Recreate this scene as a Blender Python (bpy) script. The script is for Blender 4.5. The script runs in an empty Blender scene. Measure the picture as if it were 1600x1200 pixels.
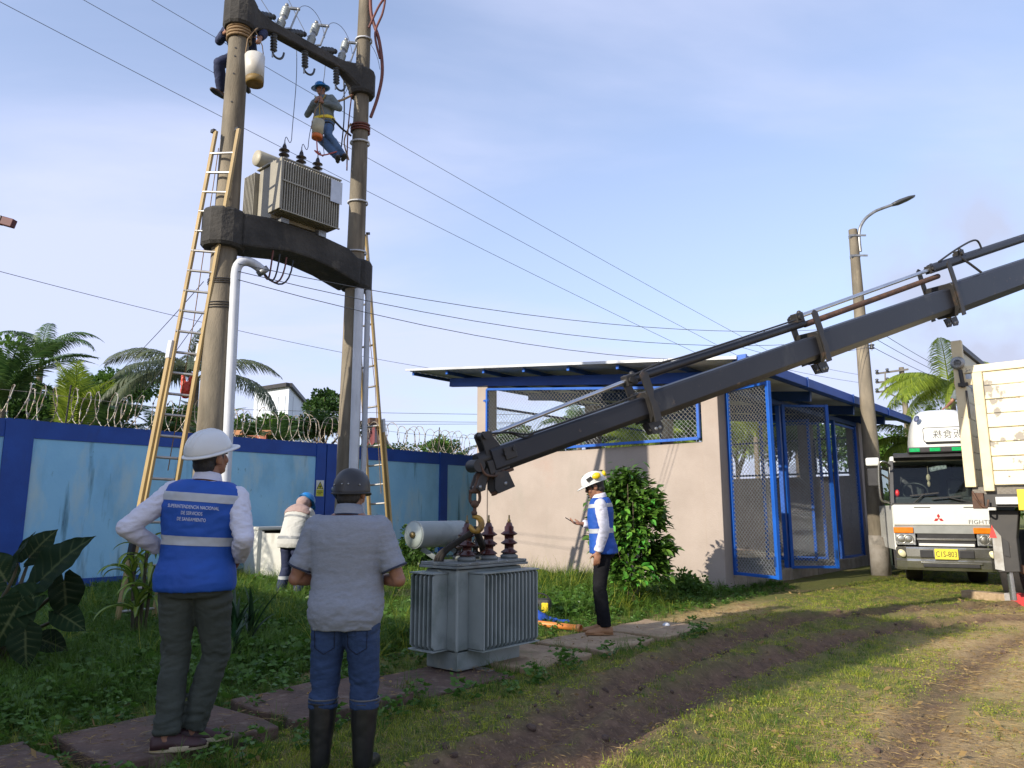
import bpy, bmesh, math, random
import numpy as np
from mathutils import Vector, Matrix, Euler
from mathutils.bvhtree import BVHTree

scene = bpy.context.scene
C = scene.collection
random.seed(7)
RNG = np.random.default_rng(11)
V = Vector
PI = math.pi

# ------------------------------------------------------------------ camera
F_PX = 1150.0
PITCH = math.radians(9.73)
CAM_H = 1.36
cam_d = bpy.data.cameras.new('camera')
cam_d.sensor_width = 36.0
cam_d.lens = F_PX / 1600.0 * 36.0
cam_d.clip_start = 0.05
cam_d.clip_end = 3000
cam = bpy.data.objects.new('camera', cam_d)
C.objects.link(cam)
cam.location = (0, 0, CAM_H)
cam.rotation_euler = (PI / 2 + PITCH, 0, 0)
scene.camera = cam
scene.view_settings.view_transform = 'Standard'
scene.view_settings.look = 'None'
scene.view_settings.exposure = 0.80
scene.view_settings.gamma = 1.0
scene.view_settings.use_curve_mapping = False
scene.cycles.max_bounces = 7
scene.cycles.transparent_max_bounces = 12
scene.cycles.caustics_reflective = False
scene.cycles.caustics_refractive = False

# ------------------------------------------------------------------ sun and sky
SUN_HEAD = math.radians(48.5)      # the light travels towards this azimuth (clockwise from +Y)
SUN_EL = math.radians(24.0)
world = bpy.data.worlds.new('World')
scene.world = world
world.use_nodes = True
nt = world.node_tree
nt.nodes.clear()
def wn(t, **k):
    n = nt.nodes.new(t)
    for a, b in k.items():
        setattr(n, a, b)
    return n
sky = wn('ShaderNodeTexSky', sky_type='NISHITA', sun_disc=False)
sky.sun_elevation = SUN_EL
sky.sun_rotation = SUN_HEAD + PI
sky.altitude = 100
sky.air_density = 1.0
sky.dust_density = 1.2
sky.ozone_density = 3.0
tc = wn('ShaderNodeTexCoord')
sep = wn('ShaderNodeSeparateXYZ')
nt.links.new(tc.outputs['Generated'], sep.inputs[0])
zz = wn('ShaderNodeMath', operation='MAXIMUM'); zz.inputs[1].default_value = 0.0
nt.links.new(sep.outputs['Z'], zz.inputs[0])
za = wn('ShaderNodeMath', operation='ADD'); za.inputs[1].default_value = 0.22
nt.links.new(zz.outputs[0], za.inputs[0])
dx = wn('ShaderNodeMath', operation='DIVIDE'); dy = wn('ShaderNodeMath', operation='DIVIDE')
nt.links.new(sep.outputs['X'], dx.inputs[0]); nt.links.new(za.outputs[0], dx.inputs[1])
nt.links.new(sep.outputs['Y'], dy.inputs[0]); nt.links.new(za.outputs[0], dy.inputs[1])
cmb = wn('ShaderNodeCombineXYZ')
nt.links.new(dx.outputs[0], cmb.inputs[0]); nt.links.new(dy.outputs[0], cmb.inputs[1])
mp = wn('ShaderNodeMapping')
mp.inputs['Rotation'].default_value = (0, 0, math.radians(35))
mp.inputs['Scale'].default_value = (0.55, 1.25, 1.0)
mp.inputs['Location'].default_value = (3.1, 1.4, 0)
nt.links.new(cmb.outputs[0], mp.inputs[0])
n1 = wn('ShaderNodeTexNoise'); n1.inputs['Scale'].default_value = 1.1; n1.inputs['Detail'].default_value = 7
n1.inputs['Roughness'].default_value = 0.52; n1.inputs['Distortion'].default_value = 0.35
nt.links.new(mp.outputs[0], n1.inputs[0])
r1 = wn('ShaderNodeMapRange'); r1.inputs['From Min'].default_value = 0.36; r1.inputs['From Max'].default_value = 0.72
r1.interpolation_type = 'SMOOTHSTEP'
r1.inputs['To Min'].default_value = 0.0; r1.inputs['To Max'].default_value = 0.60
nt.links.new(n1.outputs['Fac'], r1.inputs['Value'])
# thin high veil that thickens towards the horizon
hv = wn('ShaderNodeMapRange'); hv.inputs['From Min'].default_value = 0.0; hv.inputs['From Max'].default_value = 0.75
hv.inputs['To Min'].default_value = 0.78; hv.inputs['To Max'].default_value = 0.12
nt.links.new(zz.outputs[0], hv.inputs['Value'])
mx = wn('ShaderNodeMath', operation='ADD', use_clamp=True)
nt.links.new(r1.outputs[0], mx.inputs[0]); nt.links.new(hv.outputs[0], mx.inputs[1])
mn = wn('ShaderNodeMath', operation='MINIMUM'); mn.inputs[1].default_value = 0.93
nt.links.new(mx.outputs[0], mn.inputs[0])
mixc = wn('ShaderNodeMix', data_type='RGBA')
mixc.inputs['B'].default_value = (2.95, 3.2, 4.35, 1)
nt.links.new(mn.outputs[0], mixc.inputs['Factor'])
nt.links.new(sky.outputs[0], mixc.inputs['A'])
# a few grey low cumulus banks
n2 = wn('ShaderNodeTexNoise'); n2.inputs['Scale'].default_value = 2.2; n2.inputs['Detail'].default_value = 5
mp2 = wn('ShaderNodeMapping'); mp2.inputs['Location'].default_value = (7.3, 2.2, 0)
mp2.inputs['Scale'].default_value = (0.7, 0.7, 1.6)
nt.links.new(tc.outputs['Generated'], mp2.inputs[0]); nt.links.new(mp2.outputs[0], n2.inputs[0])
r2 = wn('ShaderNodeMapRange'); r2.inputs['From Min'].default_value = 0.56; r2.inputs['From Max'].default_value = 0.75
r2.interpolation_type = 'SMOOTHSTEP'; r2.inputs['To Max'].default_value = 0.55
nt.links.new(n2.outputs['Fac'], r2.inputs['Value'])
mixg = wn('ShaderNodeMix', data_type='RGBA'); mixg.inputs['B'].default_value = (2.7, 2.95, 3.8, 1)
nt.links.new(r2.outputs[0], mixg.inputs['Factor']); nt.links.new(mixc.outputs['Result'], mixg.inputs['A'])
# one soft grey cloud low in the right of the view
cd0 = V(((1610 - 800) / F_PX, 1.0, .27)).normalized()
dt = wn('ShaderNodeVectorMath', operation='DOT_PRODUCT'); dt.inputs[1].default_value = cd0
nt.links.new(tc.outputs['Generated'], dt.inputs[0])
r3 = wn('ShaderNodeMapRange'); r3.inputs['From Min'].default_value = 0.975; r3.inputs['From Max'].default_value = 0.998; r3.interpolation_type = 'SMOOTHSTEP'
n3 = wn('ShaderNodeTexNoise'); n3.inputs['Scale'].default_value = 9.0; n3.inputs['Detail'].default_value = 6
nt.links.new(tc.outputs['Generated'], n3.inputs[0])
m3 = wn('ShaderNodeMath', operation='MULTIPLY'); r4 = wn('ShaderNodeMapRange'); r4.inputs['From Min'].default_value = .36; r4.inputs['From Max'].default_value = .6; r4.inputs['To Max'].default_value = .85
nt.links.new(dt.outputs['Value'], r3.inputs['Value']); nt.links.new(n3.outputs['Fac'], r4.inputs['Value']); nt.links.new(r3.outputs[0], m3.inputs[0]); nt.links.new(r4.outputs[0], m3.inputs[1])
mixh = wn('ShaderNodeMix', data_type='RGBA'); mixh.inputs['B'].default_value = (2.35, 2.5, 3.2, 1)
nt.links.new(m3.outputs[0], mixh.inputs['Factor']); nt.links.new(mixg.outputs['Result'], mixh.inputs['A'])
bg = wn('ShaderNodeBackground'); bg.inputs['Strength'].default_value = 0.15
nt.links.new(mixh.outputs['Result'], bg.inputs['Color'])
wo = wn('ShaderNodeOutputWorld')
nt.links.new(bg.outputs[0], wo.inputs[0])

sun_d = bpy.data.lights.new('sun', 'SUN')
sun_d.energy = 3.55
sun_d.angle = math.radians(0.55)
sun_d.color = (1.0, 0.91, 0.78)
sun = bpy.data.objects.new('sun', sun_d)
C.objects.link(sun)
light_dir = V((math.sin(SUN_HEAD) * math.cos(SUN_EL), math.cos(SUN_HEAD) * math.cos(SUN_EL), -math.sin(SUN_EL)))
sun.rotation_euler = light_dir.to_track_quat('-Z', 'Y').to_euler()
sun.location = (-20, -20, 20)

# ------------------------------------------------------------------ camera geometry used to place things at their distance
def _ray(u, v):
    a = (u - 800) / F_PX; b = (600 - v) / F_PX
    return a, math.cos(PITCH) - b * math.sin(PITCH), math.sin(PITCH) + b * math.cos(PITCH)
def G(u, v, z=0.0):
    a, y, w = _ray(u, v); t = (z - CAM_H) / w
    return V((a * t, y * t, z))
def P(u, v, d):
    a, y, w = _ray(u, v); t = d / y
    return V((a * t, d, CAM_H + w * t))

# ------------------------------------------------------------------ noise
def vnoise(p, seed=0):
    p = np.asarray(p, float)
    i = np.floor(p).astype(np.int64); f = p - i
    u = f * f * (3 - 2 * f)
    def h(a):
        n = (a[:, 0] * 374761393 + a[:, 1] * 668265263 + a[:, 2] * 2147483647 + seed * 974634777) & 0xffffffff
        n = ((n ^ (n >> 13)) * 1274126177) & 0xffffffff
        n = n ^ (n >> 16)
        return (n & 0xffff) / 65535.0
    r = np.zeros(len(p))
    for dx in (0, 1):
        for dy in (0, 1):
            for dz in (0, 1):
                w = (u[:, 0] if dx else 1 - u[:, 0]) * (u[:, 1] if dy else 1 - u[:, 1]) * (u[:, 2] if dz else 1 - u[:, 2])
                r += w * h(i + np.array([dx, dy, dz]))
    return r
def fbm(p, seed=0, oct=4):
    p = np.asarray(p, float); r = 0; a = 0.5; s = 0
    for k in range(oct):
        r = r + a * vnoise(p * (2 ** k), seed + k); s += a; a *= .5
    return r / s
def n2(x, y, sc, seed=0, oct=4):
    x = np.atleast_1d(np.asarray(x, float)); y = np.atleast_1d(np.asarray(y, float))
    return fbm(np.stack([x * sc, y * sc, np.zeros_like(x) + .37], 1), seed, oct)

# ------------------------------------------------------------------ materials
def mat(name, c, c2=None, ns=6, lo=.35, hi=.65, rough=.6, metal=0., bump=0., bs=40, dirt=(), var=None, transl=0., rand=0., st=(1, 1, 1), spec=.5, det=5):
    m = bpy.data.materials.new(name); m.use_nodes = True
    t = m.node_tree; b = t.nodes['Principled BSDF']; out = t.nodes['Material Output']
    L = t.links.new
    def col(x): return (x[0], x[1], x[2], 1)
    def N(k): return t.nodes.new(k)
    b.inputs['Roughness'].default_value = rough; b.inputs['Metallic'].default_value = metal
    b.inputs['Specular IOR Level'].default_value = spec
    tcn = N('ShaderNodeTexCoord')
    def noise(scale, stretch, lo, hi, off):
        mpn = N('ShaderNodeMapping'); mpn.inputs['Scale'].default_value = stretch
        mpn.inputs['Location'].default_value = (off, off * 1.7, off * .3)
        L(tcn.outputs['Object'], mpn.inputs[0])
        n = N('ShaderNodeTexNoise'); n.inputs['Scale'].default_value = scale; n.inputs['Detail'].default_value = det
        n.inputs['Roughness'].default_value = .6
        L(mpn.outputs[0], n.inputs[0])
        r = N('ShaderNodeMapRange'); r.inputs['From Min'].default_value = lo; r.inputs['From Max'].default_value = hi
        L(n.outputs['Fac'], r.inputs['Value'])
        return r.outputs[0]
    if c2 is None: c2 = tuple(x * .86 for x in c)
    mixn = N('ShaderNodeMix'); mixn.data_type = 'RGBA'
    mixn.inputs['A'].default_value = col(c); mixn.inputs['B'].default_value = col(c2)
    if var:
        a = N('ShaderNodeAttribute'); a.attribute_name = var
        L(a.outputs['Fac'], mixn.inputs['Factor'])
    else:
        L(noise(ns, st, lo, hi, 1.3), mixn.inputs['Factor'])
    cur = mixn.outputs['Result']
    for k, d in enumerate(dirt):
        q = N('ShaderNodeMix'); q.data_type = 'RGBA'
        q.inputs['B'].default_value = col(d[0])
        L(noise(d[1], d[4] if len(d) > 4 else (1, 1, 1), d[2], d[3], 3.1 + k * 2.3), q.inputs['Factor'])
        L(cur, q.inputs['A']); cur = q.outputs['Result']
    if rand:
        oi = N('ShaderNodeObjectInfo'); hs = N('ShaderNodeHueSaturation')
        mr = N('ShaderNodeMapRange'); mr.inputs['To Min'].default_value = 1 - rand; mr.inputs['To Max'].default_value = 1 + rand
        L(oi.outputs['Random'], mr.inputs['Value']); L(mr.outputs[0], hs.inputs['Value'])
        mr2 = N('ShaderNodeMapRange'); mr2.inputs['To Min'].default_value = .5 - rand * .06; mr2.inputs['To Max'].default_value = .5 + rand * .06
        ml = N('ShaderNodeMath'); ml.operation = 'FRACT'
        ml2 = N('ShaderNodeMath'); ml2.operation = 'MULTIPLY'; ml2.inputs[1].default_value = 7.31
        L(oi.outputs['Random'], ml2.inputs[0]); L(ml2.outputs[0], ml.inputs[0]); L(ml.outputs[0], mr2.inputs['Value'])
        L(mr2.outputs[0], hs.inputs['Hue'])
        L(cur, hs.inputs['Color']); cur = hs.outputs['Color']
    L(cur, b.inputs['Base Color'])
    if bump:
        bn = N('ShaderNodeTexNoise'); bn.inputs['Scale'].default_value = bs; bn.inputs['Detail'].default_value = 4
        mpn = N('ShaderNodeMapping'); mpn.inputs['Scale'].default_value = st
        L(tcn.outputs['Object'], mpn.inputs[0]); L(mpn.outputs[0], bn.inputs[0])
        bb = N('ShaderNodeBump'); bb.inputs['Strength'].default_value = bump; bb.inputs['Distance'].default_value = .02
        L(bn.outputs['Fac'], bb.inputs['Height']); L(bb.outputs[0], b.inputs['Normal'])
    if transl:
        tr = N('ShaderNodeBsdfTranslucent'); ms = N('ShaderNodeMixShader'); ms.inputs[0].default_value = transl
        L(cur, tr.inputs['Color']); L(b.outputs[0], ms.inputs[1]); L(tr.outputs[0], ms.inputs[2]); L(ms.outputs[0], out.inputs['Surface'])
    return m

def glass(name, tint=(.75, .85, .82), refl=.12):
    m = bpy.data.materials.new(name); m.use_nodes = True
    t = m.node_tree; t.nodes.clear(); L = t.links.new
    a = t.nodes.new('ShaderNodeBsdfTransparent'); a.inputs[0].default_value = (*tint, 1)
    g = t.nodes.new('ShaderNodeBsdfGlossy'); g.inputs['Roughness'].default_value = .03
    f = t.nodes.new('ShaderNodeFresnel'); f.inputs[0].default_value = 1.5
    s = t.nodes.new('ShaderNodeMixShader'); o = t.nodes.new('ShaderNodeOutputMaterial')
    L(f.outputs[0], s.inputs[0]); L(a.outputs[0], s.inputs[1]); L(g.outputs[0], s.inputs[2]); L(s.outputs[0], o.inputs[0])
    return m

# ------------------------------------------------------------------ objects
ROOT = {}
class MB:
    def __init__(s, M=None):
        s.v = []; s.f = []; s.mi = []; s.sm = []; s.M = M
    def add(s, vs, fs, smooth=False, mi=0):
        o = len(s.v)
        if s.M is not None: vs = [s.M @ V(p) for p in vs]
        s.v.extend([tuple(p) for p in vs])
        for f in fs:
            s.f.append(tuple(i + o for i in f)); s.mi.append(mi); s.sm.append(smooth)
        return s
    def box(s, c, size, R=None, mi=0, taper=None):
        x, y, z = [k / 2 for k in size]; c = V(c)
        t = taper or (1, 1)
        vs = [(-x, -y, -z), (x, -y, -z), (x, y, -z), (-x, y, -z), (-x * t[0], -y * t[1], z), (x * t[0], -y * t[1], z), (x * t[0], y * t[1], z), (-x * t[0], y * t[1], z)]
        vs = [c + (R @ V(p) if R is not None else V(p)) for p in vs]
        return s.add(vs, [(3, 2, 1, 0), (4, 5, 6, 7), (0, 1, 5, 4), (1, 2, 6, 5), (2, 3, 7, 6), (3, 0, 4, 7)], False, mi)
    def beam(s, a, b, w, h, up=(0, 0, 1), mi=0):
        a = V(a); b = V(b); d = (b - a); L = d.length; d.normalize()
        sd = d.cross(V(up))
        if sd.length < 1e-4: sd = d.cross(V((1, 0, 0)))
        sd.normalize(); u = sd.cross(d)
        R = Matrix((sd, d, u)).transposed()
        return s.box((a + b) / 2, (w, L, h), R, mi)
    def tube(s, pts, r, n=8, cap=True, mi=0, smooth=True, closed=False):
        pts = [V(p) for p in pts]; k = len(pts)
        rs = r if isinstance(r, (list, tuple)) else [r] * k
        vs = []; fs = []; pu = None
        for i, p in enumerate(pts):
            if closed: d = pts[(i + 1) % k] - pts[i - 1]
            else: d = pts[min(i + 1, k - 1)] - pts[max(i - 1, 0)]
            if d.length < 1e-9: d = V((0, 0, 1))
            d.normalize()
            if pu is None:
                u = d.orthogonal()
                if abs(d.z) < .9: u = V((0, 0, 1)) - d * d.z
            else: u = pu - d * pu.dot(d)
            if u.length < 1e-6: u = d.orthogonal()
            u.normalize(); pu = u; w = d.cross(u)
            for j in range(n):
                a = 2 * PI * j / n
                vs.append(p + (u * math.cos(a) + w * math.sin(a)) * rs[i])
        for i in range(k if closed else k - 1):
            i2 = (i + 1) % k
            for j in range(n):
                j2 = (j + 1) % n
                fs.append((i * n + j, i * n + j2, i2 * n + j2, i2 * n + j))
        s.add(vs, fs, smooth, mi)
        if cap and not closed:
            s.add(vs[:n], [tuple(reversed(range(n)))], False, mi); s.add(vs[-n:], [tuple(range(n))], False, mi)
        return s
    def lathe(s, prof, o=(0, 0, 0), ax=(0, 0, 1), n=16, mi=0, smooth=True, sx=1., sy=1.):
        o = V(o); ax = V(ax).normalized(); u = ax.orthogonal().normalized(); w = ax.cross(u)
        vs = []; fs = []; k = len(prof)
        for r, z in prof:
            for j in range(n):
                a = 2 * PI * j / n
                vs.append(o + ax * z + u * (r * math.cos(a) * sx) + w * (r * math.sin(a) * sy))
        for i in range(k - 1):
            for j in range(n):
                j2 = (j + 1) % n
                fs.append((i * n + j, i * n + j2, (i + 1) * n + j2, (i + 1) * n + j))
        if prof[0][0] > 1e-4: fs.append(tuple(reversed(range(n))))
        if prof[-1][0] > 1e-4: fs.append(tuple((k - 1) * n + j for j in range(n)))
        return s.add(vs, fs, smooth, mi)
    def prism(s, poly, o, ux, uy, t, mi=0):
        """flat outline in the frame (o, ux, uy) given the thickness vector t (centred)"""
        o = V(o); ux = V(ux); uy = V(uy); t = V(t); n = len(poly)
        a = [o + ux * p[0] + uy * p[1] - t / 2 for p in poly]; b = [p + t for p in a]
        fs = [tuple(reversed(range(n))), tuple(range(n, 2 * n))]
        for i in range(n):
            j = (i + 1) % n; fs.append((i, j, n + j, n + i))
        return s.add(a + b, fs, False, mi)
    def loft(s, rings, mi=0, cap=True, smooth=True):
        n = len(rings[0]); vs = [p for r in rings for p in r]; fs = []
        for i in range(len(rings) - 1):
            for j in range(n):
                j2 = (j + 1) % n
                fs.append((i * n + j, i * n + j2, (i + 1) * n + j2, (i + 1) * n + j))
        if cap:
            fs.append(tuple(reversed(range(n)))); fs.append(tuple((len(rings) - 1) * n + j for j in range(n)))
        return s.add(vs, fs, smooth, mi)
    def ball(s, c, r, nu=14, nv=9, mi=0, R=None):
        c = V(c); r = r if isinstance(r, (tuple, list)) else (r, r, r)
        rings = []
        for i in range(nv + 1):
            a = PI * i / nv; a = min(max(a, .04), PI - .04)
            ring = []
            for j in range(nu):
                b = 2 * PI * j / nu
                p = V((r[0] * math.sin(a) * math.cos(b), r[1] * math.sin(a) * math.sin(b), -r[2] * math.cos(a)))
                ring.append(c + (R @ p if R is not None else p))
            rings.append(ring)
        return s.loft(rings, mi)
    def mesh(s, name, off=(0, 0, 0)):
        me = bpy.data.meshes.new(name)
        off = V(off)
        me.from_pydata([(p[0] - off.x, p[1] - off.y, p[2] - off.z) for p in s.v], [], s.f)
        me.polygons.foreach_set('material_index', s.mi)
        me.polygons.foreach_set('use_smooth', s.sm)
        me.update()
        return me
    def build(s, name, mats, parent=None, bevel=0, label=None, sharp=True):
        off = ROOT.get(parent.name, V((0, 0, 0))) if parent else V((0, 0, 0))
        return link(name, s.mesh(name, off), mats, parent, bevel, label)

def link(name, me, mats, parent=None, bevel=0, label=None):
    if mats is not None and not len(me.materials):
        for m in (mats if isinstance(mats, (list, tuple)) else [mats]): me.materials.append(m)
    o = bpy.data.objects.new(name, me); C.objects.link(o)
    if parent:
        o.parent = parent
        if parent.name in ROOT: ROOT[o.name] = ROOT[parent.name]
    if bevel:
        b = o.modifiers.new('bevel', 'BEVEL'); b.width = bevel; b.segments = 2; b.limit_method = 'ANGLE'; b.angle_limit = .6
        b.harden_normals = False
    if label: o['label'] = label
    return o
def tag(o, label, cat, group=None, kind=None):
    if label: o['label'] = label
    if cat: o['category'] = cat
    if group: o['group'] = group
    if kind: o['kind'] = kind
    return o
def thing(name, label, cat, loc=(0, 0, 0), group=None, rotz=0., local=False):
    o = bpy.data.objects.new(name, None); C.objects.link(o); o.location = loc; o.rotation_euler = (0, 0, rotz)
    o.empty_display_size = .2
    ROOT[o.name] = V((0, 0, 0)) if local else V(loc)
    return tag(o, label, cat, group)
def dup(root, loc, rotz=0., label=None, scale=None):
    r = root.copy(); C.objects.link(r); r.location = loc; r.rotation_euler = (0, 0, rotz)
    if scale: r.scale = (scale,) * 3
    if label: r['label'] = label
    for ch in list(root.children):
        c = ch.copy(); C.objects.link(c); c.parent = r
        for g in ch.children:
            d = g.copy(); C.objects.link(d); d.parent = c
    return r
def text_mesh(body, size, extr=.001, align='CENTER', spacing=1.0):
    cu = bpy.data.curves.new('lettering', 'FONT'); cu.body = body; cu.size = size; cu.extrude = extr; cu.align_x = align; cu.align_y = 'CENTER'
    cu.space_character = spacing; cu.resolution_u = 2
    o = bpy.data.objects.new('lettering', cu); C.objects.link(o)
    dg = bpy.context.evaluated_depsgraph_get(); dg.update()
    me = bpy.data.meshes.new_from_object(o.evaluated_get(dg))
    bpy.data.objects.remove(o); bpy.data.curves.remove(cu)
    me.materials.clear()
    return me
def put_text(name, body, size, o, ux, uy, m, parent, extr=.001, mirror=False, sx=1., spacing=1.0):
    me = text_mesh(body, size, extr, spacing=spacing)
    o = V(o); ux = V(ux).normalized(); uy = V(uy).normalized(); uz = ux.cross(uy)
    off = ROOT.get(parent.name, V((0, 0, 0)))
    for v in me.vertices:
        p = o + ux * (v.co.x * sx * (-1 if mirror else 1)) + uy * v.co.y + uz * v.co.z
        v.co = p - off
    me.update()
    return link(name, me, m, parent)
def bez(a, b, c, d, n=12):
    a, b, c, d = V(a), V(b), V(c), V(d); r = []
    for i in range(n + 1):
        t = i / n
        r.append(a * (1 - t) ** 3 + b * 3 * t * (1 - t) ** 2 + c * 3 * t * t * (1 - t) + d * t ** 3)
    return r
def spline(pts, n=8):
    pts = [V(p) for p in pts]; r = []
    for i in range(len(pts) - 1):
        p0 = pts[max(i - 1, 0)]; p1 = pts[i]; p2 = pts[i + 1]; p3 = pts[min(i + 2, len(pts) - 1)]
        for k in range(n):
            t = k / n
            r.append(.5 * ((2 * p1) + (p2 - p0) * t + (2 * p0 - 5 * p1 + 4 * p2 - p3) * t * t + (3 * p1 - p0 - 3 * p2 + p3) * t ** 3))
    r.append(pts[-1]); return r
def remesh(mb, voxel, smooth=3, fac=.5):
    me = mb.mesh('tmp'); o = bpy.data.objects.new('tmp', me); C.objects.link(o)
    r = o.modifiers.new('r', 'REMESH'); r.mode = 'VOXEL'; r.voxel_size = voxel; r.use_smooth_shade = True
    if smooth:
        s = o.modifiers.new('s', 'SMOOTH'); s.iterations = smooth; s.factor = fac
    dg = bpy.context.evaluated_depsgraph_get(); dg.update()
    out = bpy.data.meshes.new_from_object(o.evaluated_get(dg))
    bpy.data.objects.remove(o); bpy.data.meshes.remove(me)
    out.materials.clear()
    out.polygons.foreach_set('use_smooth', [True] * len(out.polygons))
    return out
def coords(me):
    a = np.zeros(len(me.vertices) * 3); me.vertices.foreach_get('co', a); return a.reshape(-1, 3)
def normals(me):
    a = np.zeros(len(me.vertices) * 3); me.vertices.foreach_get('normal', a); return a.reshape(-1, 3)
def setco(me, a):
    me.vertices.foreach_set('co', np.ascontiguousarray(a).ravel()); me.update()
def np_mesh(name, verts, faces, var=None, smooth=False):
    """faces: (n,k) array"""
    me = bpy.data.meshes.new(name)
    n, k = faces.shape
    me.vertices.add(len(verts)); me.vertices.foreach_set('co', np.ascontiguousarray(verts, dtype=np.float32).ravel())
    me.loops.add(n * k); me.loops.foreach_set('vertex_index', np.ascontiguousarray(faces, dtype=np.int32).ravel())
    me.polygons.add(n); me.polygons.foreach_set('loop_start', np.arange(0, n * k, k, dtype=np.int32))
    try: me.polygons.foreach_set('loop_total', np.full(n, k, dtype=np.int32))
    except Exception: pass
    if smooth: me.polygons.foreach_set('use_smooth', [True] * n)
    me.update(calc_edges=True)
    if var is not None:
        at = me.attributes.new('var', 'FLOAT', 'POINT'); at.data.foreach_set('value', np.asarray(var, dtype=np.float32))
    return me

# axes of the yard: AX runs along the wall and the shed's gate side, NX points out of the gate side, BX along the shed's end wall
AX = V((math.sin(math.radians(41)), math.cos(math.radians(41)), 0))
NX = V((AX.y, -AX.x, 0))
BX = -NX
UP = V((0, 0, 1))
def frame(o, ux, uy, uz):
    M = Matrix((ux, uy, uz)).transposed().to_4x4(); M.translation = V(o); return M
# ------------------------------------------------------------------ shared materials
m_conc = mat('weathered_concrete', (.27, .25, .21), (.17, .155, .13), ns=3, rough=.9, bump=.35, bs=60, dirt=[((.07, .065, .05), 1.6, .5, .8, (1, 1, .25)), ((.20, .19, .10), 2.4, .6, .85)])
m_conc_dark = mat('mouldy_concrete', (.065, .06, .052), (.032, .03, .027), ns=2.2, rough=.95, bump=.8, bs=22, dirt=[((.15, .13, .10), 2.6, .60, .78), ((.025, .025, .024), 1.3, .5, .7, (1, 1, .4))])
m_pole = mat('pole_concrete', (.25, .21, .15), (.15, .13, .095), ns=4, rough=.9, bump=.3, bs=70, st=(1, 1, .3), dirt=[((.07, .055, .035), 2.2, .47, .72, (1.5, 1.5, .18)), ((.33, .28, .18), 5.0, .6, .8, (1, 1, .3))])
m_plaster = mat('beige_plaster', (.385, .325, .28), (.34, .285, .243), ns=1.6, rough=.9, bump=.18, bs=40, dirt=[((.31, .275, .23), 2.2, .55, .82, (1, 1, .3)), ((.38, .27, .22), 1.1, .6, .9)])
m_plaster_in = mat('bare_render', (.42, .345, .29), (.35, .285, .24), ns=1.5, rough=.93, bump=.2, bs=40, dirt=[((.14, .12, .10), 2.6, .60, .85, (1, 1, .3))])
m_block = mat('concrete_block', (.36, .31, .25), (.26, .22, .175), ns=5, rough=.95, bump=.4, bs=35, rand=.12)
m_dblue = mat('deep_blue_paint', (.012, .075, .36), (.009, .058, .29), ns=2.5, rough=.55, bump=.08, bs=30, dirt=[((.02, .05, .16), 3, .6, .85, (1, 1, .4)), ((.05, .16, .42), 9, .72, .85)])
m_lblue = mat('sky_blue_paint', (.33, .64, .83), (.27, .57, .79), ns=1.3, rough=.7, bump=.1, bs=25, dirt=[((.20, .43, .58), 1.0, .50, .72, (1, 1, .5)), ((.50, .66, .68), 2.0, .53, .75, (1, 1, .35)), ((.07, .17, .22), 4.0, .60, .76, (1, 1, .13)), ((.045, .10, .12), 7.0, .68, .76, (1, 1, .5)), ((.03, .05, .05), 20, .75, .8)])
m_bluesteel = mat('blue_steel', (.010, .105, .48), (.008, .085, .38), ns=4, rough=.42, bump=.04, bs=40, dirt=[((.02, .05, .16), 8, .64, .8)])
m_bluesteel_dk = mat('navy_steel', (.012, .055, .20), (.010, .045, .15), ns=4, rough=.5, dirt=[((.02, .03, .06), 8, .6, .8)])
m_zinc = mat('zinc_sheet', (.58, .60, .61), (.45, .46, .46), ns=2, rough=.45, metal=.25, dirt=[((.30, .22, .15), 1.2, .62, .9)])
m_wire = mat('galvanised_wire', (.50, .52, .53), (.36, .37, .37), ns=12, rough=.4, metal=.7)
m_wire_rust = mat('rusting_razor_wire', (.50, .48, .42), (.30, .22, .14), ns=6, rough=.5, metal=.55)
m_black = mat('black_rubber', (.014, .014, .015), (.022, .022, .022), ns=10, rough=.55)
m_cable = mat('black_cable', (.02, .021, .024), rough=.6)
m_white = mat('white_pvc', (.60, .62, .65), (.50, .52, .55), ns=3, rough=.45, dirt=[((.30, .30, .28), 4, .58, .8, (1, 1, .2))])
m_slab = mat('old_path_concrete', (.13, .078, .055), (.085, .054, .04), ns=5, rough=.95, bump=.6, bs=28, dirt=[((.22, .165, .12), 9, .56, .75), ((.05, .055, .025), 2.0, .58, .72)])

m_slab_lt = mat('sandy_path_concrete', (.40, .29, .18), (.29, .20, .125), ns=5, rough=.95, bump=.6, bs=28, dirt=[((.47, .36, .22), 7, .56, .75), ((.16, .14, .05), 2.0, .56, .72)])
# ------------------------------------------------------------------ ground with mud, ruts and dry patches
def px_line(pts): return np.array([[G(u, v).x, G(u, v).y] for u, v in pts])
RUTS = [px_line([(690, 1235), (800, 1180), (905, 1115), (1010, 1058), (1120, 1008), (1250, 968), (1400, 957), (1560, 948), (1760, 940)]),
        px_line([(830, 1230), (935, 1170), (1010, 1120), (1120, 1062), (1215, 1030), (1330, 996), (1470, 975), (1700, 962)]),
        px_line([(1370, 1230), (1430, 1150), (1470, 1085), (1560, 1010), (1680, 975)])]
def pdist(x, y, L):
    d = np.full(x.shape, 1e9)
    for a, b in zip(L[:-1], L[1:]):
        ab = b - a; t = np.clip(((x - a[0]) * ab[0] + (y - a[1]) * ab[1]) / (ab @ ab), 0, 1)
        d = np.minimum(d, np.hypot(x - a[0] - t * ab[0], y - a[1] - t * ab[1]))
    return d
def wall_off(x, y):                                   # distance in front of the blue wall
    return (x + 7.02) * NX.x + (y - 12.83) * NX.y
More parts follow.
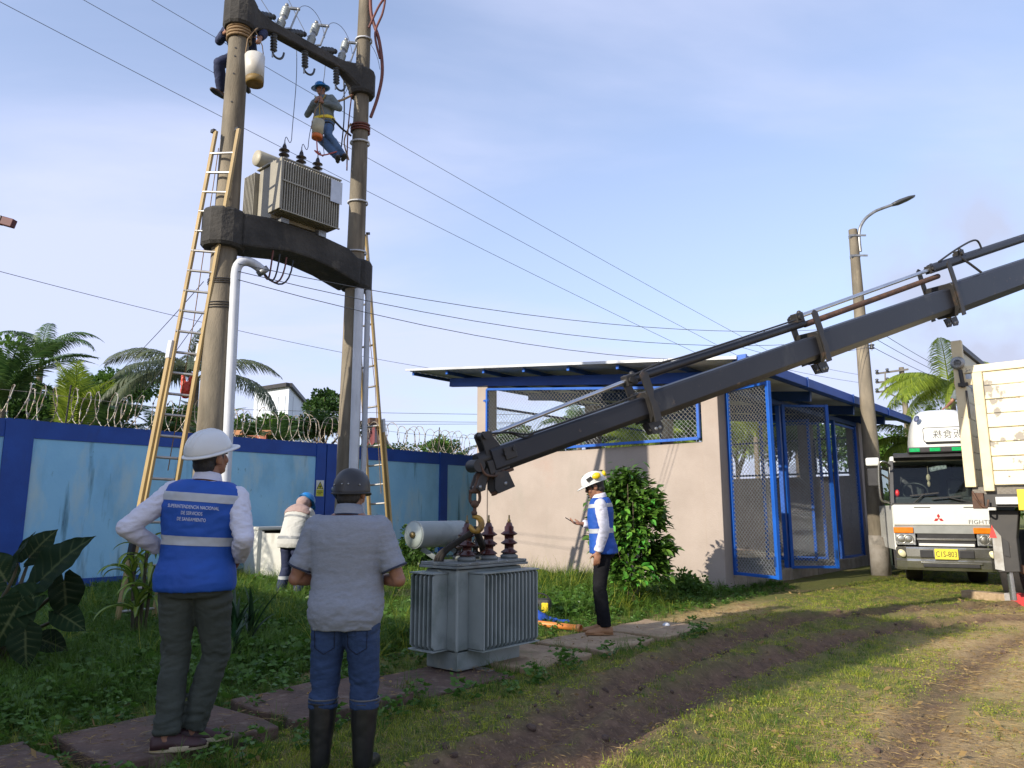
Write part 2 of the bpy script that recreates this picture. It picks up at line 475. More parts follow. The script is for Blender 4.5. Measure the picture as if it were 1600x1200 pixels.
def ground_fields(x, y):
    x = np.asarray(x, float).ravel(); y = np.asarray(y, float).ravel()
    nlo = n2(x, y, .9, 3); nmd = n2(x, y, 2.7, 5); nhi = n2(x, y, 9, 8)
    d1 = pdist(x, y, RUTS[0]); d2 = pdist(x, y, RUTS[1]); d3 = pdist(x, y, RUTS[2])
    wob = (nmd - .5) * .35
    g = lambda d, w: np.exp(-((d + wob * .5) / w) ** 2)
    far = np.clip((22 - y) / 8, 0, 1)
    amp = np.clip((nlo - .20) * 2.2, .7, 1.25)
    rut = (-.12 * g(d1, .15) + .055 * np.exp(-((d1 - .28) / .09) ** 2)) * amp + (-.11 * g(d2, .14) + .05 * np.exp(-((d2 - .26) / .085) ** 2)) * amp + (-.04 * g(d3, .13) + .02 * np.exp(-((d3 - .24) / .1) ** 2)) * amp
    clod = (n2(x, y, 9, 21, 5) - .5) * .12 * np.clip(np.maximum(np.exp(-((d1 - .26) / .17) ** 2), np.exp(-((d2 - .24) / .16) ** 2)), 0, 1)
    z = (rut + clod) * far + (nmd - .5) * .035 + (nhi - .5) * .014
    mud = np.clip(np.maximum(np.maximum(g(d1, .30), g(d2, .26)), .7 * g(d3, .2)) * 1.3 + (nmd - .55) * 1.2, 0, 1)
    between = np.clip(1 - np.maximum(d1, d2) / .95, 0, 1)
    mud = np.maximum(mud, np.clip(between * .30 + (nmd - .56) * 3.2, 0, .6))
    # bare trampled earth left of the ruts, towards the men
    tr = np.exp(-((pdist(x, y, px_line([(620, 1240), (760, 1130), (900, 1050), (1010, 1010)]))) / .55) ** 2)
    mud = np.maximum(mud, np.clip(tr * .55 + (nmd - .60) * 3.0, 0, .6))
    # dry straw-coloured earth at the right
    side = (x - 0.9) * .72 - (y - 4.2) * .55
    dry = np.clip(np.clip((side - .05) / .9, 0, 1) * 1.1 + (nlo - .52) * 1.9 + (nmd - .5) * 1.2, 0, 1) * np.clip((12.4 - y) / 2.2, 0, 1)
    psx = (x + 2.02) * AX.x + (y - 4.62) * AX.y; pnx = (x + 2.02) * NX.x + (y - 4.62) * NX.y
    sandy = np.exp(-(pnx / .42) ** 2) * np.clip((psx - 5.9) / .4, 0, 1) * np.clip((9.2 - psx) / 1.2, 0, 1)
    dry = np.maximum(dry, np.clip(sandy * 1.1 + (nmd - .5), 0, 1) * (sandy > .05))
    return z, mud, dry
def lines(a, b, step): return list(np.arange(a, b, step))
gx = [-400, -200, -100, -60, -40, -28, -20, -15, -12, -10] + lines(-8.6, 12.5, .075) + [13, 14, 16, 19, 24, 32, 45, 70, 120, 220, 420]
gy = [-60, -30, -15, -8, -3, 0, 1.5] + lines(2.4, 17, .075) + [17.5, 18, 19, 20, 22, 25, 30, 38, 50, 70, 110, 180, 300, 600]
X, Y = np.meshgrid(np.array(gx), np.array(gy))
gz, gmud, gdry = ground_fields(X, Y)
nxg, nyg = len(gx), len(gy)
ii = np.arange(nxg * nyg).reshape(nyg, nxg)
gf = np.stack([ii[:-1, :-1], ii[:-1, 1:], ii[1:, 1:], ii[1:, :-1]], -1).reshape(-1, 4)
gme = np_mesh('ground', np.stack([X.ravel(), Y.ravel(), gz], 1), gf, smooth=True)
for nm, a in (('mud', gmud), ('dry', gdry)):
    at = gme.attributes.new(nm, 'FLOAT', 'POINT'); at.data.foreach_set('value', a.astype(np.float32))
mg = bpy.data.materials.new('yard_earth'); mg.use_nodes = True
t = mg.node_tree; b = t.nodes['Principled BSDF']; b.inputs['Roughness'].default_value = .95; b.inputs['Specular IOR Level'].default_value = .25
def gnode(k, **kw):
    n = t.nodes.new(k)
    for a, c in kw.items(): setattr(n, a, c)
    return n
tcg = gnode('ShaderNodeTexCoord')
def gnoise(sc, det=6):
    n = gnode('ShaderNodeTexNoise'); n.inputs['Scale'].default_value = sc; n.inputs['Detail'].default_value = det; n.inputs['Roughness'].default_value = .65
    t.links.new(tcg.outputs['Object'], n.inputs[0]); return n.outputs['Fac']
def gmix(f, A, B):
    n = gnode('ShaderNodeMix', data_type='RGBA')
    t.links.new(f, n.inputs['Factor'])
    for s, k in ((A, 'A'), (B, 'B')):
        if isinstance(s, tuple): n.inputs[k].default_value = (*s, 1)
        else: t.links.new(s, n.inputs[k])
    return n.outputs['Result']
def grange(f, lo, hi, a=0., c=1.):
    n = gnode('ShaderNodeMapRange'); n.inputs['From Min'].default_value = lo; n.inputs['From Max'].default_value = hi
    n.inputs['To Min'].default_value = a; n.inputs['To Max'].default_value = c
    t.links.new(f, n.inputs['Value']); return n.outputs[0]
soil = gmix(grange(gnoise(14), .35, .65), (.17, .165, .045), (.105, .125, .028))
mudc = gmix(grange(gnoise(9), .35, .65), (.19, .118, .074), (.095, .06, .04))
mudc = gmix(grange(gnoise(40), .55, .7), mudc, (.28, .19, .12))
dryc = gmix(grange(gnoise(18), .35, .65), (.50, .36, .17), (.34, .235, .11))
dryc = gmix(grange(gnoise(55), .55, .68), dryc, (.62, .48, .26))
am = gnode('ShaderNodeAttribute'); am.attribute_name = 'mud'; ad = gnode('ShaderNodeAttribute'); ad.attribute_name = 'dry'
c0 = gmix(ad.outputs['Fac'], soil, dryc); c0 = gmix(am.outputs['Fac'], c0, mudc)
t.links.new(c0, b.inputs['Base Color'])
bp = gnode('ShaderNodeBump'); bp.inputs['Strength'].default_value = .7; bp.inputs['Distance'].default_value = .03
t.links.new(gnoise(34, 8), bp.inputs['Height']); t.links.new(bp.outputs[0], b.inputs['Normal'])
gme.materials.append(mg)
ground = bpy.data.objects.new('ground', gme); C.objects.link(ground); ground['kind'] = 'structure'
def gz_at(x, y): return float(ground_fields([x], [y])[0][0])

# ------------------------------------------------------------------ garden path of broken concrete slabs
path = bpy.data.objects.new('path', None); C.objects.link(path); path['kind'] = 'structure'; ROOT['path'] = V((0, 0, 0))
PATH_C = []
for i in range(-1, 6):
    c = V((-2.02, 4.62, 0)) + AX * (1.10 * i) + NX * random.uniform(-.05, .05)
    PATH_C.append(c)
    hw, hl = .41, .49
    poly = []
    cor = [(-hl, -hw), (hl, -hw), (hl, hw), (-hl, hw)]
    for k in range(4):
        a = cor[k]; bb = cor[(k + 1) % 4]
        for q in range(4):
            f = q / 4
            poly.append((a[0] + (bb[0] - a[0]) * f + random.uniform(-.03, .03), a[1] + (bb[1] - a[1]) * f + random.uniform(-.03, .03)))
    z = gz_at(c.x, c.y)
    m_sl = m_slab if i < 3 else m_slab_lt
    tilt = V((random.uniform(-.015, .015), random.uniform(-.015, .015), 1)).normalized()
    top = .075 if i < 2 else (.02 if i == 2 else .045)
    mb = MB(); mb.prism(poly, (c.x, c.y, top - .05), AX - UP * AX.dot(tilt) * 0, NX, tilt * .10)
    mb.build('slab', m_sl, path, bevel=.012)

# ------------------------------------------------------------------ blue perimeter wall
W0 = G(150, 925)
def W(s, off=0., z=0.): return V((W0.x, W0.y, z)) + AX * s + NX * off
WR = Matrix((AX, -NX, UP)).transposed()
def wbox(mb, s0, s1, o0, o1, z0, z1): mb.box(W((s0 + s1) / 2, (o0 + o1) / 2, (z0 + z1) / 2), (s1 - s0, o1 - o0, z1 - z0), WR)
WH = 2.80
def wall_run(s0, s1, pillars, label):
    t_ = thing('perimeter_wall', label, 'wall', W((s0 + s1) / 2), 'blue yard walls')
    ed = [s0] + [q for p in pillars for q in p] + [s1]
    for a, b_ in zip(ed[0::2], ed[1::2]):
        if b_ - a < .05: continue
        mb = MB(); wbox(mb, a, b_, -.15, 0, .24, WH - .29); mb.build('wall_panel', m_lblue, t_)
        mb = MB(); wbox(mb, a, b_, -.165, .015, WH - .288, WH); mb.build('top_band', m_dblue, t_)
        mb = MB(); wbox(mb, a, b_, -.16, .012, -.3, .238); mb.build('plinth', m_dblue, t_)
    for a, b_ in pillars:
        mb = MB(); wbox(mb, a + .002, b_ - .002, -.2, .035, -.3, WH + .01); mb.build('pillar', m_dblue, t_)
    return t_
wall_run(-9.0, 4.455, [(-5.6, -5.2), (-1.58, -1.17), (4.21, 4.455)], 'sky blue rendered yard wall with dark blue bands, left of the joint behind the poles')
wall_run(4.475, 9.35, [(4.475, 4.78), (7.88, 8.15)], 'sky blue yard wall stretch from the joint behind the poles to the shed')

# warning sign on the pillar
sg = thing('warning_sign', 'small yellow and white warning sign with black triangle on the dark blue wall pillar', 'sign', W(4.31, .04, 1.82))
mb = MB(); wbox(mb, 4.225, 4.415, .037, .043, 1.655, 2.0); mb.build('plate', mat('sign_white', (.70, .72, .66)), sg)
m_sy = mat('sign_yellow', (.62, .60, .05)); m_sk = mat('sign_black', (.02, .02, .018))
mb = MB(); wbox(mb, 4.228, 4.412, .0435, .0455, 1.66, 1.80); mb.build('caption_panel', m_sy, sg)
def wpoly(mb, pts, off, th=.002): mb.prism([(p[0], p[1]) for p in pts], W(4.32, off, 1.80), AX, UP, NX * th)
mb = MB(); wpoly(mb, [(-.085, .012), (.085, .012), (0, .175)], .0445); mb.build('triangle_border', m_sk, sg)
mb = MB(); wpoly(mb, [(-.062, .024), (.062, .024), (0, .146)], .0465); mb.build('triangle', m_sy, sg)
mb = MB(); wpoly(mb, [(-.012, .034), (.012, .034), (.010, .06), (.034, .062), (.034, .076), (.012, .078), (0, .105), (-.012, .078), (-.034, .076), (-.034, .062), (-.010, .06)], .0485); mb.build('pictogram', m_sk, sg)
mb = MB()
for k, (w_, z_) in enumerate([(.06, -.032), (.075, -.062), (.04, -.092)]):
    for q in range(5):
        a = -w_ + q * 2 * w_ / 5
        wpoly(mb, [(a, z_ - .007), (a + 1.5 * w_ / 5, z_ - .007), (a + 1.5 * w_ / 5, z_ + .007), (a, z_ + .007)], .0465)
mb.build('caption_marks', m_sk, sg)

# razor wire coils along the wall top
def razor(s0, s1, label, seed):
    rg = random.Random(seed)
    t_ = thing('razor_wire', label, 'razor wire', W((s0 + s1) / 2, -.07, WH), 'razor wire coils on the blue wall')
    pts = []; s = s0; a = 0.; n = 22
    pitch = .40; rad = .28; k = 0
    while s < s1:
        if k % n == 0: pitch = rg.choice([.10, .18, .24, .30, .36]); rad = rg.uniform(.27, .34); lean = rg.uniform(-.25, .25)
        a = 2 * PI * k / n
        h = math.cos(a) * rad
        pts.append(W(s + lean * h + rg.uniform(-.008, .008), -.07 + math.sin(a) * rad * .9, WH - .02 + rad - h * 1.0))
        s += pitch / n; k += 1
    mb = MB(); mb.tube(pts, .0075, 4)
    for i in range(0, len(pts) - 1, 3):
        d = (pts[i + 1] - pts[i]).normalized(); u = d.orthogonal().normalized()
        p = pts[i]; e = .04
        mb.add([p - d * e, p + u * .022, p + d * e, p - u * .022], [(0, 1, 2, 3)])
    mb.build('coil', m_wire_rust, t_)
    for q in np.arange(s0 + .6, s1, 2.9):
        mb = MB(); mb.tube([W(q, -.07, WH - .01), W(q + .02, -.06, WH + .66)], .014, 6); mb.build('post', m_conc_dark, t_)
    mb = MB(); mb.tube([W(s0, -.07, WH + .47), W((s0 + s1) / 2, -.07, WH + .42), W(s1, -.07, WH + .47)], .004, 4)
    mb.build('strand', m_wire_rust, t_)
razor(-8.6, -1.3, 'razor wire coil on the wall top at the far left, beyond the first pillar', 1)
razor(-1.3, 4.3, 'dense rusty razor wire coil on the wall top left of the two poles', 2)
razor(4.4, 9.3, 'razor wire coil on the wall top between the poles and the shed', 3)

# ------------------------------------------------------------------ transformer shed
C0 = G(1135, 925)
def S(s, t, z=0.): return V((C0.x, C0.y, z)) + AX * s + BX * t
SR = Matrix((AX, BX, UP)).transposed()
def sbox(mb, s0, s1, t0, t1, z0, z1): return mb.box(S((s0 + s1) / 2, (t0 + t1) / 2, (z0 + z1) / 2), (s1 - s0, t1 - t0, z1 - z0), SR)
shed = thing('shed', 'open beige shed with sloping zinc roof, blue steel trim and chain-link gates', 'shed', S(4, 3))
TL, SL = 5.83, 8.5
def zroof(t): return 3.80 + .10 * (t + .7)
# walls
mb = MB(); sbox(mb, .03, .18, .33, TL - .30, -.2, 2.56); mb.build('wall', m_plaster, shed)
mb = MB(); sbox(mb, .33, SL - .17, TL - .16, TL - .02, -.2, 2.25); mb.build('wall', m_plaster_in, shed)
mb = MB(); sbox(mb, SL - .16, SL - .02, .33, TL - .33, -.2, 2.25); mb.build('wall', m_plaster_in, shed)
mb = MB(); sbox(mb, .22, SL - .18, .12, TL - .18, -.2, .24); mb.build('floor_slab', m_conc, shed)
for (s0, t0, m_) in ((0, 0, m_plaster), (0, TL - .30, m_plaster), (SL - .32, 0, m_plaster_in), (SL - .32, TL - .32, m_plaster_in), (4.2, TL - .32, m_plaster_in), (SL - .34, 1.25, m_plaster)):
    mb = MB(); sbox(mb, s0, s0 + .32, t0, t0 + .32, -.2, zroof(t0 + .16) - .285); mb.build('column', m_, shed, bevel=.01)
# plinth blocks below the gates, one course of separate blocks
nb = 15; w_ = (SL - .34 - .34) / nb
for k in range(nb):
    mb = MB(); h = .235 + random.uniform(-.015, .015)
    sbox(mb, .34 + k * w_ + .006, .34 + (k + 1) * w_ - .006, random.uniform(-.015, .01), .12, -.15, h)
    mb.build('block', m_block, shed, bevel=.012)
# rafters along the slope, purlins across, roof sheet
for s_ in (.07, 3.0, 5.8, SL - .15):
    mb = MB(); a = S(s_, -.6, zroof(-.6) - .185); b_ = S(s_, TL + .95, zroof(TL + .95) - .185); mb.beam(a, b_, .10, .20)
    mb.build('rafter', m_bluesteel_dk if s_ > 1 else m_dblue, shed)
for k, t_ in enumerate(np.linspace(-.62, TL + 1.55, 8)):
    mb = MB(); mb.beam(S(-.58, t_, zroof(t_) - .045), S(SL + 1.9, t_, zroof(t_) - .045), .055, .075); mb.build('purlin', m_bluesteel_dk, shed)
    mb = MB(); mb.beam(S(-.61, t_, zroof(t_) - .045), S(-.581, t_, zroof(t_) - .045), .06, .08); mb.build('purlin_end', m_bluesteel, shed)
ss = np.arange(-.70, SL + 2.15, .045); vs = []; fs = []
for i, s_ in enumerate(ss):
    zo = .016 * math.sin(2 * PI * i / 4)
    for t_ in (-.70, 3.4, TL + 1.68):
        vs.append(S(s_, t_, zroof(t_) + .02 + zo)); 
for i in range(len(ss) - 1):
    for k in (0, 1): fs.append((i * 3 + k, i * 3 + k + 1, (i + 1) * 3 + k + 1, (i + 1) * 3 + k))
mb = MB(); mb.add(vs, fs, True); o = mb.build('roof', m_zinc, shed)
sd = o.modifiers.new('thick', 'SOLIDIFY'); sd.thickness = .004
mb = MB(); sbox(mb, -.73, -.70, -.7, 0, 0, 0)
mb = MB(); mb.beam(S(-.715, -.71, zroof(-.71) + .03), S(-.715, TL + 1.70, zroof(TL + 1.7) + .03), .03, .05); mb.build('edge_trim', m_zinc, shed)
for k in range(4):
    L_ = (SL + 2.8) / 4
    mb = MB(); sbox(mb, -.66 + k * L_ + .004, -.66 + (k + 1) * L_ - .004, -.84, -.72, zroof(-.7) - .11, zroof(-.7) + .065); mb.build('gutter', m_dblue, shed, bevel=.008)
    mb = MB(); sbox(mb, -.66 + k * L_ - .03, -.66 + k * L_ + .03, -.855, -.705, zroof(-.7) - .12, zroof(-.7) + .075); mb.build('gutter_joint', m_bluesteel, shed)

def chain_link(mb, poly, o, ux, uy, sp=.07, r=.0038, slope=1.0):
    """wire netting clipped to a convex outline"""
    o = V(o); ux = V(ux); uy = V(uy); nz = ux.cross(uy).normalized()
    pts = [np.array(p, float) for p in poly]
    for sgn in (1, -1):
        d = np.array([1., sgn * slope]); d /= np.linalg.norm(d); nn = np.array([-d[1], d[0]])
        q = [p @ nn for p in pts]
        for c in np.arange(min(q) + sp * .4, max(q), sp):
            hits = []
            for a, b in zip(pts, pts[1:] + pts[:1]):
                fa, fb = a @ nn - c, b @ nn - c
                if (fa < 0) != (fb < 0):
                    hits.append(a + (b - a) * fa / (fa - fb))
            if len(hits) == 2:
                a, b = [o + ux * h[0] + uy * h[1] + nz * (.0025 * sgn) for h in hits]
                mb.tube([a, b], r, 3, cap=False)
# mesh window above the end wall, its top follows the rafter
ro = S(-.035, .33, 0)
tw = TL - .30 - .36
zt = lambda t_: zroof(t_ + .33) - .37
fr = [(0.03, 2.62), (tw, 2.62), (tw, zt(tw)), (0.03, zt(0))]
cor = [ro + BX * p[0] + UP * p[1] for p in fr]
for k, nm in enumerate(('frame_rail', 'frame_stile', 'frame_rail', 'frame_stile')):
    mb = MB(); mb.beam(cor[k], cor[(k + 1) % 4], .05, .06, up=-AX); mb.build(nm, m_bluesteel, shed)
mb = MB(); chain_link(mb, fr, ro - AX * .005, BX, UP, .062, .0036); o = mb.build('wire_netting', m_wire, shed)
for zz_ in (2.95, 3.8):
    mb = MB(); mb.beam(S(-.03, TL - .38, zz_), S(-.03, TL - .22, zz_), .04, .04); mb.build('hinge', m_bluesteel, shed)
# mesh windows on the far walls
def mesh_panel(o, ux, w_, z0, z1, m_f, sp=.08, r=.0034, fw=.05, inner=0):
    o = V(o); ux = V(ux)
    pts = [(0, z0), (w_, z0), (w_, z1), (0, z1)]
    c_ = [o + ux * p[0] + UP * p[1] for p in pts]
    nn = ux.cross(UP)
    for k, nm in enumerate(('frame_rail', 'frame_stile', 'frame_rail', 'frame_stile')):
        mb = MB(); mb.beam(c_[k], c_[(k + 1) % 4], fw, fw, up=nn); mb.build(nm, m_f, shed)
    mb = MB(); chain_link(mb, pts, o, ux, UP, sp, r); mb.build('wire_netting', m_wire, shed)
mesh_panel(S(.4, TL - .09), AX, 3.75, 2.33, zroof(TL) - .75, m_bluesteel_dk, .085)
mesh_panel(S(4.6, TL - .09), AX, 3.5, 2.33, zroof(TL) - .75, m_bluesteel_dk, .085)
mesh_panel(S(SL - .09, 1.64), BX, 3.8, 2.33, 3.25, m_bluesteel_dk, .085)
mesh_panel(S(SL - .09, .36), BX, .86, 2.33, 3.25, m_bluesteel_dk, .085)
# gates on the open side
def gate_leaf(a, b_, z0, z1, label=None, midrail=False):
    a = V(a); b_ = V(b_); ux = (b_ - a).normalized(); w_ = (b_ - a).length; nn = ux.cross(UP)
    M_ = MB(); M_.beam(a + UP * z0, a + UP * z1, .06, .06, up=nn); M_.beam(b_ + UP * z0, b_ + UP * z1, .07, .07, up=nn)
    M_.beam(a + UP * (z0 + .03), b_ + UP * (z0 + .03), .05, .06, up=nn); M_.beam(a + UP * (z1 - .03), b_ + UP * (z1 - .03), .05, .06, up=nn)
    g = M_.build('gate', m_bluesteel, shed, bevel=.004, label=label)
    mb = MB(); chain_link(mb, [(.03, z0 + .05), (w_ - .03, z0 + .05), (w_ - .03, z1 - .05), (.03, z1 - .05)], a, ux, UP, .052, .0044); mb.build('wire_netting', m_wire, g)
    mb = MB(); mb.beam(b_ + UP * (z0 + .2) + ux * -.02 + nn * .04, b_ + UP * (z0 + .36) + ux * -.02 + nn * .04, .03, .03); mb.build('latch', m_bluesteel_dk, g)
    return g
gate_leaf((3.86, 13.06, 0), (4.29, 12.18, 0), .26, 3.50, 'gate leaf swung wide open towards the bush')
gate_leaf((5.60, 15.10, 0), (6.52, 15.16, 0), .21, 3.52, 'half open gate leaf in the middle of the shed front')
for s_, h in ((.36, 3.5), (3.02, 3.55), (3.16, 3.55), (6.47, 3.5), (8.12, 3.5)):
    mb = MB(); sbox(mb, s_ - .04, s_ + .04, .06, .14, .2, h); mb.build('gate_post', m_bluesteel, shed)
mb = MB(); sbox(mb, .33, SL - .33, .05, .15, 3.50, 3.6); mb.build('gate_beam', m_bluesteel_dk, shed)
mesh_panel(S(6.53, .1), AX, 1.55, .26, 3.44, m_bluesteel, .06, .0034)
for s_ in (4.9, 5.6):                                    # the inner pair of leaves behind
    gate_leaf(S(s_, .16), S(s_ - .25, 1.15), .26, 3.4)

# ------------------------------------------------------------------ unseen stepped block, added left behind the camera to shade men and lawn
SD = V((math.sin(SUN_HEAD), math.cos(SUN_HEAD), 0)); SN = V((SD.y, -SD.x, 0))
def shade_pt(m_, n_, z): return SD * m_ + SN * n_ + UP * z
OR = Matrix((SN, SD, UP)).transposed()
off = thing('shade_block', 'plain flat-roofed office block beyond the left picture edge, its shade lying over the lawn', 'building', shade_pt(-8, -12, 0))
m_shade_block = mat('shade_block_render', (.52, .50, .44), (.44, .42, .37), ns=1, rough=.9, bump=.1)
def obox(mb, m0, m1, n0, n1, z0, z1): return mb.box(shade_pt((m0 + m1) / 2, (n0 + n1) / 2, (z0 + z1) / 2), (n1 - n0, m1 - m0, z1 - z0), OR)
for nm, n0, n1, h in (('wall', -19, -5.86, 4.36), ('mid_shade_step', -5.855, -5.355, 4.80), ('tall_shade_step', -5.35, -3.12, 6.55)):  # steps of the added block, each height set by how far its shade reaches
    mb = MB(); obox(mb, -11, -5.2, n0, n1, -.2, h); mb.build(nm, m_shade_block, off)
    mb = MB(); obox(mb, -11.1, -5.05, n0 + .001, n1 - .001, h + .003, h + .14); mb.build('roof', m_conc, off)
for n_ in (-17, -14, -11, -8):
    mb = MB(); obox(mb, -5.2, -5.13, n_ - .7, n_ + .7, 1.2, 2.5); f_ = mb.build('window', m_white, off)
    mb = MB(); obox(mb, -5.13, -5.12, n_ - .62, n_ + .62, 1.28, 2.42); mb.build('pane', m_black, f_)
# ------------------------------------------------------------------ the pair of concrete poles with their beams
P1 = V((-3.63, 8.87, 0)); P2 = V((-2.31, 10.40, 0))
PA = (P2 - P1).normalized(); PN = V((PA.y, -PA.x, 0)); PL = (P2 - P1).length
def PP(s, w, z): return V((P1.x, P1.y, 0)) + PA * s + PN * w + UP * z
PR = Matrix((PA, PN, UP)).transposed()
m_rope = mat('tan_rope', (.30, .20, .10), (.20, .13, .07), ns=40, rough=.9)
m_rope_br = mat('brown_hose', (.16, .045, .03), (.10, .03, .022), ns=9, rough=.6)
m_porc = mat('grey_porcelain', (.34, .38, .38), (.26, .29, .29), ns=5, rough=.28)
m_porc_dk = mat('dark_polymer', (.035, .04, .045), (.05, .055, .06), ns=8, rough=.4)
m_rustplate = mat('rust_stained_plate', (.16, .11, .075), (.09, .06, .045), ns=9, rough=.8)
m_steel = mat('dull_steel', (.36, .37, .37), (.22, .22, .21), ns=9, rough=.45, metal=.7, dirt=[((.16, .10, .06), 6, .62, .85)])
def pole(base, r0, r1, h, label, name='utility_pole', m_=m_pole, holes=True, group='concrete poles of the transformer platform'):
    t_ = thing(name, label, 'pole', base, group)
    mb = MB(); mb.tube([base + UP * (h * k / 14 - .1) for k in range(15)], [r0 + (r1 - r0) * k / 14 for k in range(15)], 20); mb.build('shaft', m_, t_)
    return t_
def rad(r0, r1, h, z): return r0 + (r1 - r0) * z / h
pole1 = pole(P1, .198, .108, 9.6, 'left concrete pole of the transformer platform, stained brown and black'); R1 = (.198, .108, 9.6)
pole2 = pole(P2, .172, .092, 10.2, 'right concrete pole of the transformer platform, brown hose tied to its top'); R2 = (.172, .092, 10.2)
mb = MB()
for z_ in (6.55, 6.95, 7.2, 7.32, 7.5, 7.75):
    r_ = rad(*R1, z_); d = V((.12, -1, 0)).normalized(); mb.tube([P1 + d * (r_ - .02) + UP * z_, P1 + d * (r_ + .004) + UP * z_], .012, 8)
mb.build('bolt_holes', m_black, pole1)
def wrap(parent, c, r, z0, z1, n, m_, rr=.012, name='rope_wrap', seed=0):
    rg = random.Random(seed); pts = []
    for k in range(n * 20 + 1):
        a = 2 * PI * k / 20; pts.append(c + V((math.cos(a), math.sin(a), 0)) * (r + rr + rg.uniform(0, .006)) + UP * (z0 + (z1 - z0) * k / (n * 20) + .012 * math.sin(a * 1.0)))
    mb = MB(); mb.tube(pts, rr, 6); mb.build(name, m_, parent)
wrap(pole1, P1, rad(*R1, 7.7), 7.50, 7.72, 5, m_rope, .018, seed=2)
wrap(pole2, P2, rad(*R2, 7.1), 7.02, 7.14, 3, m_rope_br, .016, seed=3)
wrap(pole2, P2, rad(*R2, 6.85), 6.84, 6.86, 1, m_white, .016, 'white_band')
wrap(pole2, P2, rad(*R2, 5.9), 5.88, 5.9, 1, m_white, .014, 'white_band')
wrap(pole2, P2, rad(*R2, 5.1), 5.10, 5.12, 1, m_white, .014, 'white_band')
wrap(pole2, P2, rad(*R2, 8.6), 8.56, 8.58, 1, m_white, .014, 'white_band')

def collar(mb, c, r, h, z):
    mb.lathe([(r * .90, z), (r, z + .035), (r, z + h - .03), (r * .93, z + h)], c, UP, 12, smooth=False)
# platform beam: a deep concrete beam arched below, a collar round each pole
pf = thing('platform_beam', 'deep dark concrete beam between the poles carrying the old transformer', 'beam', PP(PL / 2, 0, 4.8))
mb = MB(); mb.prism([(.1, 4.62), (.40, 4.66), (.75, 4.72), (1.1, 4.71), (1.45, 4.66), (1.75, 4.58), (PL - .1, 4.54), (PL - .1, 4.90), (1.7, 5.03), (1.2, 5.09), (.45, 5.10), (.1, 5.05)], PP(0, .02, 0), PA, UP, PN * .52)
mb.build('beam', m_conc_dark, pf, bevel=.03)
mb = MB(); collar(mb, P1 + PA * -.02, .27, .48, 4.60); mb.build('collar', m_conc_dark, pf)
mb = MB(); collar(mb, P2 + PA * .02, .235, .42, 4.54); mb.build('collar', m_conc_dark, pf)
mb = MB()
for s_, z_ in ((.42, 4.87), (1.45, 4.84)):
    mb.lathe([(.0, -.03), (.10, -.03), (.10, .0), (.085, .012), (0.0, .012)], PP(s_, .20, z_), PN, 14, sx=1.1)
mb.build('boss', m_conc_dark, pf)
for s_, z_ in ((.62, 4.98), (.62, 4.80), (1.15, 4.96), (1.15, 4.78), (1.75, 4.92), (1.75, 4.74)):
    mb = MB(); mb.box(PP(s_, .206, z_), (.09, .012, .09), PR); mb.lathe([(0, .0), (.022, .0), (.022, .022), (.012, .022), (.012, .05), (0, .05)], PP(s_, .212, z_), PN, 6, smooth=False); mb.build('bolt_plate', m_rustplate, pf)
# crossarm at the top
ca = thing('crossarm', 'dark concrete crossarm with flared collars joining the pole tops', 'beam', PP(PL / 2, 0, 7.9))
rings = []
for k in range(15):
    s_ = .10 + (PL - .20) * k / 14; e = abs(k - 7) / 7
    hh = .075 + .16 * max(0, (e - .55) / .45) ** 2; ww = .075 + .08 * max(0, (e - .6) / .4) ** 2
    rings.append([PP(s_, a * ww, 7.93 - (.0 if hh < .08 else (hh - .075) * .5) + b * hh) for a, b in ((-1, -.8), (-.8, -1), (.8, -1), (1, -.8), (1, .8), (.8, 1), (-.8, 1), (-1, .8))])
mb = MB(); mb.loft(rings, smooth=False); mb.build('arm', m_conc_dark, ca)
mb = MB(); collar(mb, P1, .215, .42, 7.66); mb.build('collar', m_conc_dark, ca)
mb = MB(); collar(mb, P2, .20, .40, 7.62); mb.build('collar', m_conc_dark, ca)

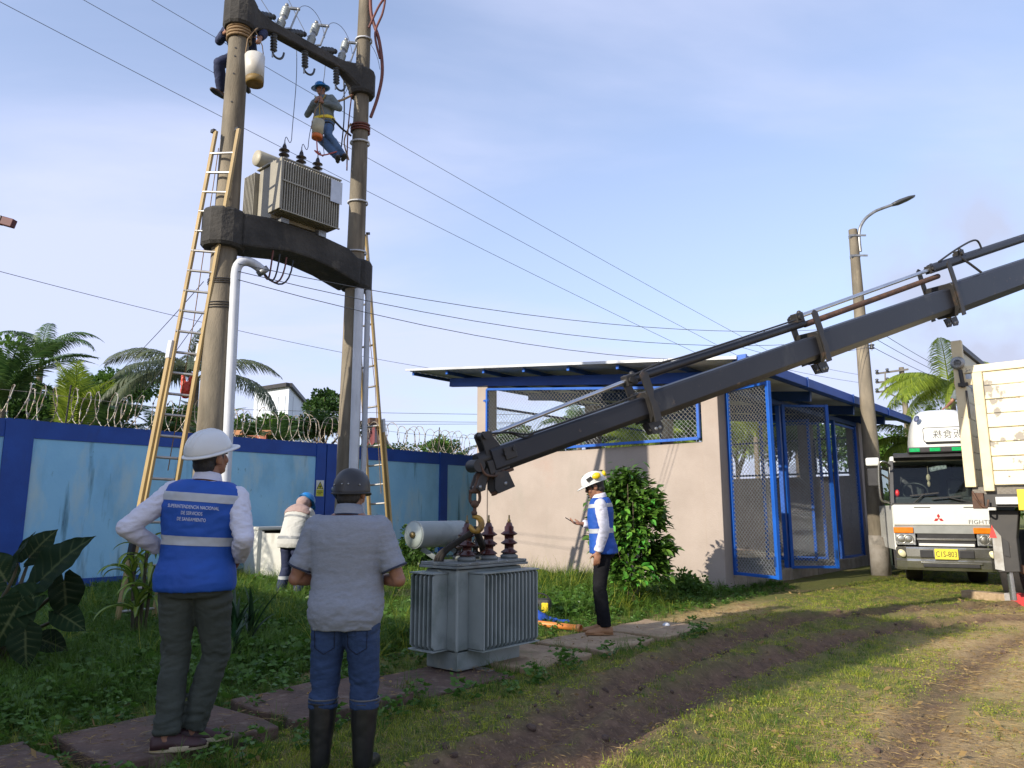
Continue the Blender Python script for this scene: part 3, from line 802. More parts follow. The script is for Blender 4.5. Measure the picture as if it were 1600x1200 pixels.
# fuse cutouts, arresters and pin insulators along the crossarm
def shed_prof(r, R, n, h, z0=0.):
    p = [(0, z0), (r, z0)]
    for k in range(n):
        a = z0 + h * (k + .15) / n
        p += [(r, a), (R, a + h * .30 / n), (R * .97, a + h * .42 / n), (r, a + h * .62 / n)]
    return p + [(r, z0 + h), (0, z0 + h)]
where = ['nearest the left pole', 'at the middle of the crossarm', 'nearest the right pole']
cut_top = []; arr_bot = []
for k, s_ in enumerate((.60, 1.10, 1.64)):
    o_ = PP(s_, -.06, 8.02); t_ = thing('fuse_cutout', 'grey ribbed fuse cutout above the crossarm, ' + where[k], 'fuse cutout', o_, 'fuse cutouts on the crossarm')
    ax = (UP * .93 + PA * .30 - PN * .15).normalized()
    mb = MB(); mb.lathe(shed_prof(.036, .062, 4, .19, .02), o_, ax, 14); mb.lathe(shed_prof(.036, .062, 4, .19, .29), o_, ax, 14); mb.build('insulator', m_porc, t_)
    mb = MB(); mb.lathe([(0, .2), (.042, .2), (.042, .30), (0, .30)], o_, ax, 12); mb.beam(o_ + ax * .25, o_ - UP * .06, .03, .02); mb.build('bracket', m_steel, t_)
    tp = o_ + ax * .50; out = PN * .10 + PA * .13
    mb = MB(); mb.beam(tp, tp + out, .035, .03); mb.ball(tp + out, .026, 8, 6); mb.ball(tp + UP * .04, .03, 8, 6); mb.tube([tp + out, o_ + out * .9 + ax * .06], .014, 8); mb.beam(o_ + ax * .02, o_ + out * .9 + ax * .06, .03, .02); mb.build('fuse_tube', m_steel, t_)
    cut_top.append(tp + out)
    o2 = PP(s_ - .12, .03, 7.85); t2 = thing('surge_arrester', 'dark ribbed surge arrester hanging under the crossarm, ' + where[k], 'arrester', o2, 'arresters under the crossarm')
    mb = MB(); mb.lathe(shed_prof(.028, .05, 6, .26), o2, -UP + PA * .05, 12); mb.build('insulator', m_porc_dk, t2)
    b_ = o2 - UP * .28
    mb = MB(); mb.tube(bez(b_, b_ + UP * -.06, b_ + PA * .16 - UP * .10, b_ + PA * .17 + UP * .08), .016, 6); mb.build('bracket', m_porc_dk, t2)
    mb = MB(); mb.tube([b_ + UP * .02, b_ - UP * .07], .012, 6); mb.build('terminal', m_steel, t2)
    arr_bot.append(b_ - UP * .07)
    o3 = PP(s_ - .34, -.04, 8.06); t3 = thing('pin_insulator', 'dark ribbed line insulator slanting behind the crossarm, ' + where[k], 'insulator', o3, 'slanting line insulators on the crossarm')
    ax = (PA * .85 + UP * .45 - PN * .2).normalized()
    mb = MB(); mb.lathe(shed_prof(.035, .055, 4, .28), o3, ax, 12); mb.build('insulator', m_porc_dk, t3)
    mb = MB(); mb.ball(o3 + ax * .32, .04, 8, 6); mb.build('end_cap', m_black, t3)

# ------------------------------------------------------------------ transformers
m_tx = mat('old_grey_green_paint', (.33, .31, .245), (.27, .25, .20), ns=3, rough=.55, dirt=[((.16, .14, .11), 5, .58, .85, (1, 1, .3))])
m_tx2 = mat('grey_blue_paint', (.31, .345, .33), (.245, .275, .262), ns=2.5, rough=.4, bump=.05, bs=12, dirt=[((.13, .165, .14), 2.2, .50, .70), ((.38, .41, .40), 5, .60, .80, (1, 1, .25)), ((.13, .085, .055), 9, .68, .78, (1, 1, .3))])
m_txlid = mat('worn_lid_paint', (.20, .22, .21), (.13, .14, .13), ns=4, rough=.5, dirt=[((.09, .07, .05), 5, .56, .8)])
m_bushing = mat('brown_glaze', (.075, .022, .018), (.05, .016, .014), ns=5, rough=.16)
m_bushing_dk = mat('dark_brown_glaze', (.03, .02, .017), (.02, .014, .012), ns=5, rough=.18)
m_brass = mat('oily_brass', (.30, .22, .09), (.16, .12, .06), ns=12, rough=.4, metal=.7)
def bushing(parent, o_, R, h, n, m_, m_cap, cone=False):
    mb = MB()
    prof = [(0, 0), (R * .62, 0), (R * .62, h * .04)]
    for k in range(n):
        a = h * (.06 + .66 * k / n); st_ = h * .66 / n
        if cone: prof += [(R * .58, a), (R * 1.0, a + st_ * .18), (R * .99, a + st_ * .26), (R * .55, a + st_ * .55), (R * .55, a + st_)]
        else: prof += [(R * .45, a), (R * 1.0, a + st_ * .25), (R * .95, a + st_ * .40), (R * .45, a + st_ * .62)]
    prof += [(R * .42, h * .74), (R * .30, h * .82), (0, h * .82)]
    mb.lathe(prof, o_, UP, 18); bu = mb.build('bushing', m_, parent)
    mb = MB(); mb.lathe([(0, h * .80), (R * .2, h * .80), (R * .2, h * .88), (R * .10, h * .90), (R * .10, h), (0, h)], o_, UP, 10); mb.build('terminal', m_cap, bu)
    mb = MB(); mb.lathe([(0, -.012), (R * 1.05, -.012), (R * 1.05, .012), (R * .7, .03), (0, .03)], o_, UP, 14); mb.build('flange', m_txlid, bu)
    return o_ + UP * h
# the old one up on the platform
tc_ = PP(PL / 2, 0, 0)
def T1(s, w, z): return V((tc_.x, tc_.y, 0)) + AX * s + NX * w + UP * z
TR = Matrix((AX, NX, UP)).transposed()
tx1 = thing('transformer', 'old grey-green finned transformer up on the platform between the poles', 'transformer', T1(-.08, 0, 5.12), 'pole transformers')
def tbox(mb, f, s0, s1, w0, w1, z0, z1): return mb.box(f((s0 + s1) / 2, (w0 + w1) / 2, (z0 + z1) / 2), (s1 - s0, w1 - w0, z1 - z0), TR)
mb = MB(); tbox(mb, T1, -.50, .36, -.17, .19, 5.14, 5.90); mb.build('tank', m_tx, tx1, bevel=.01)
mb = MB(); tbox(mb, T1, -.53, .39, -.20, .22, 5.902, 5.925); mb.build('lid', m_tx, tx1, bevel=.004)
mb = MB(); tbox(mb, T1, -.42, -.30, -.3, .3, 5.08, 5.14); tbox(mb, T1, .16, .28, -.3, .3, 5.06, 5.14); mb.build('base_rail', m_steel, tx1)
mb = MB(); tbox(mb, T1, -.56, -.535, .19, .47, 5.18, 5.88); mb.build('end_plate', m_tx, tx1, bevel=.004)
for k in range(25):
    s_ = -.525 + k * .0365
    mb = MB(); tbox(mb, T1, s_, s_ + .013, .192, .46, 5.18, 5.87); mb.build('cooling_fin', m_tx, tx1)
for k in range(8):
    w_ = -.46 + k * .037
    mb = MB(); tbox(mb, T1, -.56, -.15, w_, w_ + .013, 5.18, 5.87); mb.build('cooling_fin', m_tx, tx1)
for q_ in ((.462, .472, 5.565, 5.585), (.44, .468, 5.872, 5.89), (.44, .468, 5.165, 5.178)):
    mb = MB(); tbox(mb, T1, -.53, .38, *q_); mb.build('fin_rail', m_tx, tx1)
mb = MB(); tbox(mb, T1, .20, .385, .474, .482, 5.52, 5.84); mb.build('nameplate', mat('pale_plate', (.52, .54, .57), (.44, .46, .49), ns=9, rough=.4, metal=.3), tx1)
mb = MB(); mb.lathe([(0, -.02), (.105, -.02), (.112, 0), (.112, .62), (.10, .64), (0, .64)], T1(-.52, -.22, 6.10), AX, 20); mb.build('conservator', mat('old_cream_paint', (.42, .39, .29), (.36, .33, .25), rough=.5), tx1)
mb = MB(); mb.beam(T1(-.35, -.2, 5.92), T1(-.35, -.22, 6.0), .03, .05); mb.beam(T1(-.02, -.2, 5.92), T1(-.02, -.22, 6.0), .03, .05); mb.build('conservator_foot', m_tx, tx1)
tx1_tops = []
for s_ in (-.31, -.045, .22):
    tx1_tops.append(bushing(tx1, T1(s_, .10, 5.94), .072, .40, 4, m_bushing_dk, m_steel))

# the one standing on the path under the crane hook
tq = V((-.335, 6.86, 0))
def T2(s, w, z): return tq + AX * s + NX * w + UP * (z * 1.02 - .055)
tx2 = thing('transformer', 'grey-blue finned transformer with brown bushings standing on the path under the hook', 'transformer', T2(0, 0, .06), 'pole transformers')
mb = MB(); tbox(mb, T2, -.40, .40, -.19, .19, .085, .235); mb.build('base', m_tx2, tx2, bevel=.008)
mb = MB(); tbox(mb, T2, -.42, .42, -.195, .195, .237, .90); mb.build('tank', m_tx2, tx2, bevel=.012)
mb = MB(); mb.beam(T2(-.424, .199, .24), T2(-.424, .199, .9), .03, .03, up=AX); mb.build('corner_bead', m_tx2, tx2, bevel=.01)
mb = MB(); tbox(mb, T2, -.465, .465, -.24, .24, .904, .925); mb.build('lid_flange', m_txlid, tx2, bevel=.004)
mb = MB(); tbox(mb, T2, -.455, .455, -.23, .23, .927, .952); mb.build('lid', m_txlid, tx2, bevel=.004)
for s_ in np.arange(-.42, .43, .12):
    for w_ in (-.228, .228):
        mb = MB(); mb.lathe([(0, .95), (.012, .95), (.012, .968), (0, .968)], T2(s_, w_ * .97, 0), UP, 6); mb.build('lid_bolt', m_steel, tx2)
# fin banks: long side (towards the yard), end, and the two hidden sides
def fin_bank(o_fn, n, sp, depth, z0, z1, name='cooling_fin'):
    for k in range(n):
        mb = MB(); rings = []
        for q in range(7):
            f = q / 6; d = depth * math.sin(min(1, max(.10, f * 1.0)) * PI / 2) if False else depth
            rings.append((f, d))
        th = .0075
        a = k * sp
        prof = [(0, z0), (depth - .03, z0), (depth, z0 + .03), (depth, z1 - .02), (depth - .02, z1), (0, z1)]
        vs = [o_fn(a - th, p[0], p[1]) for p in prof] + [o_fn(a + th, p[0], p[1]) for p in prof]
        m_ = len(prof); fs = [tuple(reversed(range(m_))), tuple(range(m_, 2 * m_))] + [(i, (i + 1) % m_, m_ + (i + 1) % m_, m_ + i) for i in range(m_)]
        mb.add(vs, fs); mb.build(name, m_tx2, tx2, bevel=.003)
fin_bank(lambda a, d, z: T2(-.27 + a, .197 + d, z), 15, .0505, .175, .255, .86)
fin_bank(lambda a, d, z: T2(-.422 - d, .075 - a, z), 6, .053, .17, .26, .86)
fin_bank(lambda a, d, z: T2(-.36 + a, -.197 - d, z), 15, .0505, .18, .255, .86)
for q_ in ((-.29, .46, .198, .38, .862, .874), (-.29, .46, .198, .375, .243, .253), (-.598, -.423, -.21, .092, .862, .874), (-.598, -.423, -.21, .092, .246, .256)):
    mb = MB(); tbox(mb, T2, *q_); mb.build('fin_rail', m_tx2, tx2)
mb = MB(); tbox(mb, T2, -.285, -.27, .198, .38, .254, .862); mb.build('end_plate', m_tx2, tx2)
# conservator drum on struts
cz = 1.175
mb = MB(); mb.lathe([(0, .004), (.108, .004), (.124, 0), (.124, .02), (.119, .025), (.119, .60), (.11, .62), (0, .62)], T2(-.48, -.30, cz), AX, 28); cv = mb.build('conservator', m_tx2, tx2)
mb = MB(); mb.lathe([(0, -.005), (.114, -.005), (.114, .003), (0, .003)], T2(-.481, -.30, cz), AX, 24); mb.build('end_disc', mat('pale_green_grey', (.40, .45, .42), (.33, .38, .35), ns=3, rough=.5), cv)
mb = MB(); mb.lathe([(0, -.03), (.022, -.03), (.03, -.02), (.03, -.004), (0, -.004)], T2(-.482, -.30, cz), AX, 12); mb.build('oil_gauge', m_brass, cv)
for s_ in (-.34, .0):
    mb = MB(); mb.beam(T2(s_ - .05, -.29, cz - .12), T2(s_ + .06, -.16, .945), .045, .012, up=AX); mb.build('strut', m_tx2, tx2)
tx2_tops = []
for k, (s_, w_) in enumerate(((-.17, .06), (.115, .06), (.40, .06))):
    tx2_tops.append(bushing(tx2, T2(s_, w_, .965), .080, .385, 3, m_bushing, m_brass, cone=True))
for k, (s_, w_) in enumerate(((-.06, -.15), (.16, -.15), (.36, -.15))):
    bushing(tx2, T2(s_, w_, .965), .055, .20, 2, m_bushing_dk, m_brass)
# timber blocks under it
m_wood_grey = mat('grey_timber', (.24, .22, .19), (.17, .155, .13), ns=8, rough=.9, bump=.3, bs=40, st=(1, 6, 6))
for k, (s_, lb) in enumerate(((-.13, 'near'), (.30, 'far'))):
    mb = MB(); tbox(mb, T2, s_ - .04, s_ + .04, -.17, .33, .052, .085); o = mb.build('timber_block', m_wood_grey, None, bevel=.004)
    tag(o, f'grey timber block under the {lb} end of the grey-blue transformer', 'timber block', 'timber blocks under the transformer')
for ob_ in [o for o in C.objects if o.name.startswith('timber_block')]:
    c_ = sum((V(v.co) for v in ob_.data.vertices), V()) / len(ob_.data.vertices)
    for v in ob_.data.vertices: v.co -= c_
    ob_.location = c_

# ------------------------------------------------------------------ ladders
m_fibre = mat('yellow_fibreglass', (.42, .305, .135), (.33, .235, .10), ns=6, rough=.5, st=(1, 1, .3), dirt=[((.20, .14, .07), 6, .58, .85, (1, 1, .4)), ((.05, .045, .04), 3, .72, .85)])
m_alu = mat('dull_aluminium', (.50, .49, .46), (.38, .36, .33), ns=9, rough=.42, metal=.6)
def ladder(l0, r0, l1, r1, n, split, label, dark=None):
    l0, r0, l1, r1 = V(l0), V(r0), V(l1), V(r1)
    t_ = thing('ladder', label, 'ladder', (l0 + r0) / 2, 'extension ladders leaning on the poles')
    ax = ((l1 + r1) - (l0 + r0)).normalized(); sd = (r0 - l0).normalized(); nn = sd.cross(ax).normalized()
    L = ((l1 + r1) / 2 - (l0 + r0) / 2).length
    at = lambda a, b, f: a + (b - a) * f
    for a, b in ((l0, l1), (r0, r1)):
        mb = MB(); mb.beam(a, at(a, b, split), .035, .078, up=nn); mb.build('rail', m_fibre, t_, bevel=.004)
        q = sd * (.034 if a is l0 else -.034) 
        mb = MB(); mb.beam(at(a, b, split - .42) + q + nn * .05, b + nn * .05 + q * .3, .032, .07, up=nn); mb.build('rail', m_fibre, t_, bevel=.004)
        mb = MB(); mb.beam(at(a, b, split - .03), at(a, b, split + .005), .05, .092, up=nn); mb.build('rail_collar', m_white, t_)
        mb = MB(); mb.beam(at(a, b, split - .42) + nn * .02, at(a, b, split - .37) + nn * .02, .05, .10, up=nn); mb.build('guide_bracket', m_black, t_)
        mb = MB(); mb.beam(a - ax * .04, a + ax * .05, .05, .10, up=nn); mb.build('foot', m_black, t_)
        mb = MB(); mb.beam(b - ax * .01, b + ax * .03, .037, .075, up=nn); mb.build('end_cap', m_black, t_)
    for k in range(n):
        f = (k + .8) / n
        if f > .985: break
        o_ = nn * (.05 if f > split else 0)
        mb = MB(); mb.tube([at(l0, l1, f) + o_, at(r0, r1, f) + o_], .017, 8); mb.build('rung', m_alu, t_)
    mb = MB(); mb.tube([at(l0, l1, .97) + sd * .1 + nn * .02, at(l0, l1, .6) + sd * .22, at(l0, l1, .30) + sd * .24 + nn * .03], .006, 5); mb.build('pull_rope', m_rope, t_)
    return t_
l1 = ladder(G(180, 985), G(238, 978), P(333, 206, 8.72), P(371, 203, 8.60), 24, .55, 'tall yellow extension ladder leaning on the left pole, red bag on a rung')
l2 = ladder(G(584, 925), G(619, 926), P(553, 372, 10.72), P(575, 366, 10.78), 18, .50, 'shorter yellow ladder standing behind the right pole against the wall side')

# ------------------------------------------------------------------ white cable pipes on the poles
def pipe(name, label, pts, r, m_, cap=True):
    o_ = V(pts[0]); t_ = thing(name, label, 'pipe', o_, 'white cable pipes strapped to the poles')
    mb = MB(); mb.tube(pts, r, 14); mb.build('tube', m_, t_); return t_
q0 = P1 + V((.17, -.20, 0))
e0 = V((P1.x + .185, P1.y - .06, 4.36))
t_ = pipe('cable_pipe', 'white plastic pipe bent over at its top on the left pole', [P1 + V((.255, -.06, .0)), P1 + V((.22, -.055, 2.2)), e0 - UP * .15] + bez(e0 - UP * .1, e0 + UP * .10, e0 + PA * .12 + UP * .15 + PN * .04, e0 + PA * .32 + PN * .06 + UP * .02, 9), .060, m_white)
pe = e0 + PA * .32 + PN * .06 + UP * .02
mb = MB(); mb.lathe([(0, -.02), (.08, -.02), (.08, .05), (0, .05)], pe, (PA * .7 - UP * .7), 12); mb.build('end_collar', m_steel, t_)
for k in range(4):
    a = pe + V((random.uniform(-.03, .03), 0, 0)); c_ = pe + PA * (.10 + .1 * k) - UP * (.12 + .02 * k)
    mb = MB(); mb.tube(bez(a, a + PA * .1 - UP * .12, c_ - UP * .12, c_ + PA * .04 + UP * .42, 10), .012, 6); mb.build('cable_tail', m_black if k % 2 else m_rope_br, t_)
wrap(pole1, P1, rad(*R1, 4.2), 4.12, 4.2, 3, m_cable, .006, 'wire_lashing', 5)
wrap(pole1, P1, rad(*R1, 3.9), 3.8, 3.9, 3, m_cable, .006, 'wire_lashing', 6)
pipe('cable_pipe', 'white plastic pipe on the right pole ending under the platform beam', [P2 + V((.13, -.20, 0)), P2 + V((.11, -.17, 4.5))], .066, m_white)
pipe('cable_pipe', 'thinner grey pipe beside the white one on the right pole', [P2 + V((.26, -.12, 0)), P2 + V((.22, -.09, 4.5))], .04, mat('grey_pvc', (.45, .47, .5), rough=.5))
# brown hose up the right pole
h0 = P2 + V((.16, -.05, 7.25))
ho = MB(); ho.tube(spline([h0, P2 + V((.26, -.05, 7.6)), P2 + V((.32, -.08, 8.0)), P2 + V((.26, -.10, 8.5)), P2 + V((.12, -.12, 9.0)), P2 + V((.10, -.1, 9.8))], 8), .026, 8)
ho.tube(spline([P2 + V((.10, -.13, 8.7)), P2 + V((.24, -.14, 9.05)), P2 + V((.33, -.12, 9.2)), P2 + V((.30, -.12, 8.95)), P2 + V((.2, -.13, 8.6)), P2 + V((.28, -.1, 8.2))], 8), .018, 8)
o = ho.build('cable_hose', m_rope_br); tag(o, 'dark red-brown cable hose looping down the top of the right pole', 'hose')

# ------------------------------------------------------------------ crane boom
m_boom = mat('black_boom_paint', (.011, .012, .017), (.016, .017, .021), ns=2, rough=.45, bump=.03, bs=20, dirt=[((.05, .05, .048), 3, .58, .80, (1, 1, .5)), ((.13, .09, .055), 9, .66, .78)])
m_boom_dk = mat('oily_black_steel', (.02, .019, .018), (.03, .027, .024), ns=7, rough=.5, dirt=[((.10, .06, .035), 6, .6, .8)])
m_chrome = mat('hydraulic_rod', (.55, .57, .60), (.45, .47, .5), ns=5, rough=.22, metal=.9)
m_rusty = mat('rusty_steel', (.13, .065, .035), (.06, .035, .024), ns=9, rough=.75, bump=.3, bs=60)
m_hook = mat('yellow_worn_hook', (.42, .24, .03), (.12, .07, .03), ns=12, rough=.5)
B0 = P(768, 721, 6.30); B1 = P(1600, 427, 11.0)
BD = (B1 - B0).normalized(); BS = BD.cross(UP).normalized(); BU = BS.cross(BD).normalized()     # along, side (towards the right/camera), up
BLEN = (B1 - B0).length
def BP(f, u=0., s=0.): return B0 + BD * (f) + BU * u + BS * s
def b_at(u):                                             # distance along the boom seen at image column u
    lo, hi = -1., 9.
    for _ in range(50):
        m_ = (lo + hi) / 2; p = BP(m_); fw = p.y * math.cos(PITCH) + (p.z - CAM_H) * math.sin(PITCH)
        if 800 + F_PX * p.x / fw < u: lo = m_
        else: hi = m_
    return lo
boom = thing('crane_boom', 'long black telescopic crane boom reaching from the right over the transformer', 'crane', BP(BLEN * .6))
def hexbox(mb, f0, f1, h, w_):
    pr = [(-w_ * .5, -h * .30), (-w_ * .32, -h * .5), (w_ * .32, -h * .5), (w_ * .5, -h * .30), (w_ * .5, h * .42), (w_ * .42, h * .5), (-w_ * .42, h * .5), (-w_ * .5, h * .42)]
    mb.loft([[BP(f, p[1], p[0]) for p in pr] for f in (f0, f1)], smooth=False)
fA, fB, fC = b_at(1005), b_at(1268), b_at(1474)
ends = [(-.02, fA + .3, .215, .17), (fA, fB + .3, .275, .225), (fB, fC + .3, .340, .28), (fC, BLEN + 1.6, .43, .36)]
for (a, b_, h, w_) in ends:
    mb = MB(); hexbox(mb, a, b_, h, w_); mb.build('section', m_boom, boom, bevel=.006)
for k, (f, h, w_) in enumerate(((fA, .275, .225), (fB, .340, .28), (fC, .43, .36))):
    mb = MB(); hexbox(mb, f - .02, f + .03, h + .03, w_ + .03); mb.build('section_collar', m_boom_dk, boom, bevel=.006)
    for sd in (-1, 1):
        mb = MB(); w2 = (w_ + .06) / 2 * sd
        o_ = BP(f, 0, w2)
        mb.prism([(-.03, -h * .56), (.06, -h * .56), (.065, 0), (.035, h * .3), (.065, h * .55), (.05, h * .5 + .02 + h * .62), (0, h * .5 + .05 + h * .62), (-.05, h * .5 + .02 + h * .62), (-.03, h * .5), (-.015, 0)], o_, BD, BU, BS * .018); mb.build('cylinder_bracket', m_boom_dk, boom, bevel=.003)
    # lower lug with two holes
    for sd in (-1, 1):
        mb = MB(); o_ = BP(f + .02, -h * .56, sd * .045); mb.prism([(-.06, .0), (.10, 0), (.12, -.09), (.08, -.13), (-.02, -.12)], o_, BD, BU, BS * .014); lg = mb.build('lug', m_boom_dk, boom)
        mb = MB()
        for q in (.02, .07): mb.lathe([(0, -.009), (.019, -.009), (.019, .009), (0, .009)], o_ + BD * q - BU * .075, BS, 12)
        mb.build('pin_hole', m_steel, lg)
    mb = MB(); mb.box(BP(f + .02, -h * .5 - .012, .0), (.05, .05, .02)); mb.build('wear_pad', mat(f'brass_pad', (.30, .24, .08), rough=.5), boom)
# extension cylinders above the sections
def cyl(f0, u0, f1, u1, r, m_, name):
    mb = MB(); mb.tube([BP(f0, u0), BP(f1, u1)], r, 14); mb.build(name, m_, boom)
cyl(.02, .215, fA - .05, .305, .020, m_chrome, 'piston_rod')
cyl(fA - .1, .30, fB - .02, .31, .047, m_boom, 'cylinder')
cyl(fB - .05, .40, fC - .06, .48, .026, m_chrome, 'piston_rod')
cyl(fC - .1, .485, BLEN + 1.3, .54, .065, m_boom, 'cylinder')
cyl(fB + .0, .29, fC + .05, .36, .036, m_rusty, 'cylinder')
for f, u in ((fA - .07, .30), (fB - .09, .39), (fC - .09, .48), (fC + .75, .57)):
    mb = MB(); mb.box(BP(f, u), (.13, .09, .11), Matrix((BD, BS, BU)).transposed()); mb.tube([BP(f - .02, u, -.07), BP(f - .02, u, .07)], .03, 10); mb.ball(BP(f + .05, u + .05), .03, 8, 6); mb.build('cylinder_head', m_boom_dk, boom, bevel=.008)
mb = MB(); mb.tube(spline([BP(.05, .23, .03), BP(.22, .19, .06), BP(.35, .13, .10), BP(.5, .125, .10), BP(1.2, .13, .10), BP(fA - .1, .15, .1)], 6), .009, 6); mb.build('hydraulic_hose', m_black, boom)
mb = MB(); mb.tube(spline([BP(.02, .22, -.03), BP(.2, .2, .02), BP(.33, .11, .09), BP(.42, .12, .10)], 6), .009, 6); mb.build('hydraulic_hose', m_black, boom)
mb = MB(); mb.tube(spline([BP(fA - .05, .33, .04), BP(fA + .3, .37, .05), BP(fA + .8, .36, .05), BP(fB - .2, .375, .05)], 6), .010, 6); mb.build('hydraulic_hose', m_black, boom)
mb = MB(); mb.tube(spline([BP(fC + .1, .55, .04), BP(fC + .7, .66, .05), BP(fC + 1.2, .70, .05), BP(fC + 1.3, .56, .05)], 6), .014, 6); mb.build('hydraulic_hose', m_black, boom)
mb = MB(); mb.tube(spline([BP(fC + .65, .54, .04), BP(fC + .75, .4, .1), BP(fC + .85, .23, .17)], 6), .018, 6); mb.build('hydraulic_hose', m_black, boom)
# boom head
mb = MB(); mb.prism([(-.06, .05), (.10, .10), (.05, .20), (.05, .25), (-.03, .27), (-.07, .24), (-.06, .15)], BP(.0, .0, .05), BD, BU, BS * .02)
mb.prism([(-.06, .05), (.10, .10), (.05, .20), (.05, .25), (-.03, .27), (-.07, .24), (-.06, .15)], BP(.0, .0, -.05), BD, BU, BS * .02)
mb.tube([BP(-.02, .23, -.09), BP(-.02, .23, .09)], .032, 12); mb.build('head_bracket', m_boom_dk, boom, bevel=.004)
mb = MB(); mb.tube([BP(-.14, .045), BP(.17, .045)], .062, 14); mb.box(BP(.02, -.04), (.20, .15, .12), Matrix((BD, BS, BU)).transposed()); mb.tube([BP(-.16, .01, -.08), BP(-.16, .01, .08)], .055, 12)
mb.box(BP(.15, .03), (.12, .20, .11), Matrix((BD, BS, BU)).transposed()); mb.tube([BP(.10, .03, -.115), BP(.10, .03, .115)], .02, 8); mb.tube([BP(.19, .05, -.115), BP(.19, .05, .115)], .02, 8); mb.build('boom_head', m_boom_dk, boom, bevel=.008)
mb = MB(); mb.box(BP(.09, -.115), (.10, .17, .025), Matrix((BD, BS, BU)).transposed()); mb.tube(spline([BP(-.15, .03, .07), BP(-.13, -.08, .08), BP(-.02, -.12, .08), BP(.05, -.1, .08)], 5), .012, 6); mb.build('head_guard', m_rusty, boom)
hz = BP(-.06, -.10)
for (a, b_) in (((-.14, -.04), (-.24, -.22)), ((.05, -.05), (.12, -.20))):
    for sd in (-.06, .06):
        mb = MB(); p_ = hz + V((a[0], 0, a[1])); q_ = hz + V((b_[0], 0, b_[1]))
        o_ = hz + BS * sd
        if a[0] < 0: mb.prism([(-.05, .06), (-.10, .0), (-.135, -.11), (-.10, -.145), (-.06, -.13), (-.045, -.03), (.0, .03)], o_, V((1, 0, 0)), UP, BS * .02)
        else: mb.prism([(.02, .02), (.13, .03), (.19, -.10), (.05, -.16), (.02, -.12)], o_, V((1, 0, 0)), UP, BS * .018)
        lg = mb.build('hook_lug', m_boom_dk, boom, bevel=.003)
        c_ = o_ + (V((-.097, 0, -.105)) if a[0] < 0 else V((.115, 0, -.075)))
        mb = MB(); mb.lathe([(0, -.012), (.018, -.012), (.018, .012), (0, .012)], c_, BS, 12); mb.build('pin_hole', m_steel, lg)
tsw = V((P(742, 768, 6.28).x, hz.y, P(742, 768, 6.28).z)); mb = MB(); mb.tube([hz + V((-.05, 0, .0)), (hz + tsw) / 2 + V((-.01, 0, 0)), tsw], [.06, .05, .03], 10); mb.tube(bez(hz + V((.02, .03, 0)), hz + V((.12, .03, -.05)), hz + V((.10, .03, -.16)), hz + V((.02, .03, -.16))), .018, 8); mb.build('swivel', m_rusty, boom)
# hook block
hk = thing('crane_hook', 'rusty shackle and yellow worn crane hook hanging from the boom head', 'hook', hz + V((0, 0, -.2)))
t0 = V((P(742, 768, 6.28).x, hz.y, P(742, 768, 6.28).z))
mb = MB(); mb.tube([t0 + V((-.05, 0, 0)), t0 + V((.05, 0, 0))], .018, 10); mb.tube(bez(t0 + V((-.035, 0, .0)), t0 + V((-.05, 0, -.07)), t0 + V((-.04, 0, -.105)), t0 + V((0, 0, -.11))), .013, 8); mb.tube(bez(t0 + V((.035, 0, .0)), t0 + V((.05, 0, -.07)), t0 + V((.04, 0, -.105)), t0 + V((0, 0, -.11))), .013, 8); mb.build('shackle', m_rusty, hk)
t1 = t0 + V((0, 0, -.115))
mb = MB(); mb.ball(t1 + V((0, 0, .01)), (.036, .036, .034), 10, 8); mb.tube([t1, t1 + V((0, 0, -.06))], .015, 8); mb.ball(t1 + V((-.004, 0, -.065)), (.026, .026, .026), 10, 8); mb.build('swivel', m_rusty, hk)
hb = t1 + V((.0, 0, -.085)); pts = [hb + V((0, 0, .03))]
for k in range(14):
    a = math.radians(110 - k * 22); pts.append(hb + V((math.cos(a) * .048 + .010, 0, math.sin(a) * .058 - .07)))
mb = MB(); mb.tube(pts, [.017] + [.018 + .010 * math.sin(PI * k / 13) for k in range(13)] + [.008], 10); mb.build('hook', m_hook, hk)
hook_c = hb + V((.010, 0, -.105))
# sling
m_sling = mat('black_sling', (.03, .026, .024), (.045, .038, .03), ns=14, rough=.85)
sl = MB()
for s_, w_ in ((-.36, -.10), (.30, -.16)):
    e = T2(s_, w_, .955); c_ = hook_c
    for off_ in (-.035, .0, .035):
        a = c_ + NX * off_ * .4
        sl.tube(bez(a, a + (e - a) * .3 + V((0, 0, -.02)), e + V((0, 0, .10)) + NX * off_, e + NX * off_, 8), .020, 6)
o = sl.build('lifting_sling', m_sling); tag(o, 'dark lifting sling from the crane hook down to the lid of the grey-blue transformer', 'sling')
# ------------------------------------------------------------------ street lamp on its concrete pole
LB = G(1377, 899)
LD = LB.y - .06
lamp = thing('street_lamp', 'tall concrete pole with curved arm and flat street lamp beside the shed', 'street lamp', LB)
mb = MB(); mb.tube([LB + UP * (7.80 * k / 12 - .1) for k in range(13)], [.20 - .105 * k / 12 for k in range(13)], 18); mb.build('pole', m_pole, lamp)
mb = MB(); mb.lathe([(.203, 0), (.204, .5), (.200, .82), (.195, .83)], LB, UP, 18); mb.build('painted_base', mat('flaking_whitewash', (.34, .31, .27), (.27, .24, .2), ns=7, rough=.9, dirt=[((.12, .11, .09), 5, .55, .75)]), lamp)
lp = [P(u, v, LD) for u, v in ((1344.5, 393), (1342.5, 372), (1344, 356), (1352, 342), (1366, 331), (1380, 325), (1397, 319))]
mb = MB(); mb.tube(spline(lp, 6), .035, 8); mb.build('arm', m_steel, lamp)
ha, hb_ = P(1394, 320, LD), P(1429, 306.5, LD)
hd = (hb_ - ha).normalized(); hs = V((0, 1, 0)); hu = hd.cross(hs) * -1
mb = MB(); rings = []
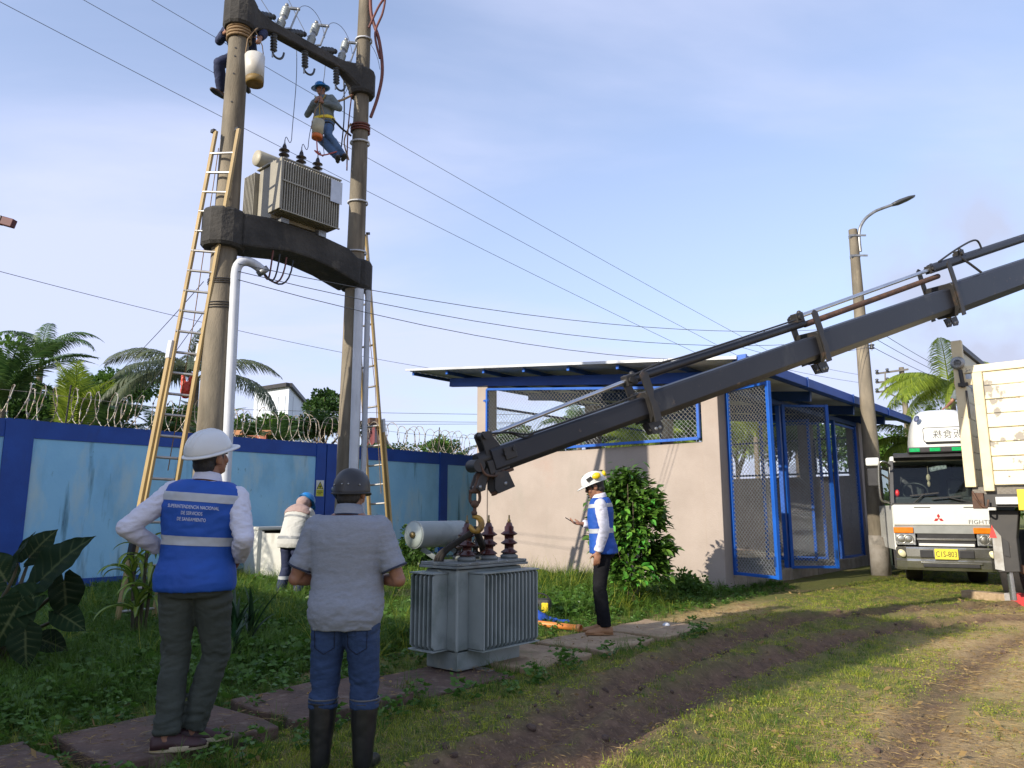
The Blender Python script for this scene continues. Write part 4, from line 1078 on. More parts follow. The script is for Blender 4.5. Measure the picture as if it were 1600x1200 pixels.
for f, w_, h_ in ((0, .05, .04), (.12, .07, .05), (.3, .13, .06), (.7, .14, .05), (.95, .08, .03), (1, .03, .015)):
    c_ = ha + (hb_ - ha) * f; rings.append([c_ + hs * (math.cos(a) * w_) + hu * (math.sin(a) * h_) for a in np.linspace(0, 2 * PI, 12, endpoint=False)])
mb.loft(rings); mb.build('lamp_head', mat('dark_lamp_housing', (.05, .055, .06), rough=.4), lamp)
for z_ in (7.50, 7.02):
    r_ = .2 - .105 * z_ / 7.8
    mb = MB(); mb.lathe([(r_ + .004, z_), (r_ + .008, z_ + .06)], LB, UP, 14); mb.beam(LB + V((-.15, -.1, z_ + .03)), LB + V((.24, -.1, z_ + .03)), .02, .04); mb.build('clamp', m_steel, lamp)
INS = []
for z_ in (5.42, 5.18, 4.94):
    c_ = LB + V((.17, -.08, z_)); INS.append(c_)
    mb = MB(); mb.lathe([(0, -.05), (.05, -.05), (.06, -.03), (.03, 0), (.06, .03), (.05, .05), (0, .05)], c_, UP, 10); mb.build('insulator', m_porc_dk, lamp)
mb = MB(); mb.tube([LB + V((.16, -.09, 4.85)), LB + V((.16, -.09, 5.5))], .012, 6); mb.build('rack', m_steel, lamp)

# ------------------------------------------------------------------ white lorry, nose to the camera
m_tw = mat('white_lorry_paint', (.72, .73, .69), (.66, .67, .62), ns=2, rough=.28, dirt=[((.42, .36, .27), 2.5, .66, .95, (1, 1, .5))])
m_chrome2 = mat('dusty_chrome', (.50, .50, .46), (.40, .39, .34), ns=3, rough=.22, metal=.85, dirt=[((.28, .24, .17), 3, .55, .9)])
m_trim = mat('black_trim', (.018, .018, .02), (.028, .028, .03), ns=8, rough=.45)
m_orange = mat('amber_lens', (.75, .21, .015), (.66, .16, .01), ns=14, rough=.15)
m_lens = mat('lamp_glass', (.62, .64, .64), (.30, .31, .32), ns=26, lo=.42, hi=.58, rough=.1, metal=.55)
m_glass = glass('windscreen_glass')
m_tyre = mat('tyre', (.02, .019, .018), (.035, .03, .026), ns=6, rough=.85)
m_green = mat('green_marker_lens', (.01, .42, .12), (.01, .30, .09), ns=30, rough=.2)
ta = math.radians(26)
SX = .74
T0 = V((7.97, 13.80, 0)); TX = V((math.cos(ta), -math.sin(ta), 0)); TY = V((math.sin(ta), math.cos(ta), 0))
TRR = Matrix((TX, TY, UP)).transposed()
lorry = thing('lorry', 'white cab-over lorry parked nose forward beyond the cream truck', 'lorry', T0)
def Q(x, y, z): return T0 + TX * (x * SX) + TY * y + UP * z
def qbox(x0, x1, y0, y1, z0, z1, name, m_, par=None, bevel=0., mb=None):
    n_ = mb or MB(); n_.box(Q((x0 + x1) / 2, (y0 + y1) / 2, (z0 + z1) / 2), ((x1 - x0) * SX, y1 - y0, z1 - z0), TRR)
    if mb is None: return n_.build(name, m_, par or lorry, bevel)
def outline_strip(pts, x0, x1, name, m_, bevel=.01, par=None):
    mb = MB(); mb.prism([(p[0], p[1]) for p in pts], Q((x0 + x1) / 2, 0, 0), TY, UP, TX * ((x1 - x0) * SX)); return mb.build(name, m_, par or lorry, bevel)
qbox(-1.13, 1.13, .0, .07, 1.08, 1.47, 'front_panel', m_tw, bevel=.03)
qbox(-1.12, 1.12, .02, .08, .93, 1.078, 'garnish', mat('grey_garnish', (.30, .31, .30), (.24, .25, .24), ns=4, rough=.4), bevel=.01)
qbox(-.62, .62, .04, .09, .705, .925, 'grille', m_trim)
for z_ in (.83,): qbox(-.64, .64, .01, .05, z_ - .02, z_ + .02, 'grille_bar', m_chrome2, bevel=.006)
qbox(-.60, .60, .0, .05, .705, .755, 'grille_bar', m_tw, bevel=.01)
for sd in (-1, 1):
    x0, x1 = sorted((sd * .66, sd * 1.12))
    h = qbox(x0, x1, .0, .08, .72, .93, 'headlight', m_lens, bevel=.015)
    for q in (.36, .7):
        mb = MB(); mb.lathe([(0, -.006), (.06, -.006), (.075, .0), (.085, -.010), (.09, 0)], Q(sd * (.66 + .46 * q), -.001, .825), TY, 14); mb.build('reflector', m_chrome2, h)
    x0, x1 = sorted((sd * (.70 if sd < 0 else .60), sd * 1.14))
    qbox(x0, x1, -.012, .08, .938, 1.045, 'indicator', m_orange, bevel=.012)
# bumper with openings, fog lamps and the yellow plate
mb = MB(); rings = []
for x_ in (-1.17, -1.13, -.9, -.4, 0, .4, .9, 1.13, 1.17):
    yy = .25 if abs(x_) > 1.15 else (.06 if abs(x_) > 1.1 else -.10 + .05 * abs(x_) ** 3)
    rings.append([Q(x_, yy + a, z_) for a, z_ in ((.02, .69), (0, .66), (0, .52), (.015, .47), (-.01, .44), (.02, .32), (.06, .27), (.30, .27), (.30, .69))])
mb.loft(rings, smooth=False); bum = mb.build('bumper', m_chrome2, lorry, bevel=.006)
for x0, x1 in ((-.60, -.31), (.24, .56)): qbox(x0, x1, -.107, -.06, .50, .64, 'air_opening', m_trim, bum, bevel=.012)
qbox(-.55, .66, -.108, -.06, .33, .395, 'air_slot', m_trim, bum, bevel=.012)
qbox(-.60, .71, -.112, -.08, .395, .42, 'slot_lip', m_chrome2, bum, bevel=.008)
for x_ in (-1.0, .95):
    mb = MB(); mb.lathe([(0, -.02), (.055, -.02), (.06, 0), (0, 0)], Q(x_, -.085, .575), TY, 16, sx=1, sy=1.3); mb.build('fog_lamp', mat('cream_lens', (.75, .70, .45), rough=.15), bum)
pl = qbox(-.285, .215, -.122, -.113, .478, .665, 'number_plate', mat('yellow_plate', (.78, .66, .06), (.70, .58, .05), ns=12, rough=.4), lorry, bevel=.004)
put_text('plate_number', 'C1S-803', .145, Q(-.035, -.124, .565), TX, UP, m_trim, pl, sx=.68)
# emblem of three diamonds and the model lettering
mb = MB()
for k in range(3):
    a = math.radians(90 + 120 * k); d = V((math.cos(a), math.sin(a), 0)); e = V((-d.y, d.x, 0))
    mb.prism([(0, 0), tuple((d * .045 + e * .026)[:2]), tuple((d * .09)[:2]), tuple((d * .045 - e * .026)[:2])], Q(-.12, -.004, 1.21), TX, UP, TY * .008)
eo = mb.build('emblem', mat('red_emblem', (.50, .03, .03), rough=.3), lorry)
put_text('model_lettering', 'FIGHTER', .105, Q(.80, -.003, 1.145), TX, UP, mat('grey_lettering', (.10, .10, .10), rough=.4), lorry, sx=1.05)
for x_ in (-.46, .62): qbox(x_ - .18, x_ + .18, -.006, .004, 1.405, 1.42, 'grab_slot', m_trim)
# cab sides, pillars, roof and rear wall
for sd in (-1, 1):
    x0, x1 = sorted((sd * 1.13, sd * 1.08))
    TY0 = TY
    if sd < 0: TY = (TY0 - TX * .13)
    dn = outline_strip([(.06, .62), (.06, 1.45), (1.70, 1.45), (1.70, .80), (1.45, .80), (1.30, .62)], x0, x1, 'door', m_tw, .012)
    TY = TY0
    qb = MB(); qb.beam(Q(sd * 1.115, .06, 1.45), Q(sd * 1.05, .40, 2.30), .06, .07); qb.build('windscreen_pillar', m_trim, lorry)
    qb = MB(); qb.beam(Q(sd * 1.105, 1.55, 1.45), Q(sd * 1.05, 1.55, 2.30), .05, .30, up=TY); qb.build('door_pillar', m_tw, lorry)
    dq = .17 if sd < 0 else 0; g = MB(); g.add([Q(sd * (1.108 + dq * .12), .12, 1.46), Q(sd * (1.055 + dq * .42), .42, 2.25), Q(sd * (1.055 + dq * 1.42), 1.42, 2.25), Q(sd * (1.108 + dq * 1.42), 1.42, 1.46)], [(0, 1, 2, 3)]); g.build('side_window', m_glass, dn)
    hb2 = MB(); hb2.beam(Q(sd * 1.145, 1.15, 1.30), Q(sd * 1.145, 1.32, 1.30), .025, .03); hb2.build('door_handle', m_trim, dn)
qbox(-1.09, 1.09, .38, 2.0, 2.28, 2.40, 'roof', m_tw, bevel=.03)
qbox(-1.09, .15, 1.76, 1.86, .8, 2.28, 'rear_wall', m_trim); qbox(.55, 1.09, 1.76, 1.86, .8, 2.28, 'rear_wall', m_trim); qbox(.15, .55, 1.76, 1.86, .8, 1.6, 'rear_wall', m_trim)
ws = MB(); ws.add([Q(-1.09, .05, 1.46), Q(1.09, .05, 1.46), Q(1.02, .40, 2.30), Q(-1.02, .40, 2.30)], [(0, 1, 2, 3)]); wsc = ws.build('windscreen', m_glass, lorry)
qb = MB(); qb.beam(Q(-1.12, .035, 1.475), Q(1.12, .035, 1.475), .05, .045); qb.build('cowl', m_trim, lorry)
for a, b_ in (((-.72, .02, 1.44), (-.38, .07, 1.66)), ((.95, .02, 1.44), (.1, .06, 1.60))):
    qb = MB(); qb.tube([Q(*a), Q(*b_)], .012, 6); qb.beam(Q(b_[0] - .32, b_[1] - .01, b_[2] - .03), Q(b_[0] + .32, b_[1] - .01, b_[2] + .02), .012, .025); qb.build('wiper', m_trim, lorry)
qbox(-1.05, 1.05, .12, .62, 1.25, 1.62, 'dashboard', m_trim, bevel=.05)
for x_ in (-.55, .55):
    qbox(x_ - .28, x_ + .28, 1.35, 1.55, 1.2, 2.0, 'seat', m_trim, bevel=.06)
st_ = MB(); c_ = Q(-.55, .62, 1.72); st_.tube([c_ + (TX * math.cos(a) + (UP * .75 - TY * -.6) * math.sin(a)) * .22 for a in np.linspace(0, 2 * PI, 20, endpoint=False)], .018, 6, closed=True); st_.build('steering_wheel', m_trim, lorry)
qb = MB(); qb.box(Q(.02, .5, 2.16), (.30, .04, .09), TRR @ Matrix.Rotation(-.2, 3, 'Y')); qb.build('inside_mirror', m_lens, lorry, bevel=.015)
qb = MB(); qb.tube([Q(-.22, .5, 2.2), Q(-.22, .5, 2.02)], .004, 4); qb.ball(Q(-.22, .5, 1.98), (.04, .03, .07)); qb.ball(Q(-.22, .5, 1.86), (.03, .03, .06)); qb.build('hanging_charm', mat('straw_charm', (.45, .36, .24), (.3, .22, .15), ns=30), lorry)
qb = MB(); qb.ball(Q(-.98, .16, 1.68), (.04, .04, .07)); qb.build('red_trinket', mat('red_plastic', (.55, .03, .04), rough=.4), lorry)
# visor and marker lights
mb = MB(); mb.prism([(.30, 2.30), (.16, 2.36), (.20, 2.44), (.42, 2.46)], Q(.0, 0, 0), TY, UP, TX * 1.48); vz = mb.build('visor', m_trim, lorry, bevel=.01)
lb_ = qbox(-.66, .72, .12, .3, 2.43, 2.545, 'light_bar', m_trim, bevel=.025)
for x_ in (-.50, -.04, .45): qbox(x_ - .12, x_ + .12, .105, .14, 2.455, 2.525, 'marker_light', m_green, lb_, bevel=.006)
# roof fairing: horizontal slices
mb = MB(); rings = []
for z_, hw, y0 in ((2.40, .84, .30), (2.55, .85, .27), (2.75, .84, .32), (2.95, .79, .45), (3.12, .72, .60), (3.25, .62, .78), (3.33, .50, .98), (3.37, .32, 1.25)):
    y1 = 2.05; yc = (y0 + y1) / 2; hy = (y1 - y0) / 2; ring = []
    for k in range(40):
        a = 2 * PI * k / 40; ca, sa = math.cos(a), math.sin(a)
        ex = 2 / 4.2
        ring.append(Q(.20 + math.copysign(abs(ca) ** ex, ca) * hw * .92, yc + math.copysign(abs(sa) ** ex, sa) * hy, z_))
    rings.append(ring)
mb.loft(rings); fai = mb.build('roof_fairing', m_tw, lorry)
sb_ = MB(); rr = []
for (cx, cz_, a0) in ((.62, .10, 0), (-.62, .10, 90), (-.62, -.10, 180), (.62, -.10, 270)):
    for q in range(5):
        a = math.radians(a0 + q * 22.5); rr.append((cx + .05 * math.cos(a), cz_ + .05 * math.sin(a)))
fup = (UP * .97 + TY * .22).normalized(); fn = TX.cross(fup)
sb_.prism(rr, Q(.40, .258, 2.78), TX * SX, fup, fn * .02); fb = sb_.build('fairing_sign', m_trim, lorry)
sb_ = MB(); sb_.prism([(p[0] * .975, p[1] * .9) for p in rr], Q(.40, .2556, 2.78), TX * SX, fup, fn * .02); sb_.build('sign_face', m_tw, fb)
put_text('sign_lettering', '売販食株', .19, Q(.40, .243, 2.775), TX, fup, mat('sign_ink', (.06, .06, .065)), fb, mirror=True, sx=.85, spacing=1.12)
mb = MB(); mb.lathe([(0, -.01), (.07, -.008), (.085, .0), (0, .01)], Q(-.36, .52, 3.13), (TX * -.35 - TY + UP * .8), 12, sy=.6); mb.build('fairing_badge', mat('blue_grey_badge', (.12, .14, .24), rough=.4), lorry)
# outside mirrors
for sd in (-1, 1):
    mb = MB(); mb.tube(spline([Q(sd * 1.1, .15, 2.2), Q(sd * 1.22, -.05, 2.27), Q(sd * 1.36, -.06, 2.2), Q(sd * 1.38, -.05, 1.6), Q(sd * 1.25, 0, 1.52), Q(sd * 1.12, .1, 1.5)], 6), .022, 8); ma = mb.build('mirror_arm', m_chrome2, lorry)
    mb = MB(); mb.box(Q(sd * 1.50, -.02, 1.98), (.22, .09, .36), TRR); mb.build('mirror', m_trim, ma, bevel=.03)
    mb = MB(); mb.box(Q(sd * 1.5, -.02, 2.28), (.24, .10, .16), TRR); mb.build('wide_mirror', m_tw, ma, bevel=.03)
# running gear
def wheel(c, ax, r, w_, par, name='wheel'):
    mb = MB(); mb.lathe([(r * .55, -w_ / 2), (r * .93, -w_ / 2), (r, -w_ * .36), (r, w_ * .36), (r * .93, w_ / 2), (r * .55, w_ / 2)], c, ax, 30); o_ = mb.build(name, m_tyre, par)
    mb = MB(); mb.lathe([(0, -w_ * .25), (r * .2, -w_ * .45), (r * .5, -w_ * .30), (r * .56, -w_ * .48), (r * .56, w_ * .48), (0, w_ * .3)], c, ax, 24); mb.build('rim', m_steel, o_)
for sd in (-1, 1):
    wheel(Q(sd * .72, 1.0, .50), TX * -sd, .50, .28, lorry); wheel(Q(sd * .80, 4.9, .50), TX * -sd, .50, .5, lorry)
for x_ in (-.4, .4): qbox(x_ - .05, x_ + .05, .3, 6.2, .55, .80, 'chassis_rail', m_trim)
qbox(-1.15, 1.15, 2.15, 6.4, 1.0, 1.12, 'load_bed', m_wood_grey); qbox(-.9, .9, .3, 1.7, .6, .95, 'engine_box', m_trim)

# ------------------------------------------------------------------ cream crane truck, rear corner in view
m_cream = mat('cream_paint_peeling', (.76, .69, .48), (.72, .64, .43), ns=3, rough=.55, bump=.06, bs=15, dirt=[((.30, .27, .22), 3.2, .585, .60), ((.20, .12, .07), 9, .70, .72), ((.45, .38, .24), 2, .62, .9, (1, 1, .4))])
m_cream_clean = mat('cream_post_paint', (.72, .62, .40), (.66, .55, .34), ns=6, rough=.55, dirt=[((.18, .10, .06), 11, .67, .70)])
K0 = V((6.52, 10.50, 0))
def K(a, b_, z): return K0 + NX * a + AX * b_ + UP * z
KR = Matrix((NX, AX, UP)).transposed()
ctr = thing('crane_truck', 'cream crane truck with peeling plank sides, only its rear corner in view', 'truck', K(1.2, 3, 0))
def kbox(a0, a1, b0, b1, z0, z1, name, m_, par=None, bevel=0., label=None):
    mb = MB(); mb.box(K((a0 + a1) / 2, (b0 + b1) / 2, (z0 + z1) / 2), (a1 - a0, b1 - b0, z1 - z0), KR); return mb.build(name, m_, par or ctr, bevel, label)
zb, zt2 = 1.70, 3.40
bh = (3.30 - zb) / 8
for k in range(8):
    pr = .0 if k % 2 else .018
    kbox(.265, 2.3, -.03 - pr, .01, zb + k * bh + .006, zb + (k + 1) * bh - .004, 'plank', m_cream, bevel=.008)
kbox(-.02, 2.35, -.055, .03, 3.302, 3.41, 'top_rail', m_cream, bevel=.01)
kbox(.135, .262, -.075, .02, 1.62, 3.30, 'stake', m_cream_clean, bevel=.012)
kbox(-.09, .045, -.05, .06, 1.68, 3.80, 'corner_post', m_cream_clean, bevel=.01)
kbox(.045, .13, -.045, -.01, 3.13, 3.22, 'hinge_strap', m_cream_clean, bevel=.005)
mb = MB(); mb.lathe([(.05, -.02), (.085, -.02), (.095, 0), (.085, .02), (.05, .02), (.045, 0), (.05, -.02)], K(-.02, -.08, 3.46), AX, 20); mb.build('locking_ring', m_steel, ctr)
mb = MB(); mb.tube([K(-.0, -.07, 3.36), K(.02, -.07, 3.1)], .028, 8); mb.box(K(.02, -.07, 3.14), (.12, .06, .05), KR); mb.tube([K(.05, -.07, 3.05), K(.055, -.06, 2.65)], .015, 6); mb.build('latch', m_boom_dk, ctr)
for k in range(8):
    kbox(-.05, -.02, .06, 5.6, zb + k * .25 + .004, zb + (k + 1) * .25 - .004, 'plank', m_cream if k % 2 else m_steel)
kbox(-.06, .02, .06, 5.6, 3.705, 3.79, 'side_rail', m_boom_dk, bevel=.006)
kbox(2.32, 2.36, .06, 5.6, zb, 3.3, 'side_board', m_cream); kbox(.0, 2.33, 5.6, 5.66, zb, 3.7, 'head_board', m_cream)
kbox(-.02, 2.33, .03, 5.6, 1.58, 1.68, 'load_bed', m_wood_grey)
kbox(.0, 2.35, -.02, .25, 1.40, 1.578, 'rear_beam', m_boom_dk, bevel=.01)
kbox(-.02, .12, -.06, .2, 1.38, 1.60, 'hinge_block', m_rusty, bevel=.01)
kbox(.26, .60, -.075, -.022, 1.44, 1.54, 'reflector_plate', mat('white_plate', (.66, .68, .66), rough=.4), bevel=.004)
kbox(.52, .85, -.12, -.08, 1.36, 1.64, 'marker_board', mat('yellow_board', (.72, .50, .02), rough=.45), bevel=.004)
mb = MB(); mb.tube(spline([K(.0, -.1, 1.62), K(.05, -.13, 1.5), K(.1, -.1, 1.42), K(.16, -.14, 1.4), K(.18, -.1, 1.5)], 6), .014, 6); mb.build('chain', m_rusty, ctr)
# outrigger leg
og = K(.22, .32, 0)
mb = MB(); mb.prism([(-.10, 1.36), (.26, 1.36), (.20, .98), (.20, .52), (-.06, .50), (-.10, .62)], og + UP * 0, NX, UP, AX * .20); leg_ = mb.build('outrigger', m_boom_dk, ctr, bevel=.012)
mb = MB(); mb.prism([(-.09, .55), (.02, .53), (.02, 1.0), (-.085, 1.15)], og - AX * .112, NX, UP, AX * .02); mb.build('hatched_plate', mat('worn_pale_plate', (.40, .40, .37), (.26, .24, .2), ns=7, rough=.6), leg_)
mb = MB(); mb.prism([(-.12, .98), (-.03, .98), (-.075, 1.16)], og - AX * .128, NX, UP, AX * .008); mb.build('triangle_reflector', mat('red_reflector', (.75, .07, .06), rough=.25), leg_)
mb = MB(); mb.prism([(.03, .74), (.10, .72), (.10, .92), (.03, .98)], og - AX * .112, NX, UP, AX * .012); mb.build('slot', m_black, leg_)
mb = MB(); mb.tube([og + NX * .06 + UP * .55, og + NX * .07 + UP * .13], .042, 12); mb.build('piston', m_chrome, leg_)
mb = MB(); mb.beam(og + NX * .12 + UP * .6, og + NX * .62 + AX * .4 + UP * .28, .08, .10); mb.build('brace', m_rusty, leg_)
kbox(.75, .95, -.05, .1, .55, 1.4, 'tail_lamp_post', m_boom_dk); kbox(.6, 2.0, .3, .5, .75, .95, 'underrun_bar', m_tw)
for b_ in (1.6, 2.9): wheel(K(.25, b_ + .3, .52), NX, .52, .5, ctr); wheel(K(2.1, b_ + .3, .52), NX, .52, .5, ctr)
for a_ in (.8, 1.55): kbox(a_ - .06, a_ + .06, .25, 8.2, 1.1, 1.4, 'chassis_rail', m_boom_dk)
wheel(K(.3, 7.4, .52), NX, .52, .3, ctr); wheel(K(2.05, 7.4, .52), NX, .52, .3, ctr)
kbox(.05, 2.3, 6.3, 8.3, .9, 2.9, 'cab', m_tw, bevel=.12)
be = BP(BLEN + 1.6)
mb = MB(); mb.tube([V((be.x, be.y, 1.65)), V((be.x, be.y, be.z - .35))], .20, 16); mb.box(V((be.x, be.y, be.z - .1)), (.42, .42, .8)); mb.build('crane_column', m_boom_dk, ctr, bevel=.02)
# timber beam under the jack
tb0 = G(1508, 934, .0); tb1 = G(1577, 941, .0); td = (tb1 - tb0).normalized(); tb_ = thing('packing_timber', 'pale timber beam with red and white banded end under the truck outrigger', 'timber beam', (tb0 + tb1) / 2)
mb = MB(); mb.beam(tb0 + UP * .055, tb1 + UP * .055, .20, .13); mb.build('beam', mat('pale_timber', (.42, .31, .19), (.30, .21, .12), ns=5, rough=.85, bump=.2, st=(1, 5, 5)), tb_, bevel=.008)
mb = MB(); mb.beam(tb1 + td * .003 + UP * .055, tb1 + td * .085 + UP * .055, .24, .17); mb.build('white_band', mat('dirty_white_band', (.46, .44, .42), (.2, .19, .18), ns=10), tb_)
mb = MB(); mb.beam(tb1 + td * .088 + UP * .055, tb1 + td * .50 + UP * .055, .24, .17); mb.build('red_band', mat('red_band', (.62, .06, .06), (.5, .04, .04), ns=6, rough=.5), tb_)

# ------------------------------------------------------------------ beyond the wall
m_whs = mat('white_cladding', (.62, .66, .70), (.54, .58, .62), ns=2, rough=.5, st=(1, 1, .2))
def slab_house(name, label, cat, d, u0, u1, um, v_eave, v_peak, m_w, m_r, depth=9, seam=0):
    """a shed with its gable towards us: u0..um gable end wall, um..u1 long side"""
    a = P(u0, v_eave, d); c_ = P(um, v_peak, d - 2); e = P(u1, v_eave + 14, d + depth)
    t_ = thing(name, label, cat, (c_.x, c_.y, 0))
    z1 = c_.z; base = 0
    m_ = MB(); m_.add([V((a.x, a.y, base)), V((c_.x, c_.y, base)), V((c_.x, c_.y, z1)), V((a.x, a.y, a.z))], [(0, 1, 2, 3)]); m_.build('gable_wall', m_w, t_)
    ez = z1 - .5
    m_ = MB(); m_.add([V((c_.x, c_.y, base)), V((e.x, e.y, base)), V((e.x, e.y, ez)), V((c_.x, c_.y, z1))], [(0, 1, 2, 3)]); m_.build('side_wall', m_w, t_)
    m_ = MB(); m_.beam(V((a.x, a.y - .1, a.z + .1)), V((c_.x, c_.y - .1, z1 + .1)), .4, .22); m_.beam(V((c_.x, c_.y - .1, z1 + .1)), V((e.x, e.y, ez + .1)), .4, .22); m_.build('roof_edge', m_r, t_)
    bx_ = V((e.x - c_.x, e.y - c_.y, 0)) + V((a.x - c_.x, a.y - c_.y, 0))
    f_ = V((c_.x, c_.y, 0)) + bx_
    m_ = MB(); m_.add([V((a.x, a.y, a.z + .12)), V((c_.x, c_.y, z1 + .12)), V((e.x, e.y, ez + .12)), V((f_.x, f_.y, a.z - .3))], [(0, 1, 2, 3)]); m_.build('roof', m_r, t_)
    for k in range(seam):
        for (p_, q_, zt_) in ((a, c_, .94), (c_, e, .94)):
            f = (k + .5) / seam; x_ = p_ + (q_ - p_) * f
            m_ = MB(); m_.beam(V((x_.x, x_.y - .03, .0)), V((x_.x, x_.y - .03, x_.z * zt_)), .06, .06, up=V((0, 1, 0))); m_.build('cladding_seam', m_w, t_)
    return t_
slab_house('warehouse', 'white sheet-clad warehouse beyond the wall, left of the right pole', 'warehouse', 46, 398, 506, 452, 612, 604, m_whs, m_boom_dk, 14, 5)
slab_house('hut', 'dark red shed glimpsed behind the right ladder above the wall', 'hut', 33, 566, 602, 586, 668, 661, mat('red_boards', (.20, .05, .05), (.15, .035, .035), ns=4), m_rusty, 5, 2)
m_brick = mat('orange_brick', (.46, .20, .11), (.34, .14, .08), ns=6, rough=.9, rand=.25)
br = thing('brick_wall', 'stub of raw orange brick wall beyond the razor wire, right of the left pole', 'brick wall', P(392, 680, 19.5))
rb = random.Random(5)
c0_ = P(362, 668, 19.5)
for r_ in range(7):
    for k in range(7):
        if rb.random() < .12 + .07 * r_: continue
        c_ = V((c0_.x - .6 + k * .26 + (.13 if r_ % 2 else 0), c0_.y + rb.uniform(-.02, .02), 2.55 + r_ * .14))
        mb = MB(); mb.box(c_, (.245, .12, .125)); mb.build('brick', m_brick, br)
mb = MB(); mb.box(V((c0_.x + .25, c0_.y + .05, 1.2)), (2.0, .2, 2.6)); mb.build('lower_courses', m_brick, br)
# far pylon pole with three crossarms
fp = P(1416, 640, 31); fpz = P(1413, 574, 31).z
far_pole = thing('utility_pole', 'distant pole carrying three stacked wooden crossarms right of the street lamp', 'pole', (fp.x, fp.y, 0))
mb = MB(); mb.tube([V((fp.x + .05, fp.y, 0)), V((fp.x - .05, fp.y, fpz))], [.16, .10], 10); mb.build('shaft', m_pole, far_pole)
for v0, v1 in ((584, 577), (598, 592), (613, 606)):
    a = P(1369, v0, 30.8); b_ = P(1419, v1, 30.9)
    mb = MB(); mb.beam(a, b_, .06, .08); arm_ = mb.build('crossarm', m_wood_grey, far_pole)
    for f in (.03, .35):
        p_ = a + (b_ - a) * f
        mb = MB(); mb.lathe([(0, -.05), (.08, -.03), (.05, .05), (.08, .1), (0, .14)], p_ + UP * .04, UP, 8); mb.build('insulator', m_porc_dk, arm_)
a = P(1383, 582, 30.8); b_ = P(1383, 612, 30.8); mb = MB(); mb.tube([a, b_], .03, 6); mb.tube([P(1383, 612, 30.8), P(1414, 626, 30.9)], .03, 6); mb.build('brace', m_wood_grey, far_pole)

m_line = mat('weathered_line', (.07, .075, .085), rough=.6)
# ------------------------------------------------------------------ overhead wires
def wire(pts, r, label, group, sag=0., m_=None):
    pts = [V(p) for p in pts]
    if len(pts) == 2:
        a, b_ = pts; pts = [a + (b_ - a) * (k / 16) - UP * sag * 4 * (k / 16) * (1 - k / 16) for k in range(17)]
    mb = MB(); mb.tube(pts, r * .68, 5); c_ = pts[0]
    o_ = bpy.data.objects.new('overhead_wire', mb.mesh('overhead_wire', c_)); o_.data.materials.append(m_ or m_line); C.objects.link(o_); o_.location = c_
    return tag(o_, label, 'wire', group)
gW = 'long wires crossing behind the poles'
wire([P(-120, -60, 16), P(1110, 562, 34)], .013, 'lowest of the three long wires crossing the sky behind the poles', gW, .18)
wire([P(-20, -85, 17), P(1165, 562, 35)], .013, 'middle one of the three long wires crossing the sky behind the poles', gW, .18)
wire([P(110, -75, 18), P(1200, 548, 36)], .013, 'uppermost of the three long wires crossing the sky behind the poles', gW, .18)
gS = 'service wires from the platform poles to the street lamp'
for k, (v0, lb) in enumerate(((412, 'top'), (424, 'middle'), (437, 'bottom'))):
    a = P(372, v0, 8.75); wire([a, INS[k]], .0075, f'{lb} of the three slack wires running from the left pole to the street lamp', gS, .42 + .10 * k)
wire([P(-60, 408, 13), P(670, 575, 22)], .009, 'single wire sloping from the left edge down past both poles', 'yard wires', .15)
for k in range(3): wire([INS[k], P(1560 + 14 * k, 610 + 10 * k, 27)], .010, f'{("upper", "middle", "lower")[k]} wire leaving the street lamp down to the right behind the boom', 'wires right of the street lamp', .2)
for k, (v0, v1) in enumerate(((640, 648), (655, 660), (664, 662))): wire([P(225, v0 - 5, 27), P(820, v1, 30)], .014, f'{("upper", "middle", "lower")[k]} dark cable strung low beyond the razor wire', 'low cables beyond the wall', .05)
wire([P(318, 440, 9.1), P(150, 612, 17)], .008, 'stay wire going down left from the left pole behind the ladder', 'stay wires', .1)
wire([P(330, 470, 9.1), P(205, 632, 17)], .008, 'second stay wire going down left from the left pole', 'stay wires', .1)
for k, (u, v, u2, v2) in enumerate(((1140, 556, 1345, 598), (1150, 540, 1340, 585))): wire([P(u, v, 30), P(u2, v2, 40)], .014, f'{("lower", "upper")[k]} far wire between the shed roof and the street lamp pole', 'far wires', .1)
wire([P(-120, 715, 12.4), P(45, 690, 12.5), P(96, 686, 12.6), P(60, 706, 12.4), P(0, 716, 12.3), P(-60, 735, 12.3)], .012, 'slack black cable hanging across the far left wall pillar', 'yard wires')
# droppers between crossarm, arresters and the transformer bushings
def dropper(a, b_, label, bow):
    a, b_ = V(a), V(b_); L_ = (a - b_).length
    pts = bez(a, a - UP * L_ * .35 + bow, b_ + UP * L_ * .3 + bow, b_ + PA * .10 + UP * .04, 14) + bez(b_ + PA * .10 + UP * .04, b_ + PA * .07 - UP * .12, b_ + PA * .02 + UP * .16, b_, 8)[1:]
    o_ = wire(pts, .0075, label, 'dropper wires to the old transformer'); return o_
for k, lb in enumerate(('left', 'middle', 'right')):
    dropper(cut_top[k] - UP * .35 - PN * .05, tx1_tops[k], f'dropper wire looping down to the {lb} bushing of the old transformer', PA * (.10 if k < 2 else -.05))
    p_ = cut_top[k]; wire(bez(p_, p_ + UP * .22 + PA * .1, p_ + UP * .18 + PA * .38, p_ + PA * .46 - UP * .22), .006, f'short jumper wire arching off the {lb} fuse cutout', 'jumper wires on the crossarm')
    wire([PP((.24, .74, 1.28)[k], -.2, 8.12), P((395, 430, 480)[k] - 60, -60, 11)], .008, f'line wire running up and away from the {lb} slanting insulator', 'line wires above the crossarm')
